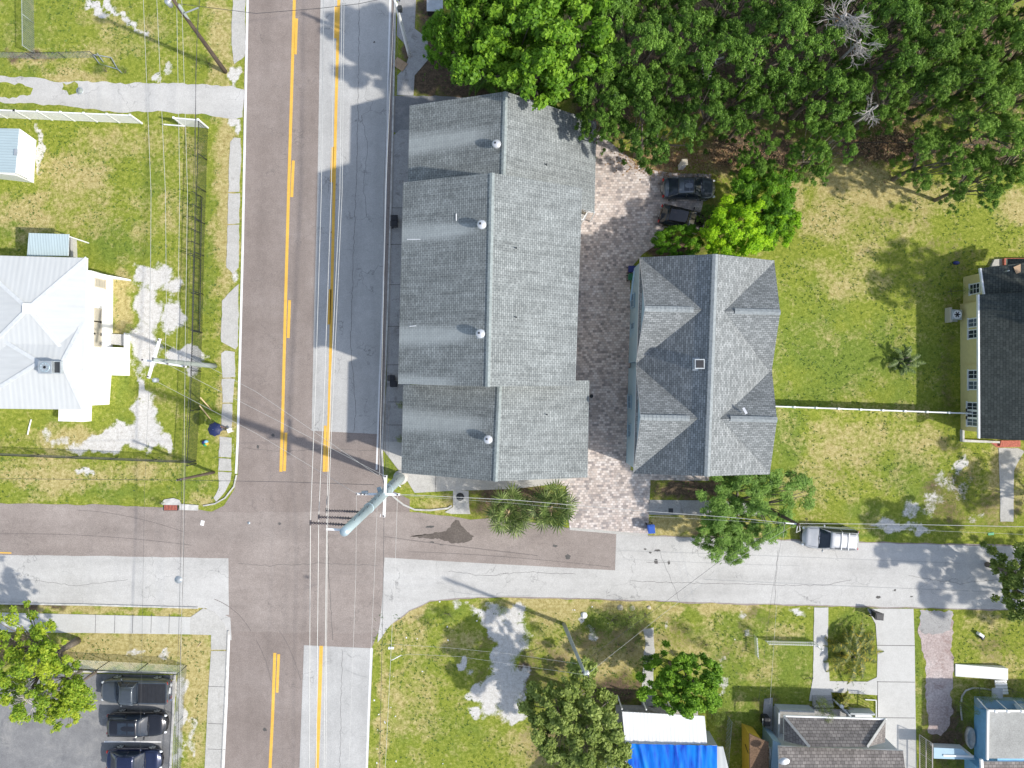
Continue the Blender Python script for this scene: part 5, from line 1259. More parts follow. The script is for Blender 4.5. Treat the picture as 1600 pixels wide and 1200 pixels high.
# pole at the bottom lot
bp, b = pole('bent grey green timber pole standing in the overgrown lot above the leafy tree', (881,975), (914,1053), 10.2, .17, .11, 'pole_green')
arm(bp, b, (909,1049), (920,1056), 9.9, .08, 'trim', (.1,.9)); 
mb = MB(); mb.lathe(G(918,1051,9.5)-b, [(.04,-.2),(.12,-.18),(.12,.15),(.03,.2)], 10); mb.build('cutout', MT['trim'], bp)
# pole by the parked estate car
cp, b = pole('dark timber pole rising out of the feathery tree beside the parked silver car', (1190,790), (1248,820), 8.6, .17, .11, 'wood_pole')
arm(cp, b, (1224,817), (1250,819), 8.4, .08, 'trim', (.05,.9)); 
mb = MB(); mb.tube([G(1246,822,8.3)-b, G(1244,832,7.8)-b, G(1250,829,7.5)-b, G(1249,821,8.0)-b], .04, 6); mb.build('service_loop', MT['wire_white'], cp)
# bottom curb pole at the lot corner (small)
dp, b = pole('thin pale service post beside the road edge in the lower lot', (640,1060-10), (611,1013), 0.1, .04,.04,'galv') if False else (None,None)
# left wires
for i,(lab,pts) in enumerate((('westmost pale wire crossing the fenced yard to the crossed white arms', [(214,-400,9.4),(224,0,9.3),(236,300,9.0),(235,480,9.4),(234,563,9.8)]),
   ('second pale wire from the west crossing the fenced yard', [(234,-400,9.4),(245,0,9.3),(258.5,300,9.0),(260,480,9.3),(258,568,9.8)]),
   ('third pale wire from the west crossing the fenced yard', [(268,-400,9.2),(276,0,9.2),(281,300,8.9),(278,480,9.2),(275,571,9.8)]),
   ('eastmost pale wire crossing the fenced yard', [(280,-400,9.2),(284,0,9.2),(293,300,8.9),(290,500,9.2),(289,573,9.8)]))): wire(lab, pts, .022)
wire('thick black cable running over the yard beside the black fence', [(309,-400,7),(312,0,7.0),(308,60,6.8),(306,110,6.7),(305,300,6.5),(299,560,6.8),(290,700,6.7),(286,900,6.6),(279,1110,6.8),(270,1600,7)], .030, 'wire_dark')
wire('thin dark cable left of the thick black cable over the yard', [(306,-400,6.6),(309.5,0,6.6),(302,300,6.2),(291,560,6.4),(285,700,6.4),(281.5,900,6.3),(276,1110,6.4),(262,1600,7)], .018, 'wire_dark')
wire('thin dark wire crossing the side street far left', [(236,300,8),(233,600,8.0),(226,760,8.0),(221,1050,8.0),(212,1600,8)], .012, 'wire_dark')
wire('pale thin wire continuing south from the crossed white arms', [(289,573,9.8),(287,800,9.0),(282,1060,9),(272,1600,9)], .011, 'wire_white')
for lab,pts in (('upper slanting wire over the main road between the crossed arms and the steel pole', [(254,535,10.3),(400,612,9.6),(592,744,9.3)]),
    ('middle slanting wire over the main road between the crossed arms and the steel pole', [(243,560,10.3),(400,640,9.6),(602,744,9.3)]),
    ('lower slanting wire over the main road between the crossed arms and the steel pole', [(233,590,10.3),(400,677,9.6),(558,772,8.9)])): wire(lab, pts, .018, sag=0)
wire('dark cable stretched across the main road at the stop bars', [(-400,742,6),(0,748,6.1),(278,750,6.4),(450,753,6.2),(585,757.5,6.8)], .025, 'wire_dark')
wire('dark cable sagging across the main road at the top edge', [(280,6,9.0),(400,21,8.0),(500,13,8.0),(560,6,8.2),(618,-6,8.4)], .03, 'wire_dark')
for i,(a,m_,c) in enumerate((((616,0,8.5),(602.5,300,8.2),(593,742,8.8)),((619,0,8.5),(605.5,300,8.2),(598,742,8.8)),((613,-2,8.5),(599.5,300,7.8),(603,744,9.2)),((624,0,8.5),(611,300,8.3),(606,745,9.2)))):
    wire(['westmost','second','third','eastmost'][i]+' of the four cables running over the east sidewalk to the steel pole' if i not in (1,2) else ['','inner dark cable over the east sidewalk just beside the road edge','lower dark cable over the east sidewalk kerb'][i], [(a[0]+8,-500,8),a,m_,c], .016 if i%2 else .024, 'wire_dark' if i != 0 else 'wire_white')
for lab,pts,r_,mt in (('pale wire going south from the left end of the steel pole crossarm',[(557,772,8.8),(556,900,8.4),(552,1010,8.2),(545,1200,8.2),(530,1800,8)],.014,'wire_white'),
   ('pale wire going south down the right lane edge from the steel pole',[(590,775,8.8),(585,900,8.4),(580,1010,8.2),(573,1200,8.2),(560,1800,8)],.014,'wire_white'),
   ('dark cable going south from the steel pole over the road edge',[(600,806,9.0),(599,900,8.4),(597,1000,8.2),(593,1200,8.2),(585,1800,8)],.024,'wire_dark'),
   ('pale cable going south over the grass verge from the steel pole',[(621,774,8.8),(617,900,8.2),(613,975,8.0),(608,1080,8.0),(602,1200,8.0),(590,1800,8)],.018,'wire_white')): wire(lab, pts, r_, mt)
wire('bright cable sagging over the palms from the steel pole to the dark timber pole', [(625,772.5,8.7),(800,781,8.0),(1000,798,7.6),(1150,809,8.0),(1226,817,8.5)], .03)
wire('thin pale cable just below the bright cable over the paver drive', [(625,774,8.5),(800,786,7.4),(1000,806,7.0),(1150,814,7.6),(1228,819,8.3)], .012)
wire('bright cable running east from the dark timber pole over the lawn', [(1249,818,8.5),(1400,819,8.2),(1600,823,8.2),(2000,835,8.5)], .030)
wire('lower thin cable running east from the dark timber pole past the green bin lid', [(1249,822,8.1),(1400,827,7.6),(1600,835,7.6),(2000,850,8)], .012)
wire('drop cable crossing the side road from the dark timber pole toward the brown tiled house', [(1226,818,8.3),(1222,860,6.8),(1213,950,5.4),(1203,1100,3.5)], .014, 'wire_white')
wire('thin drop cable slanting to the white picket fence yard', [(1226,818,8.3),(1216,870,7.0),(1205,935,5.6),(1185,1100,3.4)], .012, 'wire_dark')
wire('upper slanting cable between the bent pole and the dark timber pole', [(907,1038,9.4),(1020,955,8.4),(1120,880,8.0),(1226,819,8.4)], .018, 'wire_dark')
wire('lower slanting cable between the bent pole and the dark timber pole', [(922,1050,9.8),(1035,960,8.6),(1140,880,8.0),(1240,821,8.2)], .014, 'wire_white')
wire('upper thin wire going west from the bent pole to the grass verge', [(902,1037,9.2),(800,1022,8.4),(700,1012,8.2),(600,1006,8.2)], .012)
wire('lower thin wire going west from the bent pole to the grass verge', [(912,1054,9.8),(820,1041,8.6),(720,1026,8.2),(640,1022,8.2),(612,1027,8.2)], .012)
cb = thing('cable_splice', 'small pale splice box hanging on the verge cable in the lower lot', 'splice box', G(611,1012.5,7.9)); mb = MB(); mb.box((0,0,0), (.42,.16,.14)); mb.build('box', MT['trim'], cb, bevel=.02)
mb = MB(); mb.tube([(0,-.9,0),(.15,-.85,.0),(.75,-.55,-.05)], .03, 6); mb.build('bracket', MT['trim'], cb)
gp = thing('guy_guard', 'upper orange tan guy wire guard slanting beside the fence', 'guy guard', (0,0,0)); mb = MB(); mb.tube([G(331,641,0), G(313,621,2.0)], .05, 8); mb.build('guard', MT['wood_light'], gp)
gp = thing('guy_guard', 'lower orange tan guy wire guard slanting beside the fence', 'guy guard', (0,0,0)); mb = MB(); mb.tube([G(329,655,0), G(312,634,2.0)], .05, 8); mb.build('guard', MT['wood_light'], gp)

# ================================================================ FENCES
def post_rail(name, label, cat, pts, h, post_step, mat='chain', pr=.035, rail=.022, mesh=None, top=True, bottom=False, mr=.006, lean=0, group=None, gap=.22):
    """chain link style fence along base pixels"""
    t_ = thing(name, label, cat, (0,0,0), 0, group)
    P = [G(*p) for p in pts]; up = Vector((0,0,h))
    posts = []
    for i in range(len(P)-1):
        n = max(1, round((P[i+1]-P[i]).length/post_step))
        for k in range(n+(i == len(P)-2)): posts.append(P[i].lerp(P[i+1], k/n))
    for p in posts: m_ = MB(); m_.tube([p, p+up+Vector((0,0,.05))], pr, 8); m_.build('post', MT[mat], t_)
    m_ = MB()
    for i in range(len(P)-1):
        if top: m_.tube([P[i]+up, P[i+1]+up], rail, 6)
        if bottom: m_.tube([P[i]+Vector((0,0,.08)), P[i+1]+Vector((0,0,.08))], rail*.8, 6)
    m_.build('rail', MT[mat], t_)
    if mesh:
        m_ = MB()
        for i in range(len(P)-1):
            L = (P[i+1]-P[i]).length; d = (P[i+1]-P[i]).normalized(); n = int(L/gap)
            for k in range(-int(h/gap), n+1):
                for s in (0,1):
                    u0 = k*gap; u1 = u0+h
                    z0, z1 = 0, h
                    if u0 < 0: z0 = -u0; u0 = 0
                    if u1 > L: z1 = h-(u1-L); u1 = L
                    if z1 <= z0: continue
                    a = P[i]+d*u0+Vector((0,0,z0)); b_ = P[i]+d*u1+Vector((0,0,z1))
                    if s: a.z, b_.z = h-z0, h-z1
                    m_.bar(a, b_, mr*2, mr*2)
        m_.build('mesh_panel', MT[mesh], t_)
    return t_
post_rail('chain_link_fence', 'black chain link fence running north to south beside the west sidewalk', 'fence', [(325,200),(322,300),(319,400),(316,520),(312,640),(307,724)], 1.8, 3.2, 'chain_black', .04, .03, 'chain_black')
post_rail('chain_link_fence', 'black chain link fence running east to west below the white house', 'fence', [(306,720),(0,708),(-300,700)], 1.5, 3.2, 'chain_black', .04, .03, 'chain_black')
g_ = thing('fence_gate', 'black framed double gate hung in the black roadside fence near the concrete patches', 'gate', (0,0,0)); m_ = MB()
for a,b_ in (((318.5,405),(316.5,518)),): 
    for z in (.2,1.0,1.75): m_.tube([G(*a,z)-Vector((.25,0,0)), G(*b_,z)-Vector((.25,0,0))], .035, 6)
    for f in (0,.5,1): q = G(*a).lerp(G(*b_), f)-Vector((.25,0,0)); m_.tube([q, q+Vector((0,0,1.75))], .04, 6)
m_.build('frame', MT['chain_black'], g_)
m_ = MB()
for k in range(10): q = G(318.5,405).lerp(G(316.5,518), k/10+.05)-Vector((.25,0,0)); m_.tube([q+Vector((0,0,.2)), q+Vector((0,0,1.75))], .012, 5)
m_.build('bars', MT['chain_black'], g_)
g_ = thing('fence_gate', 'black ladder shaped walk gate further north in the black roadside fence', 'gate', (0,0,0)); m_ = MB()
for z in (.2,1.75): m_.tube([G(321,308,z)-Vector((.3,0,0)), G(319,402,z)-Vector((.3,0,0))], .035, 6)
m_.build('frame', MT['chain_black'], g_); m_ = MB()
for k in range(6): q = G(321,308).lerp(G(319,402), k/5)-Vector((.3,0,0)); m_.tube([q+Vector((0,0,.1)), q+Vector((0,0,1.8))], .03, 6); m_.tube([q+Vector((0,0,1.75)), q+Vector((-.45,0,1.5))], .02, 5)
m_.build('bars', MT['chain_black'], g_)
post_rail('chain_link_fence', 'dark chain link fence along the top edge of the small parking lot', 'fence', [(60,1027),(110,1030),(292,1040)], 1.8, 3.4, 'chain_black', .03, .022, 'chain')
post_rail('chain_link_fence', 'grey chain link fence down the right side of the small parking lot', 'fence', [(292,1040),(286,1120),(283,1200),(278,1400)], 1.5, 3.0, 'chain', .03, .022, 'chain')
post_rail('chain_link_fence', 'grey green chain link fence running down from the top edge in the upper left yard', 'fence', [(52,-60),(54,84)], 1.5, 3.0, 'pole_green', .03, .03, 'chain', gap=.16)
post_rail('chain_link_fence', 'sagging old chain link fence crossing the upper left yard above the alley', 'fence', [(-200,86),(0,90),(54,92),(152,90)], 1.1, 3.0, 'darkmetal', .03, .02, 'chain', gap=.3)
g_ = thing('fallen_gate', 'fallen grey gate panel lying on the weeds at the end of the old fence', 'gate', (0,0,0)); m_ = MB()
for a,b_ in (((145,85),(156,100)),((152,83),(162,97)),((174,90),(184,108)),((184,108),(191,114)),((145,85),(174,90)),((156,100),(184,108))): m_.bar(G(*a,.25), G(*b_,.12), .06)
m_.build('frame', MT['galv'], g_)
post_rail('wire_fence', 'thin dark wire fence under the trees above the back lawn', 'fence', [(1240,232),(1330,231),(1420,231),(1560,236)], 1.3, 2.6, 'darkmetal', .025, .02, None)
post_rail('boundary_fence', 'faint thin post fence crossing the lawn beside the low house', 'fence', [(1137,1118),(1132,1180),(1128,1300)], 1.2, 2.5, 'chain', .02, .015, 'chain', gap=.35)
def vinyl(label, pts, h, mat='trim', step=1.9, solid=True, group=None, name='vinyl_fence', t=.05):
    t_ = thing(name, label, 'fence', (0,0,0), 0, group)
    P = [G(*p) for p in pts]
    for i in range(len(P)-1):
        L = (P[i+1]-P[i]).length; d = (P[i+1]-P[i]).normalized(); n = max(1, round(L/step)); yaw = math.atan2(d.y, d.x)
        for k in range(n+1):
            p = P[i]+d*(L*k/n); m_ = MB(); m_.box(p+Vector((0,0,h/2+.05)), (.13,.13,h+.1), yaw); m_.box(p+Vector((0,0,h+.13)), (.17,.17,.05), yaw); m_.build('post', MT[mat], t_)
            if k < n and solid:
                q = P[i]+d*(L*(k+.5)/n); m_ = MB(); m_.box(q+Vector((0,0,h/2)), (L/n-.14,t,h-.12), yaw)
                for j in range(int((L/n)/.16)): m_.box(P[i]+d*(L*k/n+.12+j*.16)+Vector((0,0,h/2)), (.012,t+.014,h-.2), yaw)
                m_.build('panel', MT['white'], t_)
        m_ = MB(); m_.bar(P[i]+Vector((0,0,h)), P[i+1]+Vector((0,0,h)), .10, .11); m_.bar(P[i]+Vector((0,0,.12)), P[i+1]+Vector((0,0,.12)), .06, .1); m_.build('rail', MT[mat], t_)
    return t_
vinyl('long white vinyl panel fence below the alley in the upper left', [(222,193),(47,186),(-60,181),(-300,172)], 1.8)
vinyl('short white vinyl fence section with dark end post next to the black fence', [(288,197),(325,200)], 1.8)
fl = thing('gate_rail', 'low white rail lying between the two white vinyl fence sections', 'rail', (0,0,0)); m_ = MB(); m_.bar(G(256,194.5,.5), G(288,197,.5), .09); m_.build('rail', MT['trim'], fl)
vinyl('long white vinyl fence crossing the east lawn between the duplex and the yellow house', [(1196,634),(1499,645)], 1.5)
pk = thing('picket_fence', 'small white picket fence on the grass left of the narrow concrete walk', 'fence', (0,0,0))
A = G(1196,1001); B = G(1272,1003)
for z in (.2,.75): m_ = MB(); m_.bar(A+Vector((0,0,z)), B+Vector((0,0,z)), .04, .08); m_.build('rail', MT['white'], pk)
for k in range(22): p = A.lerp(B, k/21); m_ = MB(); m_.box(p+Vector((0,.03,.5)), (.06,.03,1.0)); m_.build('picket', MT['white'], pk)
m_ = MB(); m_.bar(B+Vector((0,0,.8)), G(1282,1013,.8), .06); m_.box(G(1282,1013,.45), (.1,.1,.9)); m_.build('gate', MT['white'], pk)
pk2 = thing('picket_fence', 'short white picket fence running away from the road in the grass at its left end', 'fence', (0,0,0))
A = G(1178,992); B = G(1180,1022); m_ = MB(); m_.bar(A+Vector((0,0,.7)), B+Vector((0,0,.7)), .05, .07); m_.build('rail', MT['white'], pk2)
for k in range(9): p = A.lerp(B, k/8); m_ = MB(); m_.box(p+Vector((0,0,.45)), (.03,.075,.9)); m_.build('picket', MT['white'], pk2)

# ================================================================ SMALL THINGS
def bin_(label, px, py, mat, deg=0, s=1.0, group='wheeled bins', lidmat=None, z=.05):
    t_ = thing('wheeled_bin', label, 'bin', G(px,py)+Vector((0,0,z)), R(deg), group)
    mb = MB(); vs=[]
    for z_,w,d in ((.06,.40,.44),(.5,.48,.54),(.95,.54,.62),(1.0,.58,.66)):
        w*=s; d*=s
        for a,b_ in ((-1,-1),(1,-1),(1,1),(-1,1)): vs.append((a*w/2,b_*d/2,z_*s))
    fs=[(3,2,1,0)]+[(j*4+k,j*4+(k+1)%4,(j+1)*4+(k+1)%4,(j+1)*4+k) for j in range(3) for k in range(4)]+[(12,13,14,15)]
    mb.add(vs,fs); mb.build('body', MT[mat], t_, bevel=.02)
    mb = MB(); mb.box((0,.0,1.03*s),(.60*s,.70*s,.05*s)); mb.box((0,.02,1.065*s),(.46*s,.5*s,.03*s)); mb.build('lid', MT[lidmat or mat], t_, bevel=.02)
    mb = MB(); mb.tube([(-.26*s,.38*s,.98*s),(.26*s,.38*s,.98*s)], .02, 6); mb.build('handle', MT[mat], t_)
    for sx in (-1,1):
        mb = MB(); mb.tube([(sx*.22*s,.30*s,.11*s),(sx*.28*s,.30*s,.11*s)], .11*s, 14); mb.build('wheel', MT['rubber'], t_)
    return t_
for lab,px,py in (('upper black bin of the pair on the sidewalk by the middle block, nearer the trees',619,344.5),('lower black bin of the upper pair on the sidewalk',618.5,353),('upper black bin of the pair on the sidewalk near the south block',614.5,591),('black bin closest to the corner of the middle block on the sidewalk',618,600)):
    bin_(lab, px, py, 'black', 90, .85)
bin_('bright blue bin standing on the grass at the paver drive mouth', 1014,823, 'blueplastic', 5, 1.0)
bin_('navy blue bin against the duplex wall on the paver drive', 985,423, 'navyplastic', 90, .9); bin_('dark green bin beside the duplex just below the navy bin', 985,435, 'greenplastic', 90, .9)
bin_('black bin with shiny lid standing at the mouth of the concrete driveway', 1364,957, 'black', 85, 1.0)
def simple(name, label, cat, loc, build, group=None, rz=0):
    t_ = thing(name, label, cat, loc, rz, group); build(t_); return t_
# storm grate
def f(t_):
    m_ = MB(); m_.box((0,0,.03),(1.25,.5,.05)); m_.build('frame', MT['darkmetal'], t_)
    m_ = MB()
    for k in range(9): m_.box((-.5+.125*k,0,.065),(.075,.44,.04))
    m_.build('bars', MT['brickred'], t_)
simple('storm_drain_grate','rusty red storm drain grate at the kerb of the side street','grate',G(267.5,793)+Vector((0,0,.015)),f)
def f(t_): 
    m_ = MB(); m_.prism([tuple((G(*p)-G(283,788)).xy) for p in ((252,786),(258,780),(272,778),(281,781),(283,787),(310,789),(310,797.5),(281,796.5),(281,789),(254,788.5))],0,.10); m_.build('slab', MT['kerb'], t_)
simple('drain_apron','pale concrete apron around the rusty storm drain','slab',G(283,788),f)
def manhole(label, px, py, r, mat='darkmetal', z=.022, group='round covers'):
    t_ = thing('manhole_cover', label, 'manhole cover', G(px,py)+Vector((0,0,z)), 0, group)
    m_ = MB(); m_.lathe((0,0,0), [(r,0),(r,.012),(r*.86,.014)], 24); m_.build('rim', MT['galv'] if mat!='darkmetal' else MT['darkmetal'], t_)
    m_ = MB(); m_.lathe((0,0,.013), [(r*.8,0),(r*.8,.012),(.01,.014)], 24); m_.build('cover', MT[mat], t_)
manhole('round manhole cover with a grey ring on the pale side street at left', 279,905.5,.33,'galv'); manhole('green grey round utility lid beside the alley grass tuft', 125,142,.31,'pole_green',.03)
manhole('dark round manhole on the concrete pad near the palms', 719,776,.34,'darkmetal',.055); manhole('small dark round drain in the paver drive beside the south block', 924,619,.16,'darkmetal',.04); manhole('tiny round cover in the main road lane by the corner', 389,817,.12,'galv',.02)
def f(t_):
    m_ = MB(); m_.box((0,0,.04),(1.05,.78,.07)); m_.box((0,0,.085),(.95,.1,.02)); m_.box((.2,.1,.08),(.02,.66,.03)); m_.build('sheet', MT['wood_tan'], t_)
simple('plywood_sheet','tan wooden board lying between road kerb and angled sidewalk','board',G(625,101)+Vector((0,0,.03)),f, rz=R(-34))
def f(t_):
    m_ = MB(); m_.box((0,0,.75),(.42,.42,1.5)); m_.build('cabinet', MT['trim'], t_, bevel=.02)
    m_ = MB(); m_.box((0,0,1.52),(.5,.5,.06)); m_.build('cap', MT['tanwall'], t_)
simple('utility_cabinet','slim white utility cabinet in the leaf litter above the graphite sedan','cabinet',G(1063,262),f, rz=R(4))
def f(t_):
    m_ = MB(); m_.box((0,0,.4),(1.3,.9,.8)); m_.build('box', MT['black'], t_, bevel=.04); m_ = MB(); m_.box((0,0,.83),(1.36,.96,.06)); m_.build('lid', MT['galv'], t_, bevel=.02)
simple('equipment_box','dark box with grey lid partly cut off by the top edge beside the trees','box',G(681,17),f)
def f(t_):
    m_ = MB(); m_.box((0,0,.03),(.5,.22,.04), .1); m_.box((0,.05,.06),(.4,.06,.03)); m_.build('tray', MT['grn'], t_)
MT['grn'] = plain('bright green plastic', (.03,.32,.12), .5)
simple('green_lid','small bright green plastic lid lying on the grass near the right edge','lid',G(1548,834),f)
def f(t_):
    m_ = MB(); m_.tube([(0,0,.06),(.12,.55,.08),(.3,1.3,.06)], .06, 8); m_.build('pipe', MT['white'], t_)
simple('white_pipe','white pipe lying on the grass below the white house','pipe',G(44,679),f)
def f(t_):
    m_ = MB(); m_.box((0,0,.02),(.3,.42,.03)); m_.build('sheet', MT['white'], t_)
simple('paper_sheet','creamy white paper scrap lying on the brown side street','paper',G(316.5,817)+Vector((0,0,.016)),f, rz=R(-12))
def f(t_):
    m_ = MB(); m_.box((0,0,.03),(.5,.06,.04), R(50)); m_.build('stick', MT['wood_light'], t_)
simple('wooden_stick','pale stick lying on the verge by the curved sidewalk','stick',G(312,1007),f)
def f(t_):
    m_ = MB(); m_.box((0,0,.22),(.55,.26,.4)); m_.build('body', MT['trim'], t_, bevel=.08); m_ = MB(); m_.box((.3,-.12,.2),(.3,.3,.3)); m_.build('bag', MT['black'], t_, bevel=.07)
simple('garbage_bag','small white and black bundle dropped on the lawn above the white ramp','bundle',G(1529,990),f, rz=R(-35))
def f(t_):
    for k,(c,dx,dy) in enumerate((('navyplastic',-.12,.05),('skyblue',.05,.1),('mustard',.1,-.05),('grn',-.02,-.12))):
        m_ = MB(); m_.lathe((dx,dy,0),[(.05,0),(.17,.08),(.15,.22),(.04,.3)],10,sx=1.1); m_.build('bag_panel', MT[c], t_)
simple('colourful_bag','blue, yellow and green bag lying on the grass near the umbrella','bag',G(322,692),f)
# person with umbrella at the kerb
def skin_mesh(name, verts, edges, rad, mat, parent, sub=2):
    me = bpy.data.meshes.new(name); me.from_pydata(verts, edges, []); o = bpy.data.objects.new(name, me); C.objects.link(o); o.parent = parent
    me.materials.append(MT[mat])
    md = o.modifiers.new('skin','SKIN'); md.use_smooth_shade = True
    for i, r in enumerate(rad):
        sv_ = me.skin_vertices[0].data[i]; sv_.radius = (r,r) if not hasattr(r,'__len__') else r; sv_.use_root = (i == 0)
    s_ = o.modifiers.new('sub','SUBSURF'); s_.levels = sub; s_.render_levels = sub
    return o
MT['skin'] = plain('brown skin', (.20,.11,.07), .55); MT['cloth_white'] = plain('white cotton', (.72,.72,.70), .85); MT['cloth_grey'] = plain('grey trousers', (.10,.10,.12), .9); MT['hair'] = plain('black hair', (.015,.012,.01), .7)
MT['umbrella'] = plain('navy umbrella fabric', (.012,.022,.085), .55, var=.2)
pr = thing('person','person in a white shirt and grey trousers standing at the kerb under a navy umbrella','person', G(352,668.5)+Vector((0,0,.035)), R(-20))
skin_mesh('body', [(0,0,.98),(0,0,1.15),(0,0,1.36),(0,0,1.47),(.01,0,1.60),(.02,0,1.70),  (0,.10,.90),(.02,.10,.50),(-.02,.10,.08),(.13,.10,.04),  (0,-.10,.90),(.05,-.10,.50),(.03,-.12,.08),(.18,-.12,.04),
   (0,.19,1.38),(.06,.26,1.12),(.24,.20,1.08),(.30,.18,1.10),  (0,-.19,1.38),(.16,-.27,1.14),(.20,-.16,1.34),(.21,-.13,1.40)],
   [(0,1),(1,2),(2,3),(3,4),(4,5),(0,6),(6,7),(7,8),(8,9),(0,10),(10,11),(11,12),(12,13),(2,14),(14,15),(15,16),(16,17),(2,18),(18,19),(19,20),(20,21)],
   [(.15,.11),(.14,.10),(.15,.10),(.06,.06),(.085,.10),(.07,.08),.085,.06,.042,.04,.085,.06,.042,.04,.055,.042,.032,.03,.055,.042,.032,.03], 'skin', pr)
skin_mesh('shirt', [(0,0,.96),(0,0,1.16),(0,0,1.38),(0,.20,1.39),(.03,.235,1.25),(0,-.20,1.39),(.08,-.235,1.25)], [(0,1),(1,2),(2,3),(3,4),(2,5),(5,6)], [(.165,.125),(.16,.12),(.165,.115),.07,.062,.07,.062], 'cloth_white', pr)
skin_mesh('trousers', [(0,0,.96),(0,.10,.88),(.02,.10,.50),(-.02,.10,.12),(0,-.10,.88),(.05,-.10,.50),(.03,-.12,.12)], [(0,1),(1,2),(2,3),(0,4),(4,5),(5,6)], [(.17,.13),.10,.078,.065,.10,.078,.065], 'cloth_grey', pr)
m_ = MB(); m_.lathe((.0,0,1.62),[(.10,.0),(.115,.06),(.10,.13),(.05,.17),(.01,.18)],14,sx=1.05); m_.build('hair', MT['hair'], pr)
for k,(yy,xx) in enumerate(((.205,.31),(.19,.33),(.175,.335),(.16,.325))): m_ = MB(); m_.tube([(xx-.02,yy,1.10),(xx+.02,yy+.002,1.09),(xx+.045,yy,1.06)], [.009,.008,.006], 6); m_.build('finger', MT['skin'], pr)
for k in range(4): m_ = MB(); z_ = 1.39+.018*k; m_.tube([(.20,-.15,z_),(.235,-.13,z_),(.235,-.105,z_),(.215,-.10,z_)], [.009,.008,.008,.006], 6); m_.build('finger', MT['skin'], pr)
um = thing('umbrella','open navy blue umbrella held over the person at the kerb by the main road','umbrella', pr.location+Vector((-.05,.0,0)))
m_ = MB(); vs=[(0,0,2.28)]; K=8; Rn=(.18,.36,.50,.60); zs=(2.25,2.17,2.07,1.97)
for j in range(4):
    for k in range(K*2):
        a=math.pi*k/K; q = 1.0 if k%2==0 else (1-.075*(j+1)/4*1.6); vs.append((Rn[j]*q*math.cos(a),Rn[j]*q*math.sin(a),zs[j]-(.0 if k%2==0 else -.012*j)))
fs=[(0,1+k,1+(k+1)%(2*K)) for k in range(2*K)]+[(1+j*2*K+k,1+(j+1)*2*K+k,1+(j+1)*2*K+(k+1)%(2*K),1+j*2*K+(k+1)%(2*K)) for j in range(3) for k in range(2*K)]
m_.add(vs,fs); m_.build('canopy', MT['umbrella'], um)
for k in range(K): m_ = MB(); a=2*math.pi*k/K; m_.tube([(0,0,2.275),(Rn[1]*math.cos(a),Rn[1]*math.sin(a),2.165),(Rn[3]*math.cos(a),Rn[3]*math.sin(a),1.965)], .006, 4); m_.build('rib', MT['galv'], um)
m_ = MB(); m_.tube([(.18,-.10,1.30),(.12,-.07,1.6),(0,0,2.27),(-.01,0,2.36)], .011, 6); m_.build('shaft', MT['galv'], um)
# folding stool / white cloth beside the person
m_ = MB(); m_.box((0,0,.42),(.42,.36,.04)); 
for a in (-1,1):
    for c_ in (-1,1): m_.bar((a*.17,c_*.14,0),(a*.15,c_*.12,.42),.03)
cst = thing('folding_stool','small white stool on the sidewalk beside the umbrella','stool', G(362,672)+Vector((0,0,.03)), R(20)); m_.build('frame', MT['white'], cst)
# litter
lr = random.Random(5); base_l = None
for (px,py) in [(699,979),(700,1000),(635,996),(652,998),(660,1049),(615,1057),(611,1105),(618,1119),(601,1127),(602,1129),(590,1140),(589,1170),(628,1014),(687,940),(748,962),(745,970),(585,1094),(592,1116),(589,1192),(619,1189),(692,1193),(895,953),(950,974),(898,953),(925,948),(1013,1063),(1148,999),(1296,0)][:-1]:
    if base_l is None:
        mb = MB(); mb.box((0,0,.03),(.16,.12,.05),.3); mb.box((.05,.04,.05),(.1,.08,.04),1.0); base_l = mb.build('litter_scrap', MT['white']); tag(base_l,'small white scrap of litter lying on the rough grass of the lower lot','litter','white litter scraps'); o=base_l
    else: o = base_l.copy(); C.objects.link(o)
    p = G(px,py); o.location = p; o.rotation_euler=(0,0,lr.uniform(0,6)); s=lr.uniform(.35,.8); o.scale=(s,s,s)
for lab,px,py,s in (('largest pale tan stone at the road edge of the lower lot',969,949,1.2),('pale stone nearest the slanting cable at the road edge',988,950,1.0),('tan stone at the road edge right of the pale stones',1014,949,.8),('white crumpled bag in the weeds of the lower lot',913,961,1.3)):
    t_ = thing('stone' if 'stone' in lab else 'crumpled_bag', lab, 'stone' if 'stone' in lab else 'bag', G(px,py)); mb = MB(); vs=[]; 
    bm_ = bmesh.new(); bmesh.ops.create_icosphere(bm_, subdivisions=2, radius=.22*s)
    for v in bm_.verts: v.co *= 1+.35*mnoise.noise(v.co*6+Vector((px,0,0))); v.co.z = max(v.co.z*.7, -.05)
    me=bpy.data.meshes.new('lump'); bm_.to_mesh(me); bm_.free(); me.materials.append(MT['white'] if 'white' in lab else MT['tanwall']); o=bpy.data.objects.new('lump', me); C.objects.link(o); o.parent=t_
for lab,(a,b_) in (('upper row of broken block edging beside the worn drive',((0,0),(0,0))),): pass
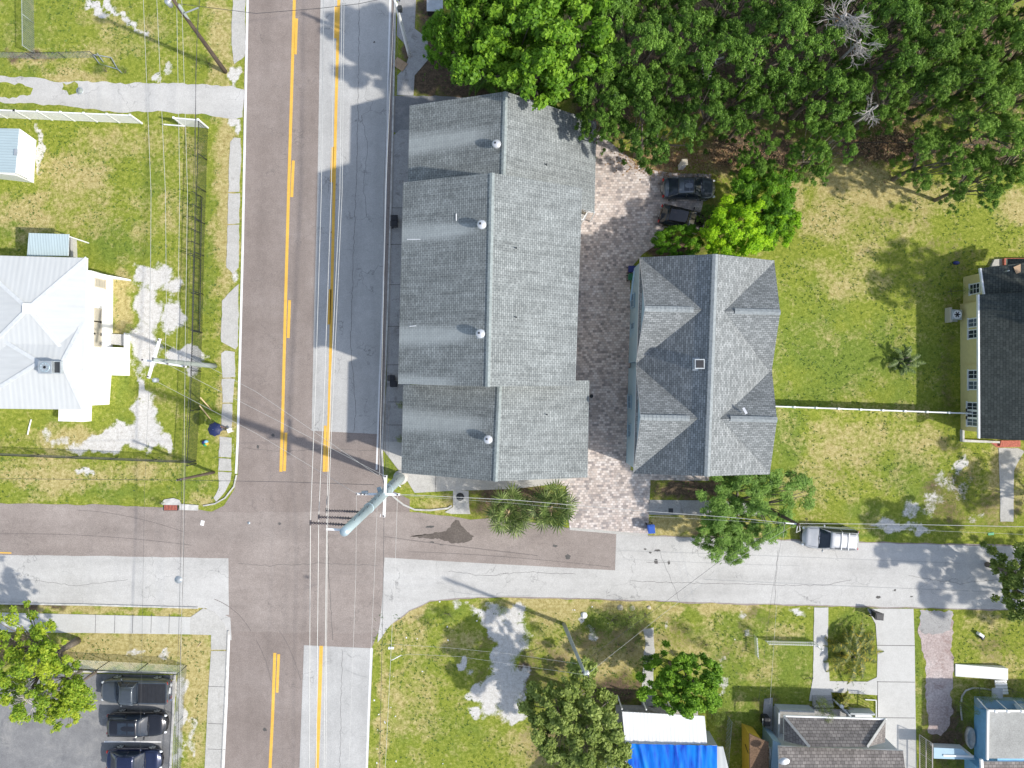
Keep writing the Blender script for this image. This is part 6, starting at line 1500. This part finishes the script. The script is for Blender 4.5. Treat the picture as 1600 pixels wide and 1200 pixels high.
# lumber scraps by the porch steps of the tarp house
t_ = thing('lumber_scrap','grey weathered planks dropped beside the porch steps of the low house','planks',(0,0,0)); m_ = MB(); m_.bar(G(1009,1104,.7),G(1026,1112,.6),.22,.05); m_.bar(G(1026,1100,.65),G(1042,1101,.6),.14,.05); m_.bar(G(994,1107,.6),G(999,1115,.6),.12,.05); m_.build('plank', MT['deadwood'], t_)
t_ = thing('ground_hatch','small dark hatch in the shaded sidewalk right of the paver drive','hatch',G(1048,798)+Vector((0,0,.04))); m_ = MB(); m_.box((0,0,0),(.4,.42,.02)); m_.build('lid', MT['darkmetal'], t_)
t_ = thing('garden_chair','dark metal bench frame lying on the grass beside the narrow walk','bench',G(1262,1059)); m_ = MB(); m_.tube([(-.3,-.15,.05),(-.3,.1,.3),(.35,.1,.3),(.35,-.15,.05)],.025,6); m_.build('frame', MT['black'], t_)
t_ = thing('blue_tarp_scrap','small dark blue bundle on the shaded lawn near the yellow house','bundle',G(1493,411)); m_ = MB(); m_.lathe((0,0,0),[(.2,0),(.25,.12),(.12,.2),(.02,.22)],9,sx=1.2,sy=.7); m_.build('cloth', MT['navyplastic'], t_)
t_ = thing('stone_planter','round pale stone planter wall beside the sky blue wall','planter',G(1513,1150)); m_ = MB(); m_.lathe((0,0,0),[(.42,0),(.46,.4),(.38,.42),(.34,.3)],18,sx=.8,sy=2.0); m_.build('wall', MT['kerb'], t_)
t_ = thing('garden_edging','curved pale edging around the planted bed at the blue walled house','edging',(0,0,0)); m_ = MB(); m_.tube([G(*p,.1) for p in ((1503,1125),(1501,1105),(1503,1088),(1509,1079),(1520,1075),(1538,1076),(1550,1078))],.07,6); m_.build('edge', MT['kerb'], t_)
# ================================================================ PLANTS
def leaf_mesh(name, cents, rads, per, size, seed, flat=.75, hang=0.0, aspect=.5, shell=.55, tint0=.0):
    """many leaf quads gathered in clumps; local coordinates"""
    g = np.random.default_rng(seed)
    cents = np.asarray(cents, float); rads = np.asarray(rads, float)
    cnt = np.maximum(8, (per*(rads/np.mean(rads))**2)).astype(int)
    idx = np.repeat(np.arange(len(cents)), cnt); n = len(idx)
    d = g.normal(size=(n,3)); d /= np.linalg.norm(d, axis=1)[:,None]
    d[:,2] = np.where(d[:,2] < -.35, -d[:,2], d[:,2])
    r = shell+(1-shell)*g.random(n)**.7
    # ragged rim: leaves leave the clump along twigs
    tw = 1+.28*np.sin(d[:,0]*7+idx*1.7)*np.cos(d[:,1]*6+idx)+.25*(g.random(n) < .10)
    c = cents[idx] + d*(rads[idx]*r*tw)[:,None]*np.array([1,1,flat])
    nrm = d*.7 + g.normal(size=(n,3))*.5 + np.array([0,0,.8]); nrm /= np.linalg.norm(nrm,axis=1)[:,None]
    a = np.cross(nrm, g.normal(size=(n,3))); a /= np.linalg.norm(a,axis=1)[:,None]; b = np.cross(nrm, a)
    s = size*(.6+.8*g.random(n)); 
    A = a*s[:,None]*.5; B = b*(s*aspect)[:,None]*.5
    q = np.stack([c-A, c-B*1.0+A*.1, c+A, c+B*1.0+A*.1], 1).reshape(-1,3)
    ct = g.normal(size=len(cents))*.13
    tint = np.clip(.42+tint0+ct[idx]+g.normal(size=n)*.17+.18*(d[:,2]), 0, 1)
    me = bpy.data.meshes.new(name); me.vertices.add(4*n); me.vertices.foreach_set('co', q.astype(np.float32).ravel())
    me.loops.add(4*n); me.loops.foreach_set('vertex_index', np.arange(4*n, dtype=np.int32)); me.polygons.add(n); me.polygons.foreach_set('loop_start', np.arange(0,4*n,4,dtype=np.int32))
    me.update(calc_edges=True)
    at = me.attributes.new('tint','FLOAT','POINT'); at.data.foreach_set('value', np.repeat(tint,4).astype(np.float32))
    return me
def crown_clumps(seed, Rr, Hc, n, cr, zc, lop=.25, hollow=.35):
    """clump centres over a lumpy dome of radius Rr, height Hc centred zc"""
    g = random.Random(seed); out=[]; rr=[]
    ph = [g.uniform(0,6.28) for _ in range(4)]; tries = 0
    while len(out) < n and tries < 6000:
        tries += 1
        a = g.uniform(0,2*math.pi); u = g.random()**.5
        lobe = 1+lop*(.6*math.sin(2*a+ph[0])+.5*math.sin(3*a+ph[1])+.4*math.sin(5*a+ph[2]))
        rad = u*Rr*lobe*.88
        top = math.sqrt(max(0,1-(u*.93)**2)); z = zc+Hc*(top*g.uniform(.15,1.0)-.42+.18*math.sin(3*a+ph[3]+rad))
        p = (rad*math.cos(a), rad*math.sin(a), z); c = cr*g.choice((.6,.8,1.0,1.2,1.55))*g.uniform(.85,1.1)
        if any((p[0]-q[0])**2+(p[1]-q[1])**2+((p[2]-q[2])*.8)**2 < (hollow*(c+s))**2*1.6 for q,s in zip(out,rr)): continue
        out.append(p); rr.append(c)
    return out, rr
def oak_clumps(seed, Rr, zc, n, cr):
    """a broad oak: several lumpy sub-crowns, each a dome of small sprays, with gaps between"""
    g = random.Random(seed); subs = []; tries = 0
    while len(subs) < 12 and tries < 900:
        tries += 1; a = g.uniform(0,6.283); u = g.random()**.55*Rr*.74; p = (u*math.cos(a), u*math.sin(a)); s = g.uniform(.20,.36)*Rr
        if all(math.hypot(p[0]-q[0], p[1]-q[1]) > (s+q[3])*.78 for q in subs): subs.append((p[0],p[1],zc+g.uniform(-.30,.26)*Rr-.25*u, s))
    out = []; rr = []; tot = sum(q[3]**2 for q in subs)
    for (x,y,z,s) in subs:
        for _ in range(int(n*s*s/tot)):
            a = g.uniform(0,6.283); v = g.random()**.6; rad = s*v*1.05*(1+.25*math.sin(3*a+x)); out.append((x+rad*math.cos(a), y+rad*math.sin(a), z+s*.85*math.sqrt(max(0,1-v*v*.95))*g.uniform(.75,1.0)-.15*s)); rr.append(cr*g.choice((.55,.75,.95,1.2))*g.uniform(.85,1.15))
    for _ in range(26):
        a = g.uniform(0,6.283); q = g.uniform(.1,.7)*Rr; out.append((q*math.cos(a), q*math.sin(a), g.uniform(.25,.7)*Rr)); rr.append(cr*g.uniform(.8,1.3))
    return out, rr
def limbs(mb, base_z, cents, trunk_h, r0, seed, nmain=5, lean=(0,0)):
    g = random.Random(seed); top = Vector((lean[0],lean[1],trunk_h))
    mb.tube([(0,0,base_z),(lean[0]*.4+.05,lean[1]*.4,trunk_h*.5),top], [r0*1.25,r0,r0*.8], 8)
    cs = sorted([Vector(c) for c in cents], key=lambda c: math.atan2(c.y,c.x)); k = max(1,len(cs)//nmain)
    for i in range(0,len(cs),k):
        grp = cs[i:i+k]; m_ = sum(grp, Vector())/len(grp); mid = top.lerp(m_, .55)+Vector((g.uniform(-.3,.3),g.uniform(-.3,.3),-.2))
        mb.tube([top-Vector((0,0,.2)), mid], [r0*.55,r0*.32], 6)
        for c in grp: mb.tube([mid, mid.lerp(c,.6)+Vector((0,0,g.uniform(-.2,.15))), c], [r0*.26,r0*.14,r0*.05], 5)
_proto = {}
KIND = {  # leaf material, clump n, clump radius, leaves per clump, leaf size, flatness, crown height factor
 'oak':     ('leaf_oak', 150, .088, 125, .165, .6, .8, .42),
 'oaklight': ('leaf_oaklight', 150, .088, 120, .165, .6, .8, .38),
 'soft':    ('leaf_soft', 120, .105, 250, .19, .8, .6, .4),
 'bright':  ('leaf_bright', 150, .088, 190, .22, .7, .6, .6),
 'lime':    ('leaf_lime', 130, .105, 260, .18, .8, .6, .4),
 'feather': ('leaf_feather', 130, .09, 170, .24, .7, .6, .22),
 'glossy':  ('leaf_glossy', 150, .085, 150, .21, .7, .6, .6),
 'yellowg': ('leaf_yellow', 110, .09, 130, .20, .7, .6, .45),
 'bush':    ('leaf_glossy', 26, .26, 120, .18, .8, .8, .5),
}
def tree_mesh(kind, var, Rn=4.0):
    key = (kind,var)
    if key in _proto: return _proto[key]
    mt, n, cr, per, sz, flat, hf, asp = KIND[kind]
    seed = (sorted(KIND).index(kind)+1)*31+var*7+5
    zc = 1.35*Rn if kind != 'bush' else .5*Rn
    cs, rr = crown_clumps(seed, Rn, Rn*hf, n, cr*Rn, zc, .28 if kind not in ('lime','bush','soft') else .15)
    if 'oak' in kind: cs, rr = oak_clumps(seed, Rn, zc, 250, .078*Rn)
    if kind in ('glossy','bright'):
        g = random.Random(seed+5)
        for _ in range(40 if 'oak' in kind else 24):
            a_ = g.uniform(0,6.283); q_ = g.uniform(.15,.78)*Rn; cs.append((q_*math.cos(a_), q_*math.sin(a_), g.uniform(.28,.95)*Rn*(1-.25*q_/Rn))); rr.append(cr*Rn*g.uniform(.8,1.3))
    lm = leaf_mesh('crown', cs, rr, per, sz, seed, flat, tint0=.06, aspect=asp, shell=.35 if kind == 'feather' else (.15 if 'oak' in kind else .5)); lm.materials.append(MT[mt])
    mb = MB(); limbs(mb, 0, cs[::6] if 'oak' in kind else cs[::2], zc*.42, .055*Rn, seed); o = mb.build('trunk', MT['bark']); tm = o.data; bpy.data.objects.remove(o)
    _proto[key] = (lm, tm, zc, Rn); return _proto[key]
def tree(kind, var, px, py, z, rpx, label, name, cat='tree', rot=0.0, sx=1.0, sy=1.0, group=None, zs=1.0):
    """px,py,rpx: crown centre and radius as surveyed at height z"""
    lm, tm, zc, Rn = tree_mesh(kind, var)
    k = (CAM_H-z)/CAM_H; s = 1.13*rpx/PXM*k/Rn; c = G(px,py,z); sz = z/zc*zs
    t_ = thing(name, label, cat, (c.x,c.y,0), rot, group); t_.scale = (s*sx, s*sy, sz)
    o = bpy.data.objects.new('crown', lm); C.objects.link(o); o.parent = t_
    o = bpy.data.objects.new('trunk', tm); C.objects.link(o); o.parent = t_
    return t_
OAKG = 'live oaks of the north east grove'
for i,(px,py,rp,z,lab) in enumerate((
 (1000,70,74,9.0,'live oak crown directly right of the bright green tree at the top'), (1022,190,66,8.0,'live oak whose crown overhangs the paver drive above the graphite sedan'),
 (1105,55,72,9.5,'live oak at the top edge, third crown from the bright green tree'), (1130,150,62,8.0,'live oak below the top row, above the leaf littered corner'),
 (1215,60,74,9.5,'live oak at the top edge left of the bleached dead branches'), (1188,160,44,7.5,'live oak over the orange sandy gap in the grove'),
 (1292,228,46,7.0,'live oak at the south rim of the grove above the lime trees'), (1305,120,66,8.5,'live oak just below left of the bleached dead branches'),
 (1398,50,70,9.5,'live oak at the top edge right of the bleached dead branches'), (1425,135,58,8.5,'live oak above the brown gap on the back lawn rim'),
 (1485,80,74,9.5,'live oak at the top edge two crowns from the right corner'), (1480,235,54,7.5,'low live oak on the lawn rim right of the brown gap'),
 (1572,60,76,9.5,'live oak in the top right corner'), (1570,170,70,8.5,'live oak on the right edge below the corner crown'),
 (1548,275,48,7.0,'lowest live oak of the grove at the right edge'), (1190,238,36,5.5,'small live oak behind the lime trees'), (936,190,36,7.5,'dark live oak overlapping the north block roof corner'),
 (945,120,56,8.5,'dark live oak squeezed between the bright green tree and the overhanging oak'), (1060,120,50,8.0,'live oak filling the middle of the left grove'),
 (1335,165,40,7.0,'live oak around the small bleached twig fork'), (1530,120,50,8.5,'live oak in the middle of the right grove'))):
    tree('oaklight' if px > 1440 and i < 21 or i == 9 else 'oak', i%4 if px < 1441 else i%3, px, py, z, rp*.98, lab, 'live_oak', rot=i*1.9, sx=1+.08*math.sin(i*2), sy=1+.08*math.cos(i*3), group=OAKG)
for j,(px,py) in enumerate(((975,-22),(1050,-30),(1150,-18),(1245,-30),(1300,-34),(1375,-30),(1455,-20),(1530,-30),(1612,-14),(1640,120),(1640,230),(1625,60))):
    tree('oak' if px < 1400 else 'oaklight', j%3, px, py, 8.5, 56, ['live oak peeking over the top edge','live oak reaching in at the right edge'][px > 1605]+' of the photo behind the front crowns', 'live_oak', rot=j*2.3, group='background oaks of the grove')
tree('bright', 0, 850, 62, 10.0, 108, 'large bright green broadleaf tree above the north block roof', 'broadleaf_tree', rot=.5, sx=1.0, sy=.86)
tree('bright', 1, 760, 40, 9.0, 66, 'smaller bright green broadleaf crown on the left of the large one', 'broadleaf_tree', rot=2.1, sx=1, sy=1)
tree('feather', 1, 806, 118, 5.0, 46, 'dull green low tree under the edge of the large bright tree', 'small_tree', rot=1.1)
tree('soft', 2, 693, 62, 3.2, 34, 'soft green rounded bush beside the angled sidewalk at the top', 'round_bush', 'bush', rot=.3, sy=1.3)
tree('lime', 0, 1156, 357, 4.8, 58, 'brightest lime green tree just above the duplex roof', 'lime_tree', rot=.4, sx=1.05, sy=.85)
tree('soft', 1, 1198, 308, 4.4, 52, 'lime green tree behind the brightest one, touching the lawn', 'lime_tree', rot=2.2)
tree('soft', 0, 1061, 379, 3.6, 36, 'small green round tree right above the duplex roof corner', 'lime_tree', rot=3.3, sx=1.1, sy=.75)
tree('lime', 1, 1212, 350, 3.8, 38, 'lower lime green tree between the brightest one and the lawn', 'lime_tree', rot=4.2)
tree('feather', 0, 1108, 334, 2.8, 15, 'small feathery shrub at the nose of the black hatchback', 'feathery_shrub', 'shrub', rot=1)
tree('feather', 2, 1170, 790, 4.4, 76, 'feathery green tree at the corner of the duplex overhanging the side road', 'feathery_tree', rot=.9, sx=1.05, sy=1.0)
tree('feather', 3, 1145, 835, 3.2, 44, 'lower drooping part of foliage overhanging the side road, a slender young tree', 'feathery_tree', rot=2.9, sx=1.2, sy=.9)
tree('glossy', 0, 905, 1135, 6.5, 80, 'glossy dark green leafy tree beside the tarp covered house', 'leafy_tree', rot=.2, sx=1, sy=1.05)
tree('bright', 2, 1070, 1075, 5.0, 50, 'yellow green leafy tree above the white porch roof', 'leafy_tree', rot=1.2, sx=.95, sy=1.15)
tree('bush', 0, 985, 968, .7, 20, 'low dark weedy shrub at the road edge of the lower lot', 'weedy_shrub', 'shrub', rot=1.5, sx=1.2, sy=.9)
tree('bush', 1, 957, 972, .7, 20, 'bright leaved weedy shrub in the middle of the lower lot', 'weedy_shrub', 'shrub', rot=.5, sx=1.2)
tree('feather', 2, 1017, 1034, 1.4, 12, 'slim weedy sapling growing over the cracked garden path', 'sapling', 'sapling', rot=1.5, sy=1.5)
tree('yellowg', 1, 46, 1045, 6.0, 86, 'yellow green tree over the sidewalk at the left edge of the parking lot', 'street_tree', rot=.4, sx=.95, sy=1.0)
tree('yellowg', 2, 92, 1090, 5.0, 40, 'lower yellow green tree whose crown touches the pickup bonnet', 'street_tree', rot=1.4, sx=1.1, sy=.9)
tree('glossy', 1, 1632, 916, 6.5, 62, 'dark green tree entering the photo at the right edge over the side road', 'roadside_tree', rot=.4)
tree('feather', 1, 1765, 480, 9.5, 60, 'tall tree behind the yellow house, mostly beyond the right edge', 'yard_tree', rot=2)
tree('oak', 2, 1780, 1000, 8.0, 90, 'tree beyond the right edge that shades the lower right lawn', 'yard_tree', rot=1)
tree('oak', 3, 1775, 815, 7.0, 60, 'tree beyond the right edge that shades the walkway', 'yard_tree', rot=1)
for lab,px,py,r_,z,k in (('round dark shrub against the yellow wall near the cooling unit',1497,453,12,1.4,'bush'),('small tufted shrub below the white house terrace bed',202,514,9,.7,'bush'),('dark green tuft at the foot of the dark timber pole',322,96,11,.8,'bush'),
     ('weed tuft beside the fallen gate panel',160,107,11,.6,'bush'),('second weed tuft right of the fallen gate panel',192,110,7,.5,'bush'),('planted shrub beside the porch stairs of the blue walled house',1538,1083,14,1.0,'bush'),('dark shrub bed along the sky blue wall',1511,1105,14,1.0,'bush'),
     ('shrub at the right edge near the porch steps',1593,1085,12,1.2,'bush'),('leafy potted plant on the grey terrace steps',1288,1109,14,1.8,'bush'),('grass tuft on the parking verge corner of the storm drain',248,787,6,.4,'bush'),
     ('narrow shrub under the south block eave near the upper part',626,632,6,.7,'bush'),('narrow shrub under the south block eave near the corner',625,685,6,.7,'bush'),('small weed clump beside the sand patch of the lower lot',783,952,9,.5,'bush'),('shrub at the stair of the low house hidden by leaves',1120,1118,16,1.0,'bush')):
    tree(k, 0 if len(lab)%2 else 1, px, py, z, r_, lab, 'shrub', 'shrub', rot=px*.01, zs=.9)
# curved leafless fern under the bright tree, palms, croton
def frond(mb, base, ang, L, droop, w, n=9, up=.5, seg=7, tints=None):
    """pinnate or fan leaf made of narrow leaflets"""
    d = Vector((math.cos(ang), math.sin(ang), 0)); s = Vector((-d.y, d.x, 0)); P=[]
    for i in range(seg+1):
        f = i/seg; P.append(Vector(base)+d*(L*f)+Vector((0,0,up*L*f-droop*L*f*f)))
    for i in range(seg):
        a,b = P[i],P[i+1]; mb.add([a-s*.012,a+s*.012,b+s*.008,b-s*.008],[(0,1,2,3)])
    for i in range(1,n*2):
        f = .12+.88*i/(n*2); k = min(seg-1,int(f*seg)); p = P[k].lerp(P[k+1], f*seg-k)
        ll = w*math.sin(math.pi*min(.97,f*.85+.12))
        for q in (-1,1):
            tip = p+s*q*ll+d*ll*.55-Vector((0,0,.25*ll)); e = d*(.035+.02*L)
            mb.add([p, p+e, tip],[(0,1,2)])
def tinted(mb, name, mat, parent, seed=1):
    o = mb.build(name, MT[mat], parent); n = len(o.data.vertices); g = np.random.default_rng(seed)
    at = o.data.attributes.new('tint','FLOAT','POINT')
    v = np.zeros(n)
    for p in o.data.polygons:
        t_ = min(1,max(0,g.normal(.5,.22)))
        for vi in p.vertices: v[vi] = t_
    at.data.foreach_set('value', v.astype(np.float32)); return o
def fan_leaf(mb, base, ang, L, elev, rng, blades=22, R_=.55):
    """palmetto leaf: stalk and a fan of blades"""
    d = Vector((math.cos(ang)*math.cos(elev), math.sin(ang)*math.cos(elev), math.sin(elev))); s = Vector((-math.sin(ang), math.cos(ang),0))
    h = Vector(base)+d*L; u = s.cross(d)
    mb.add([Vector(base)-s*.015, Vector(base)+s*.015, h+s*.01, h-s*.01],[(0,1,2,3)])
    for k in range(blades):
        a = (k/(blades-1)-.5)*2*math.pi*.62; v = d*math.cos(a)+s*math.sin(a); Lb = R_*(1-.22*abs(a)/1.9)*rng.uniform(.85,1.08)
        side = v.cross(u).normalized()*.05
        mid = h+v*Lb*.5+u*.02; tip = h+v*Lb-Vector((0,0,Lb*rng.uniform(.15,.4)))
        mb.add([h, mid-side, tip, mid+side],[(0,1,2,3)])
def palm(label, px, py, h, rpx, seed):
    k = (CAM_H-h)/CAM_H; Rr = rpx/PXM*k; c = G(px,py,h); t_ = thing('sabal_palm', label, 'palm', (c.x,c.y,0), 0, 'palms by the paver drive'); g = random.Random(seed)
    m_ = MB(); m_.tube([(0,0,0),(.05,0,h*.5),(0,0,h-.1)], [.24,.19,.22], 10); m_.build('trunk', MT['bark'], t_)
    m_ = MB(); n=38
    for i in range(n):
        a = i*2.399+g.uniform(-.2,.2); f = (i+.5)/n; elev = R(78-100*f**.8); R_ = Rr*.44*g.uniform(.88,1.08)
        fan_leaf(m_, (0,0,h-.1), a, (Rr-R_*.9)*(g.uniform(.75,1.02) if i%3 else g.uniform(.2,.5)), elev, g, 13, R_)
    tinted(m_, 'crown', 'leaf_palm', t_, seed)
    m_ = MB()
    for i in range(5): a = g.uniform(0,6.28); m_.tube([(0,0,h),(math.cos(a)*.5,math.sin(a)*.5,h+.3),(math.cos(a)*1.0,math.sin(a)*1.0,h)], [.03,.02,.01], 5)
    m_.build('flower_stalk', MT['wood_light'], t_)
palm('sabal palm on the left of the pair beside the paver drive', 796, 800, 3.6, 48, 3); palm('sabal palm on the right of the pair beside the paver drive', 862, 793, 4.0, 48, 8)
def frond_bush(label, px, py, h, rpx, seed, name, cat, mat, n=34, up=.9, droop=1.0, w=.28):
    Rr = rpx/PXM; c = G(px,py); t_ = thing(name, label, cat, (c.x,c.y,0)); g = random.Random(seed); m_ = MB()
    for i in range(n): frond(m_, (g.uniform(-.3,.3)*Rr,g.uniform(-.3,.3)*Rr,h*g.uniform(.1,.5)), g.uniform(0,6.28), Rr*g.uniform(.6,1.05), droop*g.uniform(.7,1.2), w*g.uniform(.8,1.2), 12, up*g.uniform(.6,1.2))
    tinted(m_, 'fronds', mat, t_, seed); m_ = MB()
    for i in range(5): a=i*1.3; m_.tube([(math.cos(a)*.2,math.sin(a)*.2,0),(math.cos(a)*.35,math.sin(a)*.35,h*.6)], .05, 6)
    m_.build('stem', MT['bark'], t_); return t_
frond_bush('areca palm clump with yellow tips between the narrow walk and the driveway', 1325, 1015, 1.6, 42, 2, 'areca_palm', 'palm', 'leaf_croton', 60, .8, .9, .35)
for i,(px,py,r_) in enumerate(((1010,962,12),(930,985,11),(1000,1000,10),(905,1000,9),(968,1010,10),(845,985,9),(700,962,12),(668,975,8),(1075,985,9),(1175,985,10),(1105,1010,9),(830,960,7))): tree('bush', i%2, px, py, .45, r_, 'low green weed clump growing in the rough grass of the lower lot', 'weed_clump', 'weeds', rot=i*1.7, group='weed clumps of the lower lot')
frond_bush('spreading dark fern palm between the angled sidewalk and the north block', 757, 126, 1.4, 36, 5, 'fern_palm', 'palm', 'leaf_oak', 30)
frond_bush('small young palm on the east lawn left of the yellow house', 1406, 565, 1.8, 25, 7, 'young_palm', 'palm', 'leaf_palm', 26, 1.0, .9, .26)
frond_bush('brown leaved ornamental plant beside the porch railing of the brown tiled house', 1312, 1094, .8, 18, 9, 'ornamental_plant', 'plant', 'leaf_brown' if 'leaf_brown' in MT else 'leaf_croton', 20)
# dead branches in the grove
def dead(label, px, py, z, L, seed, ang0, n=26):
    t_ = thing('dead_tree', label, 'dead tree', G(px,py,z)*1.0); t_.location.z = 0; g = random.Random(seed)
    m_ = MB(); m_.tube([(0,0,0),(.1,.1,z*.6),(0,0,z)], [.16,.12,.08], 7); m_.build('trunk', MT['deadwood'], t_); m_ = MB()
    def br(p, d, l, r, dep):
        q = p+d*l; m = p.lerp(q,.5)+Vector((g.uniform(-.1,.1),g.uniform(-.1,.1),g.uniform(-.08,.1)))*l; m_.tube([p,m,q],[r,r*.75,r*.45],5,cap=False)
        if dep > 0:
            for _ in range(3): br(p.lerp(q,g.uniform(.35,1)), (d+Vector((g.uniform(-.9,.9),g.uniform(-.9,.9),g.uniform(-.3,.5)))).normalized(), l*g.uniform(.5,.8), r*.6, dep-1)
    for i in range(n):
        a = ang0+g.gauss(0,.55)+(math.pi if i%5==0 else 0); br(Vector((g.uniform(-.2,.2),g.uniform(-.2,.2),z*g.uniform(.85,1))), Vector((math.cos(a),math.sin(a),g.uniform(0,.6))).normalized(), L*g.uniform(.5,1), .04, 2)
    m_.build('branches', MT['deadwood'], t_)
dead('bleached grey dead limbs bursting from the grove at the top edge', 1322, 22, 10.5, 1.4, 3, R(-50), 34)
dead('small fork of bleached twigs in the middle of the grove', 1345, 62, 10.0, 1.2, 4, R(-80), 14); dead('thin bleached twigs above the brown gap', 1371, 165, 8.6, 1.0, 6, R(-90), 8)
dead('pale bare twigs over the dark gap near the bright green tree', 1110, 95, 8.8, .9, 9, R(-100), 7)
dead('white bare twigs in the street tree at the left edge', 52, 1098, 6.2, 1.2, 12, R(120), 14)
# lawn texture: weed rosettes and grass tufts as one uncountable cover
def tufts():
    g = np.random.default_rng(4); n = 60000
    px = g.uniform(-40,1640,n); py = g.uniform(-40,1240,n); ok = np.ones(n,bool)
    def no(x0,y0,x1,y1):
        nonlocal ok; ok &= ~((px>x0)&(px<x1)&(py>y0)&(py<y1))
    no(344,0,655,790); no(-50,785,1640,958); no(640,140,940,770); no(900,190,1060,830); no(985,395,1220,750); no(-50,398,180,640); no(200,400,300,600); no(-50,118,385,186); no(318,950,585,1240); no(-50,1050,300,1240); no(-50,950,330,995)
    no(740,960,835,1150); no(1260,945,1300,1110); no(1355,945,1432,1240); no(1000,980,1024,1240); no(965,1105,1240,1240); no(1205,1095,1400,1240); no(1500,1090,1640,1240); no(1500,430,1640,695); no(1555,690,1590,820); no(-50,630,150,665); no(120,600,290,710); no(1484,1035,1570,1090); no(1435,950,1490,1170); no(1010,775,1190,810); no(40,362,125,400); no(-50,195,60,290); no(600,0,660,150)
    px=px[ok]; py=py[ok]; n=len(px); X=(px-800)/PXM; Y=(600-py)/PXM
    # keep by patchiness
    keep = np.array([mnoise.noise(Vector((x*.35,y*.35,9)))+.25*mnoise.noise(Vector((x*1.4,y*1.4,2))) for x,y in zip(X,Y)]) > g.uniform(-.35,.45,n)
    X=X[keep]; Y=Y[keep]; n=len(X)
    k=3; V=[]; T=[]
    for j in range(k):
        a=g.uniform(0,6.28,n); s=g.uniform(.05,.13,n); dx=np.cos(a)*s; dy=np.sin(a)*s; h=g.uniform(.04,.11,n); ox=g.uniform(-.06,.06,n); oy=g.uniform(-.06,.06,n)
        c=np.stack([X+ox,Y+oy,np.zeros(n)],1); A=np.stack([X+ox-dy*.35,Y+oy+dx*.35,np.full(n,.01)],1); B=np.stack([X+ox+dy*.35,Y+oy-dx*.35,np.full(n,.01)],1); Cc=np.stack([X+ox+dx,Y+oy+dy,h],1)
        V.append(np.stack([A,B,Cc],1)); T.append(np.clip(g.normal(.5,.25,n),0,1))
    V=np.concatenate(V).reshape(-1,3); T=np.repeat(np.concatenate(T),3); m=len(V)
    me=bpy.data.meshes.new('grass_tufts'); me.vertices.add(m); me.vertices.foreach_set('co',V.astype(np.float32).ravel()); me.loops.add(m); me.loops.foreach_set('vertex_index',np.arange(m,dtype=np.int32)); me.polygons.add(m//3); me.polygons.foreach_set('loop_start',np.arange(0,m,3,dtype=np.int32)); me.update(calc_edges=True)
    at=me.attributes.new('tint','FLOAT','POINT'); at.data.foreach_set('value',T.astype(np.float32)); me.materials.append(MT['weed'])
    o=bpy.data.objects.new('grass_tufts',me); C.objects.link(o); tag(o,'short green grass tufts and weeds scattered over the lawns','grass',kind='stuff')
tufts()
# leaf litter under the grove
def litter():
    g=np.random.default_rng(8); n=9000; px=np.concatenate([g.uniform(960,1640,n//2),g.normal(1120,45,n//6),g.normal(1390,40,n//6),g.normal(1030,30,n//6)]); py=np.concatenate([g.uniform(-20,250,n//2),g.normal(250,14,n//6),g.normal(225,20,n//6),g.normal(250,12,n//6)]); n=len(px)
    X=(px-800)/PXM; Y=(600-py)/PXM; a=g.uniform(0,6.28,n); s=g.uniform(.05,.11,n); dx=np.cos(a)*s; dy=np.sin(a)*s; z=g.uniform(.04,.07,n)
    q=np.stack([np.stack([X-dx,Y-dy,z],1),np.stack([X+dy*.5,Y-dx*.5,z+.02],1),np.stack([X+dx,Y+dy,z],1),np.stack([X-dy*.5,Y+dx*.5,z+.015],1)],1).reshape(-1,3); m=4*n
    me=bpy.data.meshes.new('leaf_litter'); me.vertices.add(m); me.vertices.foreach_set('co',q.astype(np.float32).ravel()); me.loops.add(m); me.loops.foreach_set('vertex_index',np.arange(m,dtype=np.int32)); me.polygons.add(n); me.polygons.foreach_set('loop_start',np.arange(0,m,4,dtype=np.int32)); me.update(calc_edges=True)
    at=me.attributes.new('tint','FLOAT','POINT'); at.data.foreach_set('value',np.repeat(np.clip(g.normal(.5,.25,n),0,1),4).astype(np.float32)); me.materials.append(leaf_mat('dry fallen leaves',(.16,.09,.04),(.34,.21,.11),(.52,.38,.22),.1))
    o=bpy.data.objects.new('leaf_litter',me); C.objects.link(o); tag(o,'brown fallen leaves covering the ground under the grove','leaf litter',kind='stuff')
litter()
